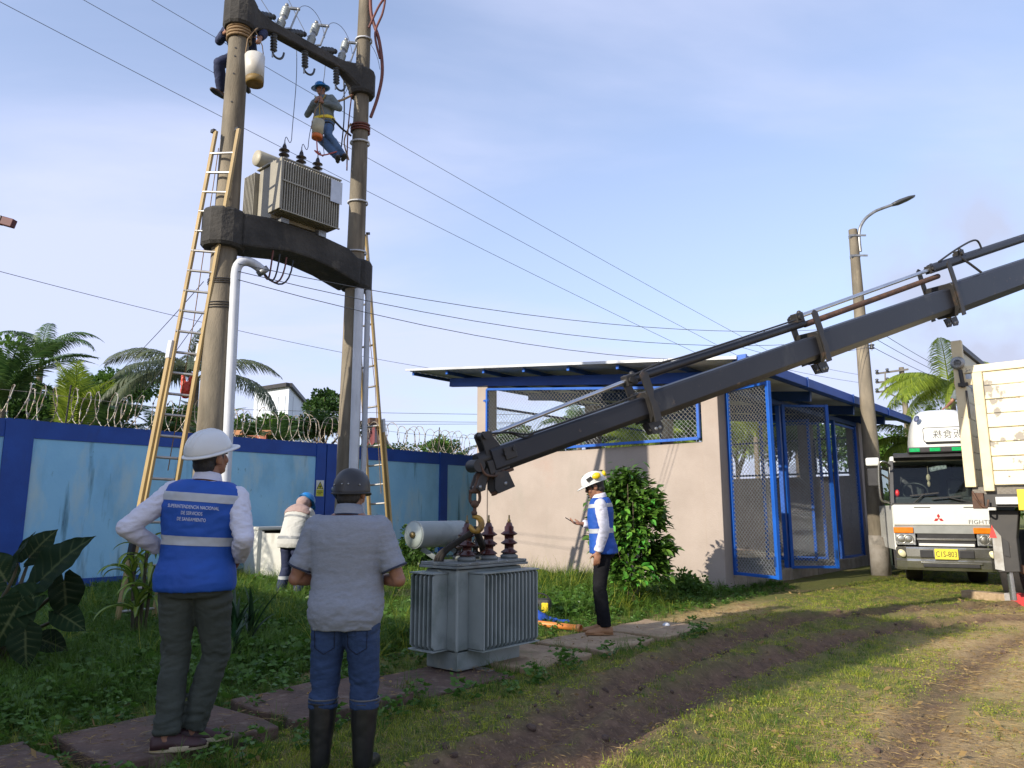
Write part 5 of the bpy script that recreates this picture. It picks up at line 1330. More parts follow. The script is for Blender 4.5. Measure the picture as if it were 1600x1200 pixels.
# red-tipped jib end at the left edge
jb = thing('jib_tip', 'dark beam end with red tip poking in at the far left edge', 'beam', P(-60, 330, 12))
a, b_ = P(-260, 290, 12), P(4, 345, 12); c_ = P(22, 350, 12)
mb = MB(); mb.beam(a, b_, .12, .15); mb.build('beam', m_boom_dk, jb, bevel=.01)
mb = MB(); mb.beam(b_ + (c_ - b_) * .02, c_, .115, .145); mb.build('red_tip', mat('dull_red_tip', (.10, .015, .016), rough=.6), jb, bevel=.01)
mb = MB(); mb.tube([V((a.x, a.y, 0)), V((a.x, a.y, a.z + .3))], .12, 10); mb.build('post', m_conc, jb)
# ------------------------------------------------------------------ vegetation
def leafmat(name, c, c2, tr=.35, rough=.45, var='var', rand=0.): return mat(name, c, c2, var=var, transl=tr, rough=rough, rand=rand, spec=.35)
m_leaf_dark = leafmat('dark_foliage', (.028, .065, .016), (.075, .15, .028))
m_leaf_mid = leafmat('mid_foliage', (.045, .105, .018), (.13, .24, .035))
m_leaf_yel = leafmat('yellow_green_foliage', (.10, .17, .02), (.30, .38, .045))
m_leaf_bush = mat('bush_leaf', (.085, .24, .035), (.17, .38, .055), ns=2, transl=.3, rough=.32, rand=.55)
m_bark = mat('bark', (.16, .12, .08), (.10, .075, .05), ns=8, rough=.95, bump=.5, bs=30, st=(1, 1, .3))
m_palm = leafmat('palm_leaflet', (.035, .085, .022), (.10, .17, .045), .3, .5)
m_palm_grey = leafmat('greyish_palm_leaflet', (.06, .085, .045), (.14, .16, .085), .25, .45)
m_palm_y = leafmat('yellow_palm_leaflet', (.13, .20, .02), (.34, .42, .05), .4, .45)
m_palm_trunk = mat('palm_trunk', (.22, .18, .13), (.13, .10, .07), ns=5, rough=.95, bump=.6, bs=20, st=(1, 1, 5))

def leaf_cards(cent, dirs, size, asp, rng, droop=.3):
    """cent (n,3); each leaf two folded quads along a random direction"""
    n = len(cent)
    d = dirs / np.linalg.norm(dirs, axis=1, keepdims=True)
    r = rng.normal(size=(n, 3)); s = np.cross(d, r); s /= np.linalg.norm(s, axis=1, keepdims=True) + 1e-9
    up = np.cross(s, d)
    L = (size * rng.uniform(.65, 1.25, n))[:, None]; w = L * asp
    p0 = cent; tip = cent + d * L - np.array([0, 0, 1.]) * L * droop * .5
    mid = cent + d * L * .5 - up * L * .06
    a = mid + s * w * .5 + up * L * .05; b = mid - s * w * .5 + up * L * .05
    v = np.stack([p0, a, tip, b], 1).reshape(-1, 3)
    i = np.arange(n) * 4
    f = np.concatenate([np.stack([i, i + 1, i + 2], 1), np.stack([i, i + 2, i + 3], 1)])
    return v, f
def crown_mesh(name, center, radii, n, size, seed, asp=.55, clumps=30, spread=.28, flat=.2, gaps=.0):
    rng = np.random.default_rng(seed)
    u = rng.normal(size=(clumps, 3)); u /= np.linalg.norm(u, axis=1, keepdims=True)
    u[:, 2] = np.where(u[:, 2] < -flat, -u[:, 2] * .5, u[:, 2])
    cl = u * rng.uniform(.45, 1.0, (clumps, 1)) * np.array(radii)
    k = rng.integers(0, clumps, n); cr = rng.uniform(.55, 1.3, clumps)
    off = rng.normal(size=(n, 3)); off /= np.linalg.norm(off, axis=1, keepdims=True)
    off *= (rng.uniform(.3, 1, n) ** .5)[:, None]
    off *= (spread * cr[k])[:, None] * np.array(radii)
    p = cl[k] + off + np.array(center)
    dirs = off / np.array(radii) + rng.normal(size=(n, 3)) * .25 * spread + np.array([0, 0, .05])
    v, f = leaf_cards(p, dirs, size, asp, rng)
    cv = rng.uniform(0, 1, clumps)
    var = np.repeat(np.clip(.55 * cv[k] + .45 * rng.uniform(0, 1, n), 0, 1), 4)
    return np_mesh(name, v, f, var)
def crown_part(t_, name, m_, center, radii, n, size, seed, **k):
    off = ROOT[t_.name]
    me = crown_mesh(name, V(center) - off, radii, n, size, seed, **k); me.materials.append(m_)
    o_ = bpy.data.objects.new(name, me); C.objects.link(o_); o_.parent = t_; return o_
def tree(base, h, radii, n, size, m_, label, seed, name='tree', group='trees beyond the wall', r=.12, cat='tree', **k):
    base = V(base); t_ = thing(name, label, cat, base, group); rg = random.Random(seed)
    c_ = base + UP * h
    mb = MB(); mb.tube(spline([base - UP * .1, base + UP * h * .5 + V((rg.uniform(-.1, .1), 0, 0)), c_ + UP * radii[2] * .2], 4), [r * (1.15 - .085 * q) for q in range(9)], 8)
    mb.build('trunk', m_bark, t_)
    for q in range(5):
        a = rg.uniform(0, 6.28); e = c_ + V((math.cos(a) * radii[0] * .6, math.sin(a) * radii[1] * .6, rg.uniform(-.1, .6) * radii[2]))
        mb = MB(); s_ = base + UP * h * rg.uniform(.55, .9); mb.tube(bez(s_, s_ + UP * .5, e - UP * .5, e, 6), [r * .45 * (1 - q2 / 7.5) for q2 in range(7)], 6); mb.build('limb', m_bark, t_)
    crown_part(t_, 'crown', m_, c_, radii, n, size, seed, **k)
    return t_

# palms
def frond_mesh(name, L, e0, e1, ll, hang, n, seed, width=.03):
    """rachis leaves along +X at elevation e0 and bends to e1; leaflets in two rows that hang"""
    rg = np.random.default_rng(seed)
    ts = np.linspace(0, 1, 25); el = np.radians(e0 + (e1 - e0) * ts ** 1.25)
    px_ = np.concatenate([[0], np.cumsum(np.cos(el[:-1]) * L / 24)]); pz = np.concatenate([[0], np.cumsum(np.sin(el[:-1]) * L / 24)])
    rach = np.stack([px_, np.zeros(25), pz], 1)
    vs = []; fs = []; var = []
    for i in range(24):
        w_ = .022 * (1 - ts[i]) * L / 2.5 + .006
        o_ = len(vs)
        for p, ww in ((rach[i], w_), (rach[i + 1], w_ * .9)):
            vs += [p + np.array([0, ww, 0]), p + np.array([0, 0, ww]), p + np.array([0, -ww, 0]), p + np.array([0, 0, -ww * .6])]
        for q in range(4): fs.append((o_ + q, o_ + (q + 1) % 4, o_ + 4 + (q + 1) % 4, o_ + 4 + q))
        var += [.85] * 8
    for k in range(n):
        t = .10 + .90 * (k + rg.uniform(0, .6)) / n
        i = min(int(t * 24), 23); f_ = t * 24 - i
        p = rach[i] * (1 - f_) + rach[i + 1] * f_
        e = np.interp(t, ts, el); fw = np.array([math.cos(e), 0, math.sin(e)]); nrm = np.array([-math.sin(e), 0, math.cos(e)])
        prof = math.sin(PI * min(1, .22 + t * .80)) ** .6
        l_ = ll * max(.25, prof) * rg.uniform(.85, 1.1)
        for sd in (1, -1):
            d = fw * (.35 + .35 * t) + np.array([0, sd, 0]) * .8 + nrm * .25; d /= np.linalg.norm(d)
            q = [p.copy()]; cur = d.copy(); hg = hang * rg.uniform(.8, 1.2)
            for s_ in range(3):
                q.append(q[-1] + cur * l_ / 3); cur = cur + np.array([0, 0, -1]) * hg; cur /= np.linalg.norm(cur)
            w_ = width * rg.uniform(.8, 1.2); o_ = len(vs)
            for s_, wk in zip(range(4), (.5, 1., .8, .05)):
                sdv = fw * w_ * wk * .5
                vs += [q[s_] + sdv, q[s_] - sdv]
            for s_ in range(3): fs.append((o_ + 2 * s_, o_ + 2 * s_ + 1, o_ + 2 * s_ + 3, o_ + 2 * s_ + 2))
            vv = rg.uniform(0, 1); var += [vv] * 8
    return np_mesh(name, np.array(vs), np.array(fs), var)
FROND = {}
def fronds(kind):
    if kind not in FROND:
        par = dict(coco=(2.9, 62, -55, .62, .75, 62), up=(2.3, 80, 30, .62, .18, 40), arch=(2.7, 50, -35, .60, .32, 58), curtain=(3.0, 28, -50, .95, 1.1, 74))[kind]
        FROND[kind] = [frond_mesh('frond', *(par[:1]), par[1] + d, par[2] + d * 1.5, *par[3:5], par[5], 40 + i, .045 if kind != 'curtain' else .04) for i, d in enumerate((-8, 0, 9))]
    return FROND[kind]
def palm(base, h, specs, kind, m_, label, group='palms beyond the wall', r=.13, lean=(0, 0), name='palm_tree'):
    base = V(base); t_ = thing(name, label, 'palm', base, group); top = base + UP * h + V((lean[0], lean[1], 0))
    mb = MB(); mb.tube(spline([base - UP * .1, base + UP * h * .55 + V((lean[0] * .3, lean[1] * .3, 0)), top], 5), [r * (1.1 - .04 * q) for q in range(11)], 10); mb.build('trunk', m_palm_trunk, t_)
    for i, sp in enumerate(specs):
        az, tilt, sc = sp[:3]; kd = sp[3] if len(sp) > 3 else kind
        me = fronds(kd)[i % 3]
        o_ = bpy.data.objects.new('frond', me); C.objects.link(o_); o_.parent = t_
        o_.location = top - base; o_.scale = (sc,) * 3
        o_.rotation_euler = Euler((0, math.radians(-tilt), math.radians(az)), 'XYZ')
        if not len(me.materials): me.materials.append(m_)
        if me.materials[0] != m_:
            o_.material_slots[0].link = 'OBJECT'; o_.material_slots[0].material = m_
    return t_
def ring(n, t0, t1, s0, s1, seed, a0=0):
    rg = random.Random(seed); return [(a0 + 360 * k / n + rg.uniform(-14, 14), rg.uniform(t0, t1), rg.uniform(s0, s1)) for k in range(n)]
def at_px(u, v, d): p = P(u, v, d); return (p.x, p.y, 0), p.z
b_, z_ = at_px(62, 588, 24)
palm(b_, z_ + .4, [(10, 22, .85), (-12, -2, .85), (110, 36, .75), (165, 34, .72), (200, 0, .7), (250, 0, .7), (320, 8, .7)], 'coco', m_palm, 'tall palm with drooping dark fronds at the far left, beyond the razor wire')
b_, z_ = at_px(306, 602, 21)
palm(b_, z_ + .2, [(175, 24, 1.05, 'curtain'), (190, -12, .95, 'curtain'), (0, 45, .78, 'coco'), (12, 18, .85, 'curtain'), (-10, -18, 1.0, 'curtain'), (-70, -10, .9, 'curtain'), (100, 20, .85, 'coco'), (60, 50, .65, 'coco'), (-120, -15, .9, 'curtain'), (230, -10, .9, 'curtain')], 'curtain', m_palm_grey, 'greyish palm with hanging curtain fronds behind the left ladder and pole')
b_, z_ = at_px(112, 668, 16.5)
palm(b_, z_ - .2, ring(12, 0, 22, .6, .82, 4), 'up', m_palm_y, 'young yellow-green palm with upright fronds left of the tall ladder', r=.08)
for k, (u, v, d, sd, sc, lb) in enumerate(((8, 600, 17, 5, .9, 'arching green palm clump at the left edge above the wall'), (165, 655, 18, 6, .7, 'low arching palm behind the razor wire, left of the tall ladder'), (255, 668, 19, 7, .6, 'low palm fronds behind the razor wire beside the tall ladder'), (430, 672, 20, 8, .55, 'low palm fronds in front of the warehouse'), (710, 700, 23, 9, .5, 'small grassy palm tuft over the wall top beside the shed column'), (330, 668, 18, 12, .6, 'short palm tuft behind the left pole above the wall'))):
    b_, z_ = at_px(u, v, d); palm(b_, max(.5, z_ - .6), ring(12, -5, 35, sc * .8, sc * 1.1, sd), 'arch', m_palm, lb, r=.09)
b_, z_ = at_px(1482, 598, 20)
palm(b_, z_ - .1, ring(13, -15, 32, .55, .72, 10) + [(185, -5, .68), (205, -22, .7), (172, 14, .66), (180, -38, .62)], 'curtain', m_palm_y, 'bright yellow-green palm with curtain fronds behind the white lorry', 'palms beyond the wall', r=.16)
b_, z_ = at_px(1440, 690, 19.5)
palm(b_, z_ - .1, ring(11, -15, 20, .40, .52, 33) + [(180, 12, .52), (190, -10, .5)], 'curtain', m_palm_y, 'lower yellow-green palm between the street lamp pole and the lorry', 'palms beyond the wall', r=.14)
for k, (u, v, d, sd, sc, kd, m_, lb) in enumerate(((905, 672, 30, 11, .9, 'coco', m_palm, 'palm seen through the wire window of the shed, left half'), (1010, 690, 29, 12, .9, 'curtain', m_palm_y, 'yellowish palm seen below the boom through the shed window'), (1180, 668, 31, 13, 1.1, 'arch', m_palm_y, 'yellow-green palm seen through the first open gate'), (1245, 690, 32, 14, .9, 'arch', m_palm, 'darker palm seen through the shed between the gate leaves'))):
    b_, z_ = at_px(u, v, d); palm(b_, z_ - .4, ring(13, -18, 30, sc * .8, sc * 1.1, sd), kd, m_, lb, 'palms beyond the shed')
# broadleaf trees
def tr(u, v, d, radii, n, size, m_, label, seed, **k):
    p = P(u, v, d); return tree((p.x, p.y, 0), p.z, radii, n, size, m_, label, seed, **k)
tr(185, 612, 25, (1.25, 1.2, .85), 5200, .17, m_leaf_mid, 'round leafy tree left of the tall ladder, beyond the wall', 1)
tr(150, 648, 22, (1.3, 1.0, .9), 4200, .16, m_leaf_dark, 'dark tree low behind the razor wire, left of the round leafy tree', 2)
tr(60, 655, 21, (1.7, 1.0, 1.1), 5200, .17, m_leaf_dark, 'dark tree under the tall drooping palm at the far left', 3)
tr(-60, 600, 21, (1.6, 1.0, 1.5), 4200, .18, m_leaf_mid, 'green tree at the left picture edge', 30)
tr(505, 640, 31, (.9, .9, .85), 3200, .16, m_leaf_dark, 'small dark tree right of the warehouse, left of the right pole', 4)
tr(450, 676, 27, (1.4, 1.0, .62), 4600, .16, m_leaf_mid, 'leafy tree in front of the white warehouse', 5)
tr(505, 672, 24, (1.1, .9, .6), 3600, .15, m_leaf_dark, 'dark shrubby tree against the right pole, above the wall', 6)
tr(395, 680, 23, (.9, .9, .6), 2800, .14, m_leaf_mid, 'small tree behind the orange brick stub', 7)
tr(280, 668, 25, (1.0, .9, .7), 3000, .15, m_leaf_dark, 'dark tree seen between the rungs of the tall ladder', 8)
tr(690, 702, 30, (.8, .9, .45), 1800, .13, m_leaf_mid, 'low treetop over the wall left of the shed column', 9)
tr(600, 705, 31, (1.6, .9, .35), 1800, .13, m_leaf_dark, 'low treetop behind the right ladder', 31)
for k, (u, v, d, rx, rz, m_, lb) in enumerate(((830, 700, 33, 2.0, .9, m_leaf_dark, 'dark tree seen low through the left part of the shed window'), (955, 685, 34, 2.0, 1.2, m_leaf_mid, 'green tree seen below the boom through the shed window'), (1060, 680, 35, 2.2, 1.4, m_leaf_dark, 'tree seen at the right end of the shed window'), (1150, 690, 36, 2.2, 2.0, m_leaf_yel, 'yellow-green tree seen through the first gate opening'), (1220, 700, 38, 2.4, 1.9, m_leaf_mid, 'green tree seen between the two gate leaves'), (1300, 700, 38, 2.6, 1.5, m_leaf_dark, 'dark tree seen through the far wire panels of the shed'), (1390, 720, 36, 2.6, 1.6, m_leaf_mid, 'green tree between the shed end and the lorry'), (1480, 690, 34, 2.4, 2.0, m_leaf_dark, 'dark tree hidden behind the lorry cab'), (1590, 680, 36, 3.0, 2.4, m_leaf_mid, 'green tree behind the cream truck'))):
    tr(u, v, d, (rx, 1.6, rz), 4200, .22, m_, lb, 60 + k, group='trees beyond the shed')
far = []
wood = None
me_l = []
for k in range(26):
    x_ = -60 + k * 5.6 + random.uniform(-1, 1); y_ = 62 + random.uniform(-6, 8)
    me_l.append(crown_mesh('w', (x_, y_, 1.3), (3.6, 2.4, 1.9), 1100, .5, 200 + k))
bm = bmesh.new()
for me in me_l: bm.from_mesh(me)
wm = bpy.data.meshes.new('far_wood'); bm.to_mesh(wm); bm.free(); wm.materials.append(m_leaf_dark)
o_ = bpy.data.objects.new('far_wood', wm); C.objects.link(o_); tag(o_, 'far belt of dark trees along the horizon', 'trees', None, 'stuff')
for me in me_l: bpy.data.meshes.remove(me)

# the leafy bush behind the man with the phone: front leaves are single pieces
def oval_leaf(name, L, w, fold=.18, bend=.25, n=5, var=None):
    vs = []; fs = []
    for i in range(n + 1):
        t = i / n; hw = w * .5 * math.sin(PI * min(.985, max(.03, t)) ** .8) ; x = L * t; z = -bend * L * t * t
        vs += [(x, hw, z + hw * fold * 2), (x, 0, z), (x, -hw, z + hw * fold * 2)]
    for i in range(n):
        o = i * 3
        fs += [(o, o + 1, o + 4, o + 3), (o + 1, o + 2, o + 5, o + 4)]
    vv = []
    if var:
        for i in range(n + 1): vv += [0, 1, 0]
    return np_mesh(name, np.array(vs), np.array(fs), vv or None, smooth=True)
bb = V((1.74, 10.95, 0)); bush = thing('bush', 'rounded glossy green bush behind the man holding the phone', 'bush', bb)
rg = np.random.default_rng(77)
LF = [oval_leaf('leaf', .115, .062), oval_leaf('leaf', .095, .055, bend=.4), oval_leaf('leaf', .13, .06, bend=.15)]
for m in LF: m.materials.append(m_leaf_bush)
nb_ = 64
cu_ = rg.normal(size=(nb_, 3)); cu_ /= np.linalg.norm(cu_, axis=1, keepdims=True); cu_[:, 2] = np.where(cu_[:, 2] < -.75, -cu_[:, 2], cu_[:, 2])
cc_ = cu_ * rg.uniform(.50, 1.10, (nb_, 1)) * np.array([.47, .42, .84]) + np.array([0, 0, .98])
spr = np.column_stack([rg.uniform(-.38, .38, 14), rg.uniform(-.25, .25, 14), np.zeros(14)]); spr[:, 2] = .98 + .82 * np.sqrt(np.clip(1 - (spr[:, 0] / .52) ** 2, 0, 1)) + rg.uniform(-.02, .12, 14)
kk_ = rg.integers(0, nb_, 7000); p1_ = cc_[kk_] + rg.normal(size=(7000, 3)) * np.array([.10, .10, .11]) * rg.uniform(.5, 1.2, (nb_, 1))[kk_]
ks_ = rg.integers(0, 14, 420); p2_ = spr[ks_] + np.column_stack([rg.normal(0, .035, 420), rg.normal(0, .035, 420), -rg.uniform(0, .34, 420)])
pts = np.concatenate([p1_, p2_]); pts[:, 2] = np.maximum(pts[:, 2], .06); aa = np.arctan2(pts[:, 1], pts[:, 0])
keep = np.argsort(pts[:, 1] + rg.uniform(0, .22, len(pts)))[:300]
rest = np.setdiff1d(np.arange(len(pts)), keep)
for i in keep:
    o_ = bpy.data.objects.new('leaf', LF[i % 3]); C.objects.link(o_); o_.parent = bush
    o_.location = pts[i]
    o_.rotation_euler = (rg.uniform(-.6, .6), rg.uniform(-.7, .6), aa[i] + rg.uniform(-.9, .9)); o_.scale = (rg.uniform(.6, 1.35),) * 3
v_all = []; f_all = []; vo = 0
for i in rest:
    me = LF[i % 3]; c = coords(me) * rg.uniform(.55, 1.3)
    R = np.array(Euler((rg.uniform(-.7, .7), rg.uniform(-.8, .7), aa[i] + rg.uniform(-1, 1))).to_matrix())
    v_all.append(c @ R.T + pts[i]); f_all.append(np.array([list(p.vertices) for p in me.polygons]) + vo); vo += len(c)
bm_ = np_mesh('leaves', np.concatenate(v_all), np.concatenate(f_all), smooth=True); bm_.materials.append(m_leaf_bush)
o_ = bpy.data.objects.new('leaves', bm_); C.objects.link(o_); o_.parent = bush; o_['kind'] = 'stuff'
for k in range(9):
    a = rg.uniform(0, 6.28); e = bb + V((math.cos(a) * .4, math.sin(a) * .4, rg.uniform(.9, 1.8)))
    mb = MB(); mb.tube(bez(bb + V((math.cos(a) * .08, math.sin(a) * .08, -.05)), bb + V((math.cos(a) * .1, math.sin(a) * .1, .5)), e - UP * .4, e, 8), [.014 - .0012 * q for q in range(9)], 6); mb.build('stem', m_bark, bush)

# elephant-ear plant at the left edge
m_taro = mat('elephant_ear_leaf', (.013, .030, .010), (.10, .12, .045), var='var', rough=.7, spec=.12, transl=.12, rand=.3, bump=.2, bs=14)
m_taro_br = mat('taro_stem', (.05, .045, .025), (.10, .08, .04), ns=5, rough=.5)
def taro_leaf(L, seed):
    rg_ = np.random.default_rng(seed); vs = []; fs = []; n = 44; m = 9; var = []
    for i in range(n + 1):
        t = i / n
        x = L * (t - .22)
        w_ = L * .35 * (math.sin(PI * min(1, t * .86 + .14)) ** .75) * (1 if t > .2 else (.55 + .45 * t / .2))
        if i == n: w_ = .002
        for j in range(-m, m + 1):
            f_ = j / m
            notch = max(0, (.20 - t) / .2) * (1 - min(1, abs(f_) / .25)) * L * .16
            ripple = .022 * L * math.sin(14 * t + 1.6 * abs(f_)) * abs(f_) + .012 * L * abs(math.sin(t * 22 - abs(f_) * 5))
            z = abs(f_) * w_ * .22 + ripple - .35 * L * max(0, t - .45) ** 2 + rg_.uniform(-.002, .002)
            vs.append((x + notch - abs(f_) ** 2 * .06 * L, f_ * w_, z)); var.append(1. if j == 0 else (.75 * max(0, math.cos(t * 40 - abs(f_) * 9)) ** 12 * (1 - abs(f_) * .7)))
    k = 2 * m + 1
    for i in range(n):
        for j in range(2 * m): fs.append((i * k + j, i * k + j + 1, (i + 1) * k + j + 1, (i + 1) * k + j))
    return np_mesh('leaf', np.array(vs), np.array(fs), var, smooth=True)
TM = [taro_leaf(1.0, 1), taro_leaf(1.0, 2)]
for m in TM: m.materials.append(m_taro)
tb_ = V((-4.35, 6.35, 0)); taro = thing('elephant_ear_plant', 'dark elephant-ear plant with huge rippled leaves at the left edge', 'plant', tb_)
# attach point (pixel, distance), leaf direction (world), facing normal, length
TL_ = [((72, 900), 6.1, (.62, .1, .70), (-.45, -.85, .35), .66), ((100, 912), 6.3, (.10, .15, -1), (.75, -.6, .2), .46), ((28, 880), 6.3, (.15, .2, .9), (-.7, -.6, .3), .40), ((50, 935), 6.0, (-.80, -.3, -.35), (.5, -.6, .6), .46), ((25, 950), 5.9, (-.3, -.2, -.9), (.6, -.7, .3), .5),
       ((48, 868), 6.5, (.5, .3, .8), (.2, -.8, .5), .42), ((95, 960), 6.3, (.8, .1, -.5), (.1, -.8, .6), .36), ((8, 905), 6.5, (-.6, .2, .6), (0, -.9, .4), .5), ((40, 990), 5.9, (.3, -.3, -.9), (.2, -.9, .3), .4), ((66, 1000), 6.4, (.9, 0, -.3), (0, -.7, .7), .34)]
for i, (uv, d, dr, nm, L_) in enumerate(TL_):
    p = P(uv[0], uv[1], d); x = V(dr).normalized(); n_ = V(nm); n_ = (n_ - x * n_.dot(x)).normalized(); y = n_.cross(x)
    o_ = bpy.data.objects.new('leaf', TM[i % 2]); C.objects.link(o_); o_.parent = taro
    M_ = Matrix((x, y, n_)).transposed().to_4x4(); M_.translation = p - tb_; o_.matrix_local = M_ @ Matrix.Scale(L_ * .88, 4)
    b0 = tb_ + V((random.uniform(-.15, .15), random.uniform(-.1, .1), -.05))
    mb = MB(); mb.tube(bez(b0, b0 + UP * .45, p - x * .1 - UP * .2, p, 8), [.03 - .0025 * q for q in range(9)], 7); mb.build('stem', m_taro_br, taro)

# unseen young tree added beyond the left edge to dapple the transformer drum
sp_ = shade_pt(-3.0, -5.62, 0); tree(sp_, 4.20, (.36, .32, .28), 420, .10, m_leaf_mid, 'slim young tree in front of the office block beyond the left picture edge', 91, group='yard trees', r=.05, clumps=14)
# corn plants with striped strap leaves
m_strap = mat('striped_strap_leaf', (.03, .085, .015), (.26, .36, .05), var='var', transl=.25, rough=.35, rand=.25)
m_strap_dk = mat('dark_strap_leaf', (.02, .055, .018), (.05, .10, .03), ns=3, transl=.2, rough=.4, rand=.25)
def strap_mesh(L, w_, e0, bend, seed):
    vs = []; fs = []; var = []; n = 9; p = np.zeros(3); e = math.radians(e0)
    for i in range(n + 1):
        t = i / n; hw = w_ * .5 * (math.sin(PI * min(.99, t * .86 + .14)) ** .7)
        if i == n: hw = .002
        nz = np.array([-math.sin(e), 0, math.cos(e)])
        for f_ in (-1, -.45, 0, .45, 1):
            vs.append(p + np.array([0, f_ * hw, 0]) + nz * abs(f_) * hw * .45); var.append(.95 if abs(f_) < .5 else .05)
        p = p + np.array([math.cos(e), 0, math.sin(e)]) * L / n; e -= math.radians(bend) / n * (1 + t)
    for i in range(n):
        for j in range(4): fs.append((i * 5 + j, i * 5 + j + 1, i * 5 + j + 6, i * 5 + j + 5))
    return np_mesh('leaf', np.array(vs), np.array(fs), var, smooth=True)
SM = [strap_mesh(.55, .075, 62, 95, 1), strap_mesh(.50, .08, 45, 85, 2), strap_mesh(.6, .07, 70, 120, 3)]
for m in SM: m.materials.append(m_strap)
SMD = [strap_mesh(.6, .055, 82, 20, 4), strap_mesh(.5, .06, 76, 30, 5)]
for m in SMD: m.materials.append(m_strap_dk)
def strap_plant(base, canes, label, meshes, name='corn_plant', group=None, per=11, sc=1.0):
    base = V(base); t_ = thing(name, label, 'plant', base, group); rg_ = random.Random(int(base.x * 100))
    for (dx_, dy_, h) in canes:
        if h > .2:
            mb = MB(); mb.tube([base + V((dx_ * .5, dy_ * .5, -.05)), base + V((dx_, dy_, h))], .018, 6); mb.build('cane', m_taro_br, t_)
        for k in range(per):
            o_ = bpy.data.objects.new('leaf', meshes[k % len(meshes)]); C.objects.link(o_); o_.parent = t_
            o_.location = (dx_, dy_, h - .30 * min(1, h) * (k / per)); o_.rotation_euler = (0, rg_.uniform(-.25, .35), k * 2.4 + rg_.uniform(-.3, .3)); o_.scale = (sc * rg_.uniform(.75, 1.1),) * 3
    return t_
strap_plant(G(215, 1005), [(.02, 0, 1.02), (-.16, .1, .78), (.12, -.06, .62), (.02, -.12, .38)], 'striped yellow-green corn plant at the foot of the tall ladder', SM, sc=.92)
strap_plant(G(368, 1012), [(0, 0, .06), (.12, .05, .05), (-.08, .1, .05)], 'clump of dark upright strap leaves right of the man in the blue vest', SMD, 'strap_leaf_plant', per=9, sc=.95)
strap_plant(G(345, 1035), [(0, 0, .03), (.1, .0, .03)], 'smaller dark strap-leaf clump close behind the man in the blue vest', SMD, 'strap_leaf_plant', per=7, sc=.8)
# dark creeper against the wall behind the transformer, weeds along the shed
for nm, lb, c_, ra, n_, sz, m_ in (('shrub', 'dark shrub against the blue wall behind the grey-blue transformer', G(655, 897), (.42, .35, .50), 2200, .12, m_leaf_dark), ('shrub', 'light green weedy shrub at the shed corner right of the bush', (2.75, 12.0, 0), (.34, .25, .20), 700, .085, m_leaf_mid)):
    c_ = V(c_); t_ = thing(nm, lb, 'shrub', (c_.x, c_.y, 0), 'shrubs along the walls'); crown_part(t_, 'crown', m_, (c_.x, c_.y, ra[2] * .9), ra, n_, sz, int(abs(c_.x) * 50), flat=.9, spread=.4)
    mb = MB(); mb.tube([V((c_.x, c_.y, -.05)), V((c_.x, c_.y, ra[2] * 1.2))], .015, 6); mb.build('stem', m_bark, t_)

# ------------------------------------------------------------------ grass: tufts instanced on scattered points
def tuft(name, n, h0, h1, w_, spread, bend, m_, seed, seg=4, cval=None):
    rg_ = np.random.default_rng(seed); vs = []; fs = []; var = []
    for k in range(n):
        a = rg_.uniform(0, 2 * PI); r_ = spread * math.sqrt(rg_.uniform(0, 1)); p = np.array([math.cos(a) * r_, math.sin(a) * r_, -.015])
        d = rg_.uniform(0, 2 * PI); h = rg_.uniform(h0, h1); out = np.array([math.cos(d), math.sin(d), 0]); sd = np.array([-out[1], out[0], 0])
        bn = bend * rg_.uniform(.3, 1.3); o_ = len(vs); v_ = rg_.uniform(0, 1); e = math.radians(86) - bn * .3
        for s_ in range(seg + 1):
            t = s_ / seg; ww = w_ * (1 - t * .92) * .5
            vs += [p + sd * ww, p - sd * ww]; var += [min(1, v_ * .75 + t * .3)] * 2
            p = p + (out * math.cos(e) + np.array([0, 0, 1]) * math.sin(e)) * h / seg; e -= bn / seg * (1 + t)
        for s_ in range(seg): fs.append((o_ + 2 * s_, o_ + 2 * s_ + 1, o_ + 2 * s_ + 3, o_ + 2 * s_ + 2))
    me = np_mesh(name, np.array(vs), np.array(fs), var); me.materials.append(m_); return bpy.data.objects.new(name, me)
def weed(name, n, L, h, m_, seed):
    rg_ = np.random.default_rng(seed); cent = np.stack([rg_.normal(0, .05, n), rg_.normal(0, .05, n), rg_.uniform(.02, h, n)], 1)
    dirs = np.stack([rg_.normal(size=n), rg_.normal(size=n), rg_.uniform(-.1, .5, n)], 1)
    v, f = leaf_cards(cent, dirs, L, .5, rg_); me = np_mesh(name, v, f, np.repeat(rg_.uniform(0, 1, n), 4)); me.materials.append(m_); return bpy.data.objects.new(name, me)
def slab_lift(xy):
    ps, pn = path_co(xy); on = (np.abs(pn) < .40) & (ps > -1.8) & (ps < 6.1)
    return np.where(on, np.where(ps < 1.65, .078, .05), 0.)
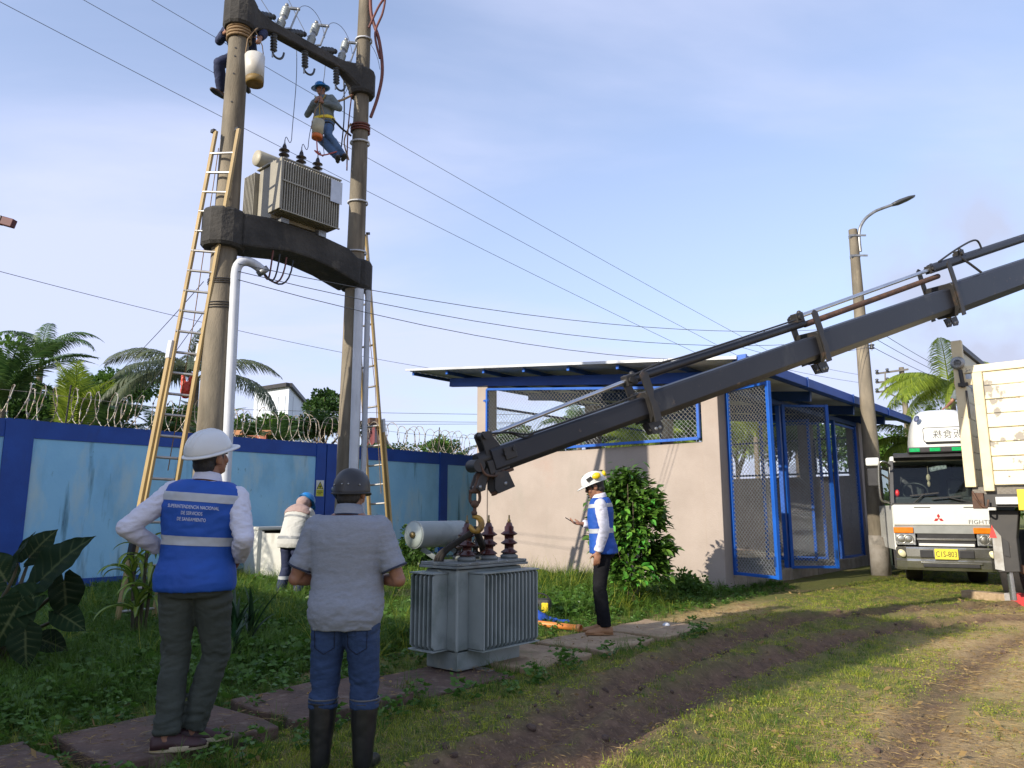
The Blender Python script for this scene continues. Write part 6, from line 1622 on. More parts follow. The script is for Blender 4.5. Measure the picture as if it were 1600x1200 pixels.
def scatter(name, objs, xy, scl, idx, label, cat, zoff=0., tilt=.18):
    col = bpy.data.collections.new(name + '_pieces')
    for k, o in enumerate(objs): o.name = f'{name}_piece_{k:02d}'; col.objects.link(o)
    n = len(xy); z = ground_fields(xy[:, 0], xy[:, 1])[0] + zoff
    if name == 'dead_leaves': z = z + slab_lift(xy)
    me = bpy.data.meshes.new(name); me.vertices.add(n); me.vertices.foreach_set('co', np.column_stack([xy, z]).astype(np.float32).ravel())
    rot = np.column_stack([RNG.normal(0, tilt, n), RNG.normal(0, tilt, n), RNG.uniform(0, 2 * PI, n)]).astype(np.float32)
    a = me.attributes.new('rot', 'FLOAT_VECTOR', 'POINT'); a.data.foreach_set('vector', rot.ravel())
    a = me.attributes.new('scl', 'FLOAT', 'POINT'); a.data.foreach_set('value', scl.astype(np.float32))
    a = me.attributes.new('idx', 'INT', 'POINT'); a.data.foreach_set('value', idx.astype(np.int32))
    me.update()
    o_ = bpy.data.objects.new(name, me); C.objects.link(o_); tag(o_, label, cat, None, 'stuff')
    g = bpy.data.node_groups.new(name + '_nodes', 'GeometryNodeTree')
    g.interface.new_socket('Geometry', in_out='INPUT', socket_type='NodeSocketGeometry'); g.interface.new_socket('Geometry', in_out='OUTPUT', socket_type='NodeSocketGeometry')
    gi = g.nodes.new('NodeGroupInput'); go = g.nodes.new('NodeGroupOutput'); ip = g.nodes.new('GeometryNodeInstanceOnPoints'); ci = g.nodes.new('GeometryNodeCollectionInfo')
    ci.inputs['Collection'].default_value = col; ci.inputs['Separate Children'].default_value = True; ci.inputs['Reset Children'].default_value = True
    def na(nm, tp): q = g.nodes.new('GeometryNodeInputNamedAttribute'); q.data_type = tp; q.inputs['Name'].default_value = nm; return q.outputs['Attribute']
    ip.inputs['Pick Instance'].default_value = True
    g.links.new(gi.outputs[0], ip.inputs['Points']); g.links.new(ci.outputs[0], ip.inputs['Instance']); g.links.new(na('idx', 'INT'), ip.inputs['Instance Index'])
    rt = g.nodes.new('FunctionNodeEulerToRotation'); g.links.new(na('rot', 'FLOAT_VECTOR'), rt.inputs[0]); g.links.new(rt.outputs[0], ip.inputs['Rotation'])
    g.links.new(na('scl', 'FLOAT'), ip.inputs['Scale']); g.links.new(ip.outputs[0], go.inputs[0])
    md = o_.modifiers.new('scatter', 'NODES'); md.node_group = g
    return o_
def poisson(n, x0, x1, y0, y1):
    y = 1 / RNG.uniform(1 / y1, 1 / y0, int(n)); y = np.where(RNG.uniform(size=int(n)) < .5, y, RNG.uniform(y0, y1, int(n)))
    x = RNG.uniform(x0, x1, int(n)); return np.column_stack([x, y])
def inside_view(xy): return np.abs(xy[:, 0]) < xy[:, 1] * .76 + .6
def blocked(xy):
    x, y = xy[:, 0], xy[:, 1]; b = wall_off(x, y) < .06
    a = (x - C0.x) * AX.x + (y - C0.y) * AX.y; t_ = (x - C0.x) * BX.x + (y - C0.y) * BX.y
    b |= (a > -.03) & (a < 9) & (t_ > -.03) & (t_ < 6.2)
    return b
PC0 = V((-2.02, 4.62, 0))
def path_co(xy):
    dx_, dy_ = xy[:, 0] - PC0.x, xy[:, 1] - PC0.y
    return dx_ * AX.x + dy_ * AX.y, dx_ * NX.x + dy_ * NX.y
m_gr = leafmat('grass_blade', (.040, .095, .012), (.145, .245, .03), .4, .55)
m_gr_y = leafmat('lawn_blade', (.17, .24, .018), (.50, .51, .07), .45, .5)
m_gr_dry = leafmat('dry_blade', (.36, .26, .11), (.58, .44, .20), .3, .8)
m_weed = leafmat('weed_leaf', (.035, .10, .016), (.11, .22, .03), .35, .4)
lawn = [tuft('lawn_tuft', 16, .035, .085, .006, .07, .9, m_gr_y, 1, 3), tuft('lawn_tuft', 14, .03, .07, .007, .08, 1.1, m_gr_y, 2, 3), tuft('lawn_tuft', 14, .04, .10, .006, .07, 1.2, m_gr, 3, 3), weed('lawn_weed', 12, .022, .035, m_gr_y, 4), tuft('dry_tuft', 10, .03, .08, .005, .08, 2.3, m_gr_dry, 5, 3)]
tall = [tuft('tall_tuft', 24, .22, .42, .009, .09, .85, m_gr, 11, 5), tuft('tall_tuft', 22, .28, .50, .008, .08, 1.05, m_gr, 12, 5), tuft('tall_tuft', 24, .15, .34, .009, .10, .8, m_gr, 13, 5), weed('broad_weed', 26, .09, .20, m_weed, 14), weed('broad_weed', 22, .12, .14, m_weed, 15), tuft('tall_tuft', 18, .3, .58, .007, .06, 1.2, m_gr_y, 16, 6)]
# lawn
xy = poisson(165000, -9, 15, 3.2, 24); xy = xy[inside_view(xy) & ~blocked(xy)]
ps, pn = path_co(xy); gzf, mud, dry = ground_fields(xy[:, 0], xy[:, 1])
nz_ = n2(xy[:, 0], xy[:, 1], 1.9, 31); dens = np.clip(1.25 - mud * 1.4 - dry * .95 + (nz_ - .5) * 1.5, .05, 1)
onslab = (np.abs(pn) < .40) & (ps > -1.8) & (ps < 6.1) & (np.abs(((ps + .55) % 1.10) - .55) < .49)
ok = (RNG.uniform(size=len(xy)) < dens) & ~onslab & (pn > .0)
xy = xy[ok]; mud, dry, nz_ = mud[ok], dry[ok], nz_[ok]
pick = np.where(RNG.uniform(size=len(xy)) < np.clip(dry * .6 + mud * .5, 0, .75), 4, RNG.integers(0, 4, len(xy)))
scatter('lawn_grass', lawn, xy, RNG.uniform(.6, 1.3, len(xy)) * (.38 + .55 * nz_) * (1 - .3 * dry), pick, 'short yellow-green grass on the yard around the muddy ruts', 'grass', tilt=.25)
# long grass
xy = poisson(40000, -10, 5, 3.4, 20); xy = xy[inside_view(xy) & ~blocked(xy)]
ps, pn = path_co(xy)
ok = (pn < -.40) & (RNG.uniform(size=len(xy)) < .85) & (n2(xy[:, 0], xy[:, 1], 1.3, 44) > .30)
xy = xy[ok]; pn = pn[ok]
edge = np.clip((-pn - .4) / 1.0, .35, 1); nz_ = n2(xy[:, 0], xy[:, 1], 1.1, 52)
near_tx = np.exp(-((xy[:, 0] + .4) ** 2 + (xy[:, 1] - 6.9) ** 2) / .6)
scl = RNG.uniform(.55, 1.1, len(xy)) * edge * (.5 + .9 * nz_) * (1 - .55 * near_tx)
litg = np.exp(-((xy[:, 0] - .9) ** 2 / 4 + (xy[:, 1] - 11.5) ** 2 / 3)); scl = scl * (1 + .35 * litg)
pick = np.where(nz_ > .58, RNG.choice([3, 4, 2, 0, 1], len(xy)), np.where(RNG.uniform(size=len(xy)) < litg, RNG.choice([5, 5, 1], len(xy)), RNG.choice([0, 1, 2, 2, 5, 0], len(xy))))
scatter('long_grass', tall, xy, scl, pick, 'long rank grass and weeds between the path and the blue wall', 'grass')
# fringe between the slabs and at their edges
xy = poisson(13000, -4, 4, 3.4, 12); ps, pn = path_co(xy)
onslab = (np.abs(pn) < .38) & (np.abs(((ps + .55) % 1.10) - .55) < .47)
ok = (np.abs(pn) < .75) & ~onslab & (ps > -2) & (ps < 6.1); xy = xy[ok]
scatter('path_edge_grass', lawn[:4] + tall[2:4], xy, RNG.uniform(.3, .9, len(xy)) * (.6 + .6 * n2(xy[:, 0], xy[:, 1], 1.7, 71)), RNG.choice([0, 1, 2, 3, 2, 0, 0, 1, 2, 4, 2, 5], len(xy)), 'fringe of weeds along and between the path slabs', 'grass')
# trodden clods in the mud
def clod(seed):
    rg_ = np.random.default_rng(seed); mb = MB(); mb.ball((0, 0, 0), (.05, .04, .028), 8, 5); me = mb.mesh('clod'); c = coords(me); c *= (1 + (fbm(c * 22, seed)[:, None] - .5) * .9); setco(me, c); me.materials.append(mg_clod); return bpy.data.objects.new('clod', me)
mg_clod = mat('mud_clod', (.13, .085, .06), (.075, .048, .036), ns=16, rough=.95, bump=.5, bs=60)
clods = [clod(1), clod(2), clod(3)]
xy = poisson(26000, -3, 10, 3.4, 14); z0_, mud, dry = ground_fields(xy[:, 0], xy[:, 1])
dd = np.minimum(pdist(xy[:, 0], xy[:, 1], RUTS[0]), pdist(xy[:, 0], xy[:, 1], RUTS[1]))
ok = RNG.uniform(size=len(xy)) < np.exp(-((dd - .26) / .10) ** 2) * .12 + mud * .015; xy = xy[ok]
scatter('mud_clods', clods, xy, RNG.uniform(.15, .9, len(xy)) ** 1.7, RNG.integers(0, 3, len(xy)), 'crumbled mud clods along the tyre ruts', 'mud', .0, .6)

# fallen leaves and straw lying on path, mud and lawn
m_dead = leafmat('dead_leaf', (.20, .12, .05), (.36, .26, .11), .1, .8)
def litter_piece(seed, n, L, asp):
    rg_ = np.random.default_rng(seed); c_ = np.column_stack([rg_.normal(0, .05, n), rg_.normal(0, .05, n), rg_.uniform(.004, .016, n)])
    d_ = np.column_stack([rg_.normal(size=n), rg_.normal(size=n), rg_.normal(0, .12, n)]); v, f = leaf_cards(c_, d_, L, asp, rg_, .1); me = np_mesh('litter', v, f, np.repeat(rg_.uniform(0, 1, n), 4)); me.materials.append(m_dead); return bpy.data.objects.new('litter', me)
xy = poisson(42000, -5, 12, 3.4, 14); xy = xy[inside_view(xy) & ~blocked(xy)]; ps, pn = path_co(xy)
onslab = (np.abs(pn) < .40) & (ps > -1.8) & (ps < 6.1)
dr_ = ground_fields(xy[:, 0], xy[:, 1])[2]; ok = (pn > -.46) & (RNG.uniform(size=len(xy)) < np.where(n2(xy[:, 0], xy[:, 1], 2.1, 90) > .47, .35, .05) + dr_ * .6) & (~onslab | (RNG.uniform(size=len(xy)) < .5)); xy = xy[ok]; onslab = onslab[ok]
scatter('dead_leaves', [litter_piece(1, 5, .035, .45), litter_piece(2, 7, .06, .07), litter_piece(3, 6, .08, .05), litter_piece(4, 3, .05, .4)], xy, RNG.uniform(.4, 1.2, len(xy)), np.where(RNG.uniform(size=len(xy)) < .10, RNG.choice([0, 3], len(xy)), RNG.choice([1, 2], len(xy))), 'dry leaves and straw scattered over path and yard', 'leaf litter', .0, .08)
# ------------------------------------------------------------------ people
m_skin = mat('brown_skin', (.30, .145, .085), (.25, .115, .065), ns=9, rough=.5, transl=.0)
m_hair = mat('black_hair', (.010, .008, .007), (.02, .016, .014), ns=60, rough=.5, bump=.4, bs=200)
m_vest = mat('royal_blue_vest', (.010, .082, .40), (.008, .065, .33), ns=3, rough=.7, bump=.4, bs=9)
m_refl = mat('reflective_tape', (.44, .46, .48), (.38, .40, .42), ns=9, rough=.4)
m_shirt_w = mat('white_cotton', (.62, .62, .70), (.56, .56, .64), ns=4, rough=.85, bump=.5, bs=13, st=(1, 1, 2))
m_polo = mat('grey_polo_knit', (.25, .27, .31), (.215, .235, .275), ns=60, rough=.9, bump=.38, bs=7, st=(1, 1, 2.6))
m_polo_dk = mat('dark_collar_tip', (.03, .035, .06), rough=.9)
m_trouser_g = mat('grey_green_trousers', (.050, .058, .046), (.036, .043, .034), ns=5, rough=.85, bump=.55, bs=10, st=(1, 1, 1.6))
m_jean = mat('blue_denim', (.022, .050, .125), (.013, .032, .085), ns=5, rough=.85, bump=.55, bs=11, st=(1, 1, 1.8), dirt=[((.05, .085, .16), 3, .58, .85)])
m_jean_lt = mat('washed_denim', (.07, .13, .24), (.04, .08, .16), ns=5, rough=.85, bump=.15, bs=150)
m_blk_tr = mat('black_trousers', (.009, .009, .011), (.013, .013, .015), ns=6, rough=.9, spec=.12)
m_navy = mat('navy_workwear', (.012, .018, .05), (.018, .026, .07), ns=5, rough=.85)
m_boot = mat('rubber_boot', (.012, .012, .013), (.02, .02, .021), ns=8, rough=.32, dirt=[((.07, .06, .05), 5, .62, .9)])
m_shoe = mat('maroon_shoe', (.055, .022, .022), (.04, .016, .017), ns=9, rough=.6)
m_sole = mat('cream_sole', (.50, .43, .28), (.34, .24, .13), ns=9, rough=.8)
m_tan = mat('tan_boot_leather', (.36, .19, .09), (.28, .14, .06), ns=8, rough=.7)
m_hat_w = mat('white_helmet', (.66, .67, .66), (.60, .61, .60), ns=3, rough=.3)
m_hat_b = mat('blue_helmet', (.015, .19, .50), (.012, .15, .42), ns=3, rough=.3)
m_hat_k = mat('black_helmet', (.016, .016, .018), (.022, .022, .024), ns=3, rough=.42)
m_yellow = mat('yellow_plastic', (.75, .56, .01), (.65, .46, .01), ns=6, rough=.35)
m_dark_lens = mat('dark_lens', (.01, .01, .012), rough=.08)
m_jacket = mat('pale_work_jacket', (.50, .50, .46), (.42, .42, .39), ns=5, rough=.9, bump=.15, bs=50)
m_cape = mat('dusty_pink_cape', (.36, .26, .235), (.30, .21, .19), ns=6, rough=.9, bump=.15, bs=50)
m_greyblue = mat('grey_blue_jacket', (.16, .19, .19), (.11, .13, .135), ns=7, rough=.9)

TORSO = [(.80, .150, .105, -.005), (.86, .168, .120, -.012), (.93, .172, .124, -.010), (1.01, .160, .112, .004), (1.10, .158, .110, .008), (1.20, .172, .118, .006), (1.29, .186, .120, -.002), (1.36, .186, .108, -.008), (1.41, .160, .090, -.012), (1.45, .095, .070, -.010), (1.49, .058, .058, .0)]
def spine(z, bend, twist=0., side=0.):
    """frame of the trunk at height z: centre, right, forward, up"""
    p = V((0, 0, .90)); z0 = .90
    if z <= z0: return V((0, 0, z)), V((1, 0, 0)), V((0, 1, 0)), UP
    n = 24; a = 0.
    for i in range(n):
        zc = z0 + (z - z0) * (i + .5) / n
        a = math.radians(bend) * min(1, max(0, (zc - .9) / .30))
        b_ = math.radians(side) * min(1, max(0, (zc - .9) / .30))
        d = V((math.sin(b_) * math.cos(a), math.sin(a), math.cos(a) * math.cos(b_))).normalized()
        p = p + d * (z - z0) / n
    tw = math.radians(twist) * min(1, (z - z0) / .45)
    r = V((math.cos(tw), -math.sin(tw), 0)); r = (r - d * r.dot(d)).normalized(); f = d.cross(r)
    return p, r, f, d
class Figure:
    def __init__(s, label, loc, heading, h=1.0, girth=1.0, belly=0., bend=0., twist=0., side=0., arms=None, legs=None, head=(0, 0), group=None, voxel=.007, lean=None):
        s.t = thing('person', label, 'person', loc, group or 'people at the transformer job', math.radians(-heading), local=True)
        s.t.scale = (h, h, h)
        s.g, s.belly, s.bend, s.twist, s.side, s.vox = girth, belly, bend, twist, side, voxel
        s.arms = arms; s.legs = legs
        s.sh = {}
        for k, sx in (('L', -1), ('R', 1)):
            c, r, f, u = spine(1.365, bend, twist, side); s.sh[k] = c + r * (.172 * girth ** .6 * sx) - f * .01
        c, r, f, u = spine(1.50, bend, twist, side); s.neck = c
        hm = Matrix((r, f, u)).transposed()
        yaw, pitch = head[0], head[1]; roll = head[2] if len(head) > 2 else 0
        R = hm @ Euler((math.radians(pitch), math.radians(roll), math.radians(-yaw)), 'ZXY').to_matrix() if False else hm @ Matrix.Rotation(math.radians(-yaw), 3, 'Z') @ Matrix.Rotation(math.radians(pitch), 3, 'X') @ Matrix.Rotation(math.radians(roll), 3, 'Y')
        s.HR = R; s.HC = s.neck + u * .010 + R @ V((0, .020, .072))
    def H(s, x, y, z): return s.HC + s.HR @ V((x, y, z))
    def ring(s, z, rx, ry, yo, infl, n=28, ex=2.35):
        c, r, f, u = spine(z, s.bend, s.twist, s.side)
        bl = s.belly * math.exp(-((z - 1.03) / .14) ** 2)
        rx = rx * s.g + infl + bl * .35; ry = ry * (1 + (s.g - 1) * .8) + infl + bl * .5; out = []
        for k in range(n):
            a = 2 * PI * k / n; ca, sa = math.cos(a), math.sin(a)
            out.append(c + r * (math.copysign(abs(ca) ** (2 / ex), ca) * rx) + f * (math.copysign(abs(sa) ** (2 / ex), sa) * ry + yo + bl * .5))
        return out
    def torso(s, mb, z0, z1, infl, flare=0.):
        zs = sorted(set([z0] + [q[0] for q in TORSO if z0 < q[0] < z1] + [z1]))
        T = np.array(TORSO); rings = []
        for z in zs:
            rx, ry, yo = [np.interp(z, T[:, 0], T[:, i]) for i in (1, 2, 3)]
            fl = flare * max(0, (1.0 - z) / .2)
            rings.append(s.ring(z, rx, ry, yo, infl + fl))
        mb.loft(rings)
    def arm(s, mb, k, infl, f0=0., f1=1., cuff=0.):
        """sleeve from the shoulder; f in 0..1 upper arm, 1..2 forearm"""
        e, w = V(s.arms[k][0]), V(s.arms[k][1]); sh = s.sh[k]
        def at(f): return sh + (e - sh) * f if f <= 1 else e + (w - e) * (f - 1)
        rr = lambda f: np.interp(f, [0, .25, .8, 1, 1.25, 2], [.058, .053, .043, .041, .042, .029]) * (.55 + .45 * s.g ** 1.3) + infl
        fs_ = [f for f in np.linspace(f0, f1, 15)]
        mb.tube([at(f) for f in fs_], [rr(f) + (cuff if f > f1 - .12 else 0) for f in fs_], 14)
        if f0 == 0: mb.ball(sh, rr(0) * .98)
        if f1 > 1: mb.ball(e, rr(1))
    def leg(s, mb, k, infl, z_end=None, hem=0.):
        kn, an = V(s.legs[k][0]), V(s.legs[k][1]); sx = -1 if k == 'L' else 1
        hp = V((.085 * sx * s.g ** .5, -.005, .87))
        pts = []; rad_ = []
        for f in np.linspace(0, 1, 8): pts.append(hp + (kn - hp) * f); rad_.append(np.interp(f, [0, .35, 1], [.088, .082, .057]) * (.4 + .6 * s.g) + infl)
        stop = 1.0
        for f in np.linspace(.12, 1, 9):
            p = kn + (an - kn) * f
            if z_end is not None and f > z_end: break
            pts.append(p); rad_.append(np.interp(f, [0, .3, 1], [.056, .057, .037]) * (.5 + .5 * s.g) + infl + hem * f)
        mb.tube(pts, rad_, 16); mb.ball(kn, rad_[7]); return hp
    def hand(s, mb, k, d, n, curl=.35, sp=1.0):
        w = V(s.arms[k][1]); d = V(d).normalized(); n = V(n); n = (n - d * n.dot(d)).normalized(); sd = d.cross(n) * (1 if k == 'R' else -1)
        R = Matrix((sd, d, n)).transposed()
        mb.ball(w + d * .045, (.040, .056, .017), R=R); mb.ball(w + d * .008, (.029, .035, .021), R=R)
        for i, (o_, L_) in enumerate(((.028, .070), (.010, .080), (-.009, .074), (-.027, .058))):
            p = w + d * .082 + sd * o_ * sp; cur = d + sd * o_ * 1.4; q = [w + d * .05 + sd * o_ * .8, p]; a = curl * (1 + .12 * i)
            for j in range(3):
                ax = cur.cross(n).normalized(); cur = (Matrix.Rotation(a * (.8 if j else .5), 3, ax) @ cur).normalized(); q.append(q[-1] + cur * L_ * (.42, .32, .26)[j])
            mb.tube(q, [.0095, .0092, .0086, .008, .0068], 8); mb.ball(q[-1], .0068, 8, 6)
        p = w + d * .022 + sd * .032; cur = (d * .6 + sd * .75 + n * .25).normalized(); q = [w + d * .01 + sd * .012, p]
        for j in range(2): q.append(q[-1] + cur * .034); cur = (cur + d * .35 - sd * .25 + n * .15).normalized()
        mb.tube(q, [.014, .012, .0105, .008], 8); mb.ball(q[-1], .008, 8, 6)
    def body(s, hands):
        mb = MB(); s.torso(mb, .80, 1.49, -.014)
        for k in 'LR':
            s.arm(mb, k, -.004, 0, 2.0); s.leg(mb, k, -.010)
            an = V(s.legs[k][1]); yw = math.radians(s.legs[k][2]); fd = V((math.sin(yw), math.cos(yw), 0)); mb.tube([an + V((0, 0, .02)), an + V((0, 0, -.03)) - fd * .01, an + fd * .12 + V((0, 0, -.055))], [.036, .036, .022], 10)
            s.hand(mb, k, *hands[k])
        # neck and head
        c = spine(1.44, s.bend, s.twist, s.side)[0]
        mb.tube([c, s.neck, s.H(0, -.015, -.05)], [.066, .058, .056], 14)
        mb.ball(s.H(0, -.012, .025), (.076, .096, .102), 18, 12, R=s.HR); mb.ball(s.H(0, .024, -.045), (.060, .070, .078), 16, 10, R=s.HR); mb.ball(s.H(0, .068, -.092), (.026, .024, .022), R=s.HR)
        mb.ball(s.H(0, .070, -.015), (.042, .024, .05), R=s.HR); mb.tube([s.H(0, .088, .012), s.H(0, .108, -.024), s.H(0, .098, -.034)], [.009, .014, .010], 8)
        mb.ball(s.H(0, .084, -.062), (.026, .012, .010), R=s.HR); mb.ball(s.H(0, .080, .026), (.05, .016, .012), R=s.HR)
        for sx in (-1, 1):
            mb.ball(s.H(.076 * sx, -.004, -.012), (.011, .024, .034), R=s.HR); mb.ball(s.H(.042 * sx, .062, -.03), (.024, .022, .026), R=s.HR)
        me = remesh(mb, s.vox, 2); s.body_o = link('body', me, m_skin, s.t)
        for sx in (-1, 1):
            m2 = MB(); m2.ball(s.H(.030 * sx, .089, .004), (.014, .007, .006), 8, 6, R=s.HR); m2.build('eye', m_dark_lens, s.t)
            m2 = MB(); m2.tube([s.H(.014 * sx, .098, .022), s.H(.032 * sx, .096, .027), s.H(.050 * sx, .082, .020)], .0045, 6); m2.build('eyebrow', m_hair, s.t)
        m2 = MB(); m2.tube([s.H(-.022, .092, -.064), s.H(0, .098, -.063), s.H(.022, .092, -.064)], .0032, 6); m2.build('mouth', mat('lips', (.20, .07, .05), rough=.5), s.t)
    def folds(s, me, amp, fr, seed, mask=None, ridge=True):
        c = coords(me); n = normals(me)
        q = c * np.array(fr) + (fbm(c * 6, seed + 5, 2)[:, None] - .5) * 1.6
        v = fbm(q, seed, 3)
        v = (1 - np.abs(2 * v - 1) * 2.2) if ridge else (v - .5) * 2
        big = (fbm(c * 3.2, seed + 9, 2) - .5) * 2
        a = amp * (mask(c) if mask else 1.)
        setco(me, c + n * ((v - .45) * a * .75 + big * a * .5)[:, None])
    def garment(s, name, fn, m_, vox=.010, amp=.006, fr=(10, 10, 22), seed=1, mask=None, smooth=3, parent=None):
        mb = MB(); fn(mb); me = remesh(mb, vox, smooth); s.folds(me, amp, fr, seed, mask); return link(name, me, m_, parent or s.t)
    def trousers(s, m_, infl=.012, hem=.012, z_end=None, seed=3, amp=.010, vox=.010, top=1.0, ti=None):
        def fn(mb):
            s.torso(mb, .80, top, infl if ti is None else ti)
            for k in 'LR': s.leg(mb, k, infl, z_end, hem)
        msk = lambda c: .35 + .9 * np.exp(-((c[:, 2] - .47) / .10) ** 2) + 1.3 * np.clip((.30 - c[:, 2]) / .2, 0, 1) + .8 * np.exp(-((c[:, 2] - .80) / .07) ** 2)
        return s.garment('trousers', fn, m_, vox, amp, (7, 7, 19), seed, msk)
    def stripe(s, o_, z0, z1, m_, name='reflective_strip', zf=None, off=.003, front=True):
        """cut the band of a garment between two trunk heights into a raised strip"""
        bm = bmesh.new(); bm.from_mesh(o_.data)
        for z, inner in ((z0, False), (z1, True)):
            c, r, f, u = spine(z, s.bend, s.twist, s.side); geom = bm.verts[:] + bm.edges[:] + bm.faces[:]
            bmesh.ops.bisect_plane(bm, geom=geom, plane_co=c, plane_no=u, clear_outer=inner, clear_inner=not inner)
        for v in bm.verts: v.co += v.normal * off
        me = bpy.data.meshes.new(name); bm.to_mesh(me); bm.free(); me.materials.clear()
        me.polygons.foreach_set('use_smooth', [True] * len(me.polygons))
        return link(name, me, m_, o_)
    def print_on(s, o_, body, size, z, x=0., back=True, m_=None, name='back_lettering', spacing=1.0, slant=0., sx=1.):
        bpy.context.view_layer.update()
        bm = bmesh.new(); bm.from_mesh(o_.data); bvh = BVHTree.FromBMesh(bm); bm.free()
        me = text_mesh(body, size, 0.0, spacing=spacing)
        c, r, f, u = spine(z, s.bend, s.twist, s.side); d = f if back else -f; rx = r if back else -r
        for v in me.vertices:
            p = c + rx * (v.co.x * sx + x) + u * (v.co.y + v.co.x * slant) - d * .6
            hit = bvh.ray_cast(p, d)
            v.co = (hit[0] - d * .004) if hit[0] else p + d * .48
        me.update(); return link(name, me, m_ or m_refl, o_)
    def hair(s, low=True):
        mb = MB(); mb.ball(s.H(0, -.022, .030), (.081, .094, .104), 18, 12, R=s.HR)
        if low: mb.ball(s.H(0, -.055, -.035), (.072, .052, .062), 14, 10, R=s.HR)
        for sx in (-1, 1): mb.ball(s.H(.066 * sx, .008, .01), (.013, .030, .045), R=s.HR)
        link('hair', remesh(mb, .007, 2), m_hair, s.t)
    def helmet(s, kind, m_, tilt=0.):
        R = s.HR @ Matrix.Rotation(math.radians(tilt), 3, 'X'); H = lambda x, y, z: s.HC + R @ V((x, y, z))
        mb = MB(); rings = []
        P_ = dict(hard=(.119, .143, .128, .036), skate=(.110, .128, .118, .028), wide=(.112, .132, .122, .040))[kind]
        rx, ry, h, z0 = P_
        for i in range(12):
            a = (PI / 2) * i / 11; cr = max(.02, math.cos(a) ** .82); rings.append([H(math.cos(b) * rx * cr, math.sin(b) * ry * cr - .008, z0 + h * math.sin(a)) for b in np.linspace(0, 2 * PI, 32, endpoint=False)])
        if kind == 'skate':
            low = [[H(math.cos(b) * rx * k, math.sin(b) * ry * k - .008, z0 + dz - .022 * max(0, -math.sin(b))) for b in np.linspace(0, 2 * PI, 32, endpoint=False)] for k, dz in ((.97, -.036), (1.02, -.03), (1.01, -.01))]
            rings = low + rings
        mb.loft(rings); hat = mb.build('helmet', m_, s.t)
        if kind in ('hard', 'wide'):
            mb = MB(); vs = []; n = 40
            for b in np.linspace(0, 2 * PI, n, endpoint=False):
                fr = max(0, math.sin(b)); bk = .012 + (.050 * fr ** 3 if kind == 'hard' else .042 + .02 * fr ** 2)
                cx, cy = math.cos(b), math.sin(b)
                vs += [H(cx * (rx - .004), cy * (ry - .004) - .008, z0 + .010), H(cx * (rx + bk), cy * (ry + bk) - .008, z0 - .002 - .012 * fr ** 2), H(cx * (rx + bk), cy * (ry + bk) - .008, z0 - .009 - .012 * fr ** 2), H(cx * (rx - .006), cy * (ry - .006) - .008, z0 - .004)]
            fs = [(4 * i + q, 4 * i + (q + 1) % 4, 4 * ((i + 1) % n) + (q + 1) % 4, 4 * ((i + 1) % n) + q) for i in range(n) for q in range(4)]
            mb.add(vs, fs, True); mb.build('brim', m_, hat)
            for x_ in (-.030, 0, .030):
                mb = MB(); mb.tube([H(x_, math.cos(a) * ry * .98 * math.sqrt(max(.05, 1 - (x_ / rx) ** 2)) * abs(math.cos(a)) ** -.18 - .008, z0 + h * math.sin(a) * (1 - .04 * abs(x_) / .03)) for a in np.linspace(.45, PI - .45, 14)], .005, 6); mb.build('ridge', m_, hat)
        else:
            mb = MB()
            for b in (-2.35, -1.75, -1.4, -.8): mb.ball(H(math.cos(b) * rx * 1.01, math.sin(b) * ry * 1.01 - .008, z0 + .006), .006, 8, 6)
            mb.build('rivets', m_steel, hat)
            mb = MB(); mb.tube([H(math.cos(b) * (rx + .004), math.sin(b) * (ry + .004) - .008, z0 - .032 - .020 * max(0, -math.sin(b))) for b in np.linspace(0, 2 * PI, 32, endpoint=False)], .006, 6, closed=True); mb.build('edge_trim', m_black, hat)
            mb = MB(); mb.tube([H(-.095, -.02, .0), H(-.085, .01, -.06), H(-.045, .05, -.11)], .006, 6); mb.build('chin_strap', m_black, hat)
            mb = MB(); mb.tube(spline([H(-.115, .02, .012), H(-.138, .05, .03), H(-.14, .085, .005), H(-.115, .11, -.03)], 5), .012, 8); mb.build('goggles', mat('goggle_frame', (.02, .05, .11), rough=.25), hat)
        return hat
    def collar(s, m_, rr=.075, h=.035, tube=.012, z=1.455, parent=None):
        mb = MB(); c, r, f, u = spine(z, s.bend, s.twist, s.side); rings = []
        for dz, k in ((-.012, 1.14), (h * .4, 1.04), (h, .95), (h * .9, .82), (0, .9)):
            rings.append([c + r * (math.cos(a) * rr * k) + f * (math.sin(a) * rr * k * 1.0 - .004) + u * (dz - .012 * math.sin(a)) for a in np.linspace(0, 2 * PI, 24, endpoint=False)])
        mb.loft(rings, cap=False); return mb.build('collar', m_, parent or s.t)
    def shoe(s, k, m_, m_s, L=.285, name='shoe'):
        an = V(s.legs[k][1]); yw = math.radians(s.legs[k][2]); fd = V((math.sin(yw), math.cos(yw), 0)); rt = V((fd.y, -fd.x, 0)); o_ = V((an.x, an.y, an.z - .085)) - fd * .075
        mb = MB(); rings = []
        for t, w_, h_ in ((0, .030, .075), (.06, .036, .092), (.22, .038, .105), (.38, .038, .098), (.52, .043, .078), (.7, .048, .062), (.86, .044, .052), (.96, .030, .042), (1.0, .012, .03)):
            rings.append([o_ + fd * (t * L) + rt * (math.cos(a) * w_) + UP * (.018 + max(0, math.sin(a)) * (h_ - .018)) for a in np.linspace(0, 2 * PI, 16, endpoint=False)])
        mb.loft(rings); sh_ = mb.build(name, m_, s.t)
        mb = MB(); rings = []
        for z_ in (.0, .028):
            rings.append([o_ + fd * (L * (.5 + .52 * math.sin(b))) + rt * (math.cos(b) * (.050 - .010 * (math.sin(b) < -.2))) + UP * z_ for b in np.linspace(0, 2 * PI, 24, endpoint=False)])
        mb.loft(rings); mb.build('sole', m_s, sh_, bevel=.004)
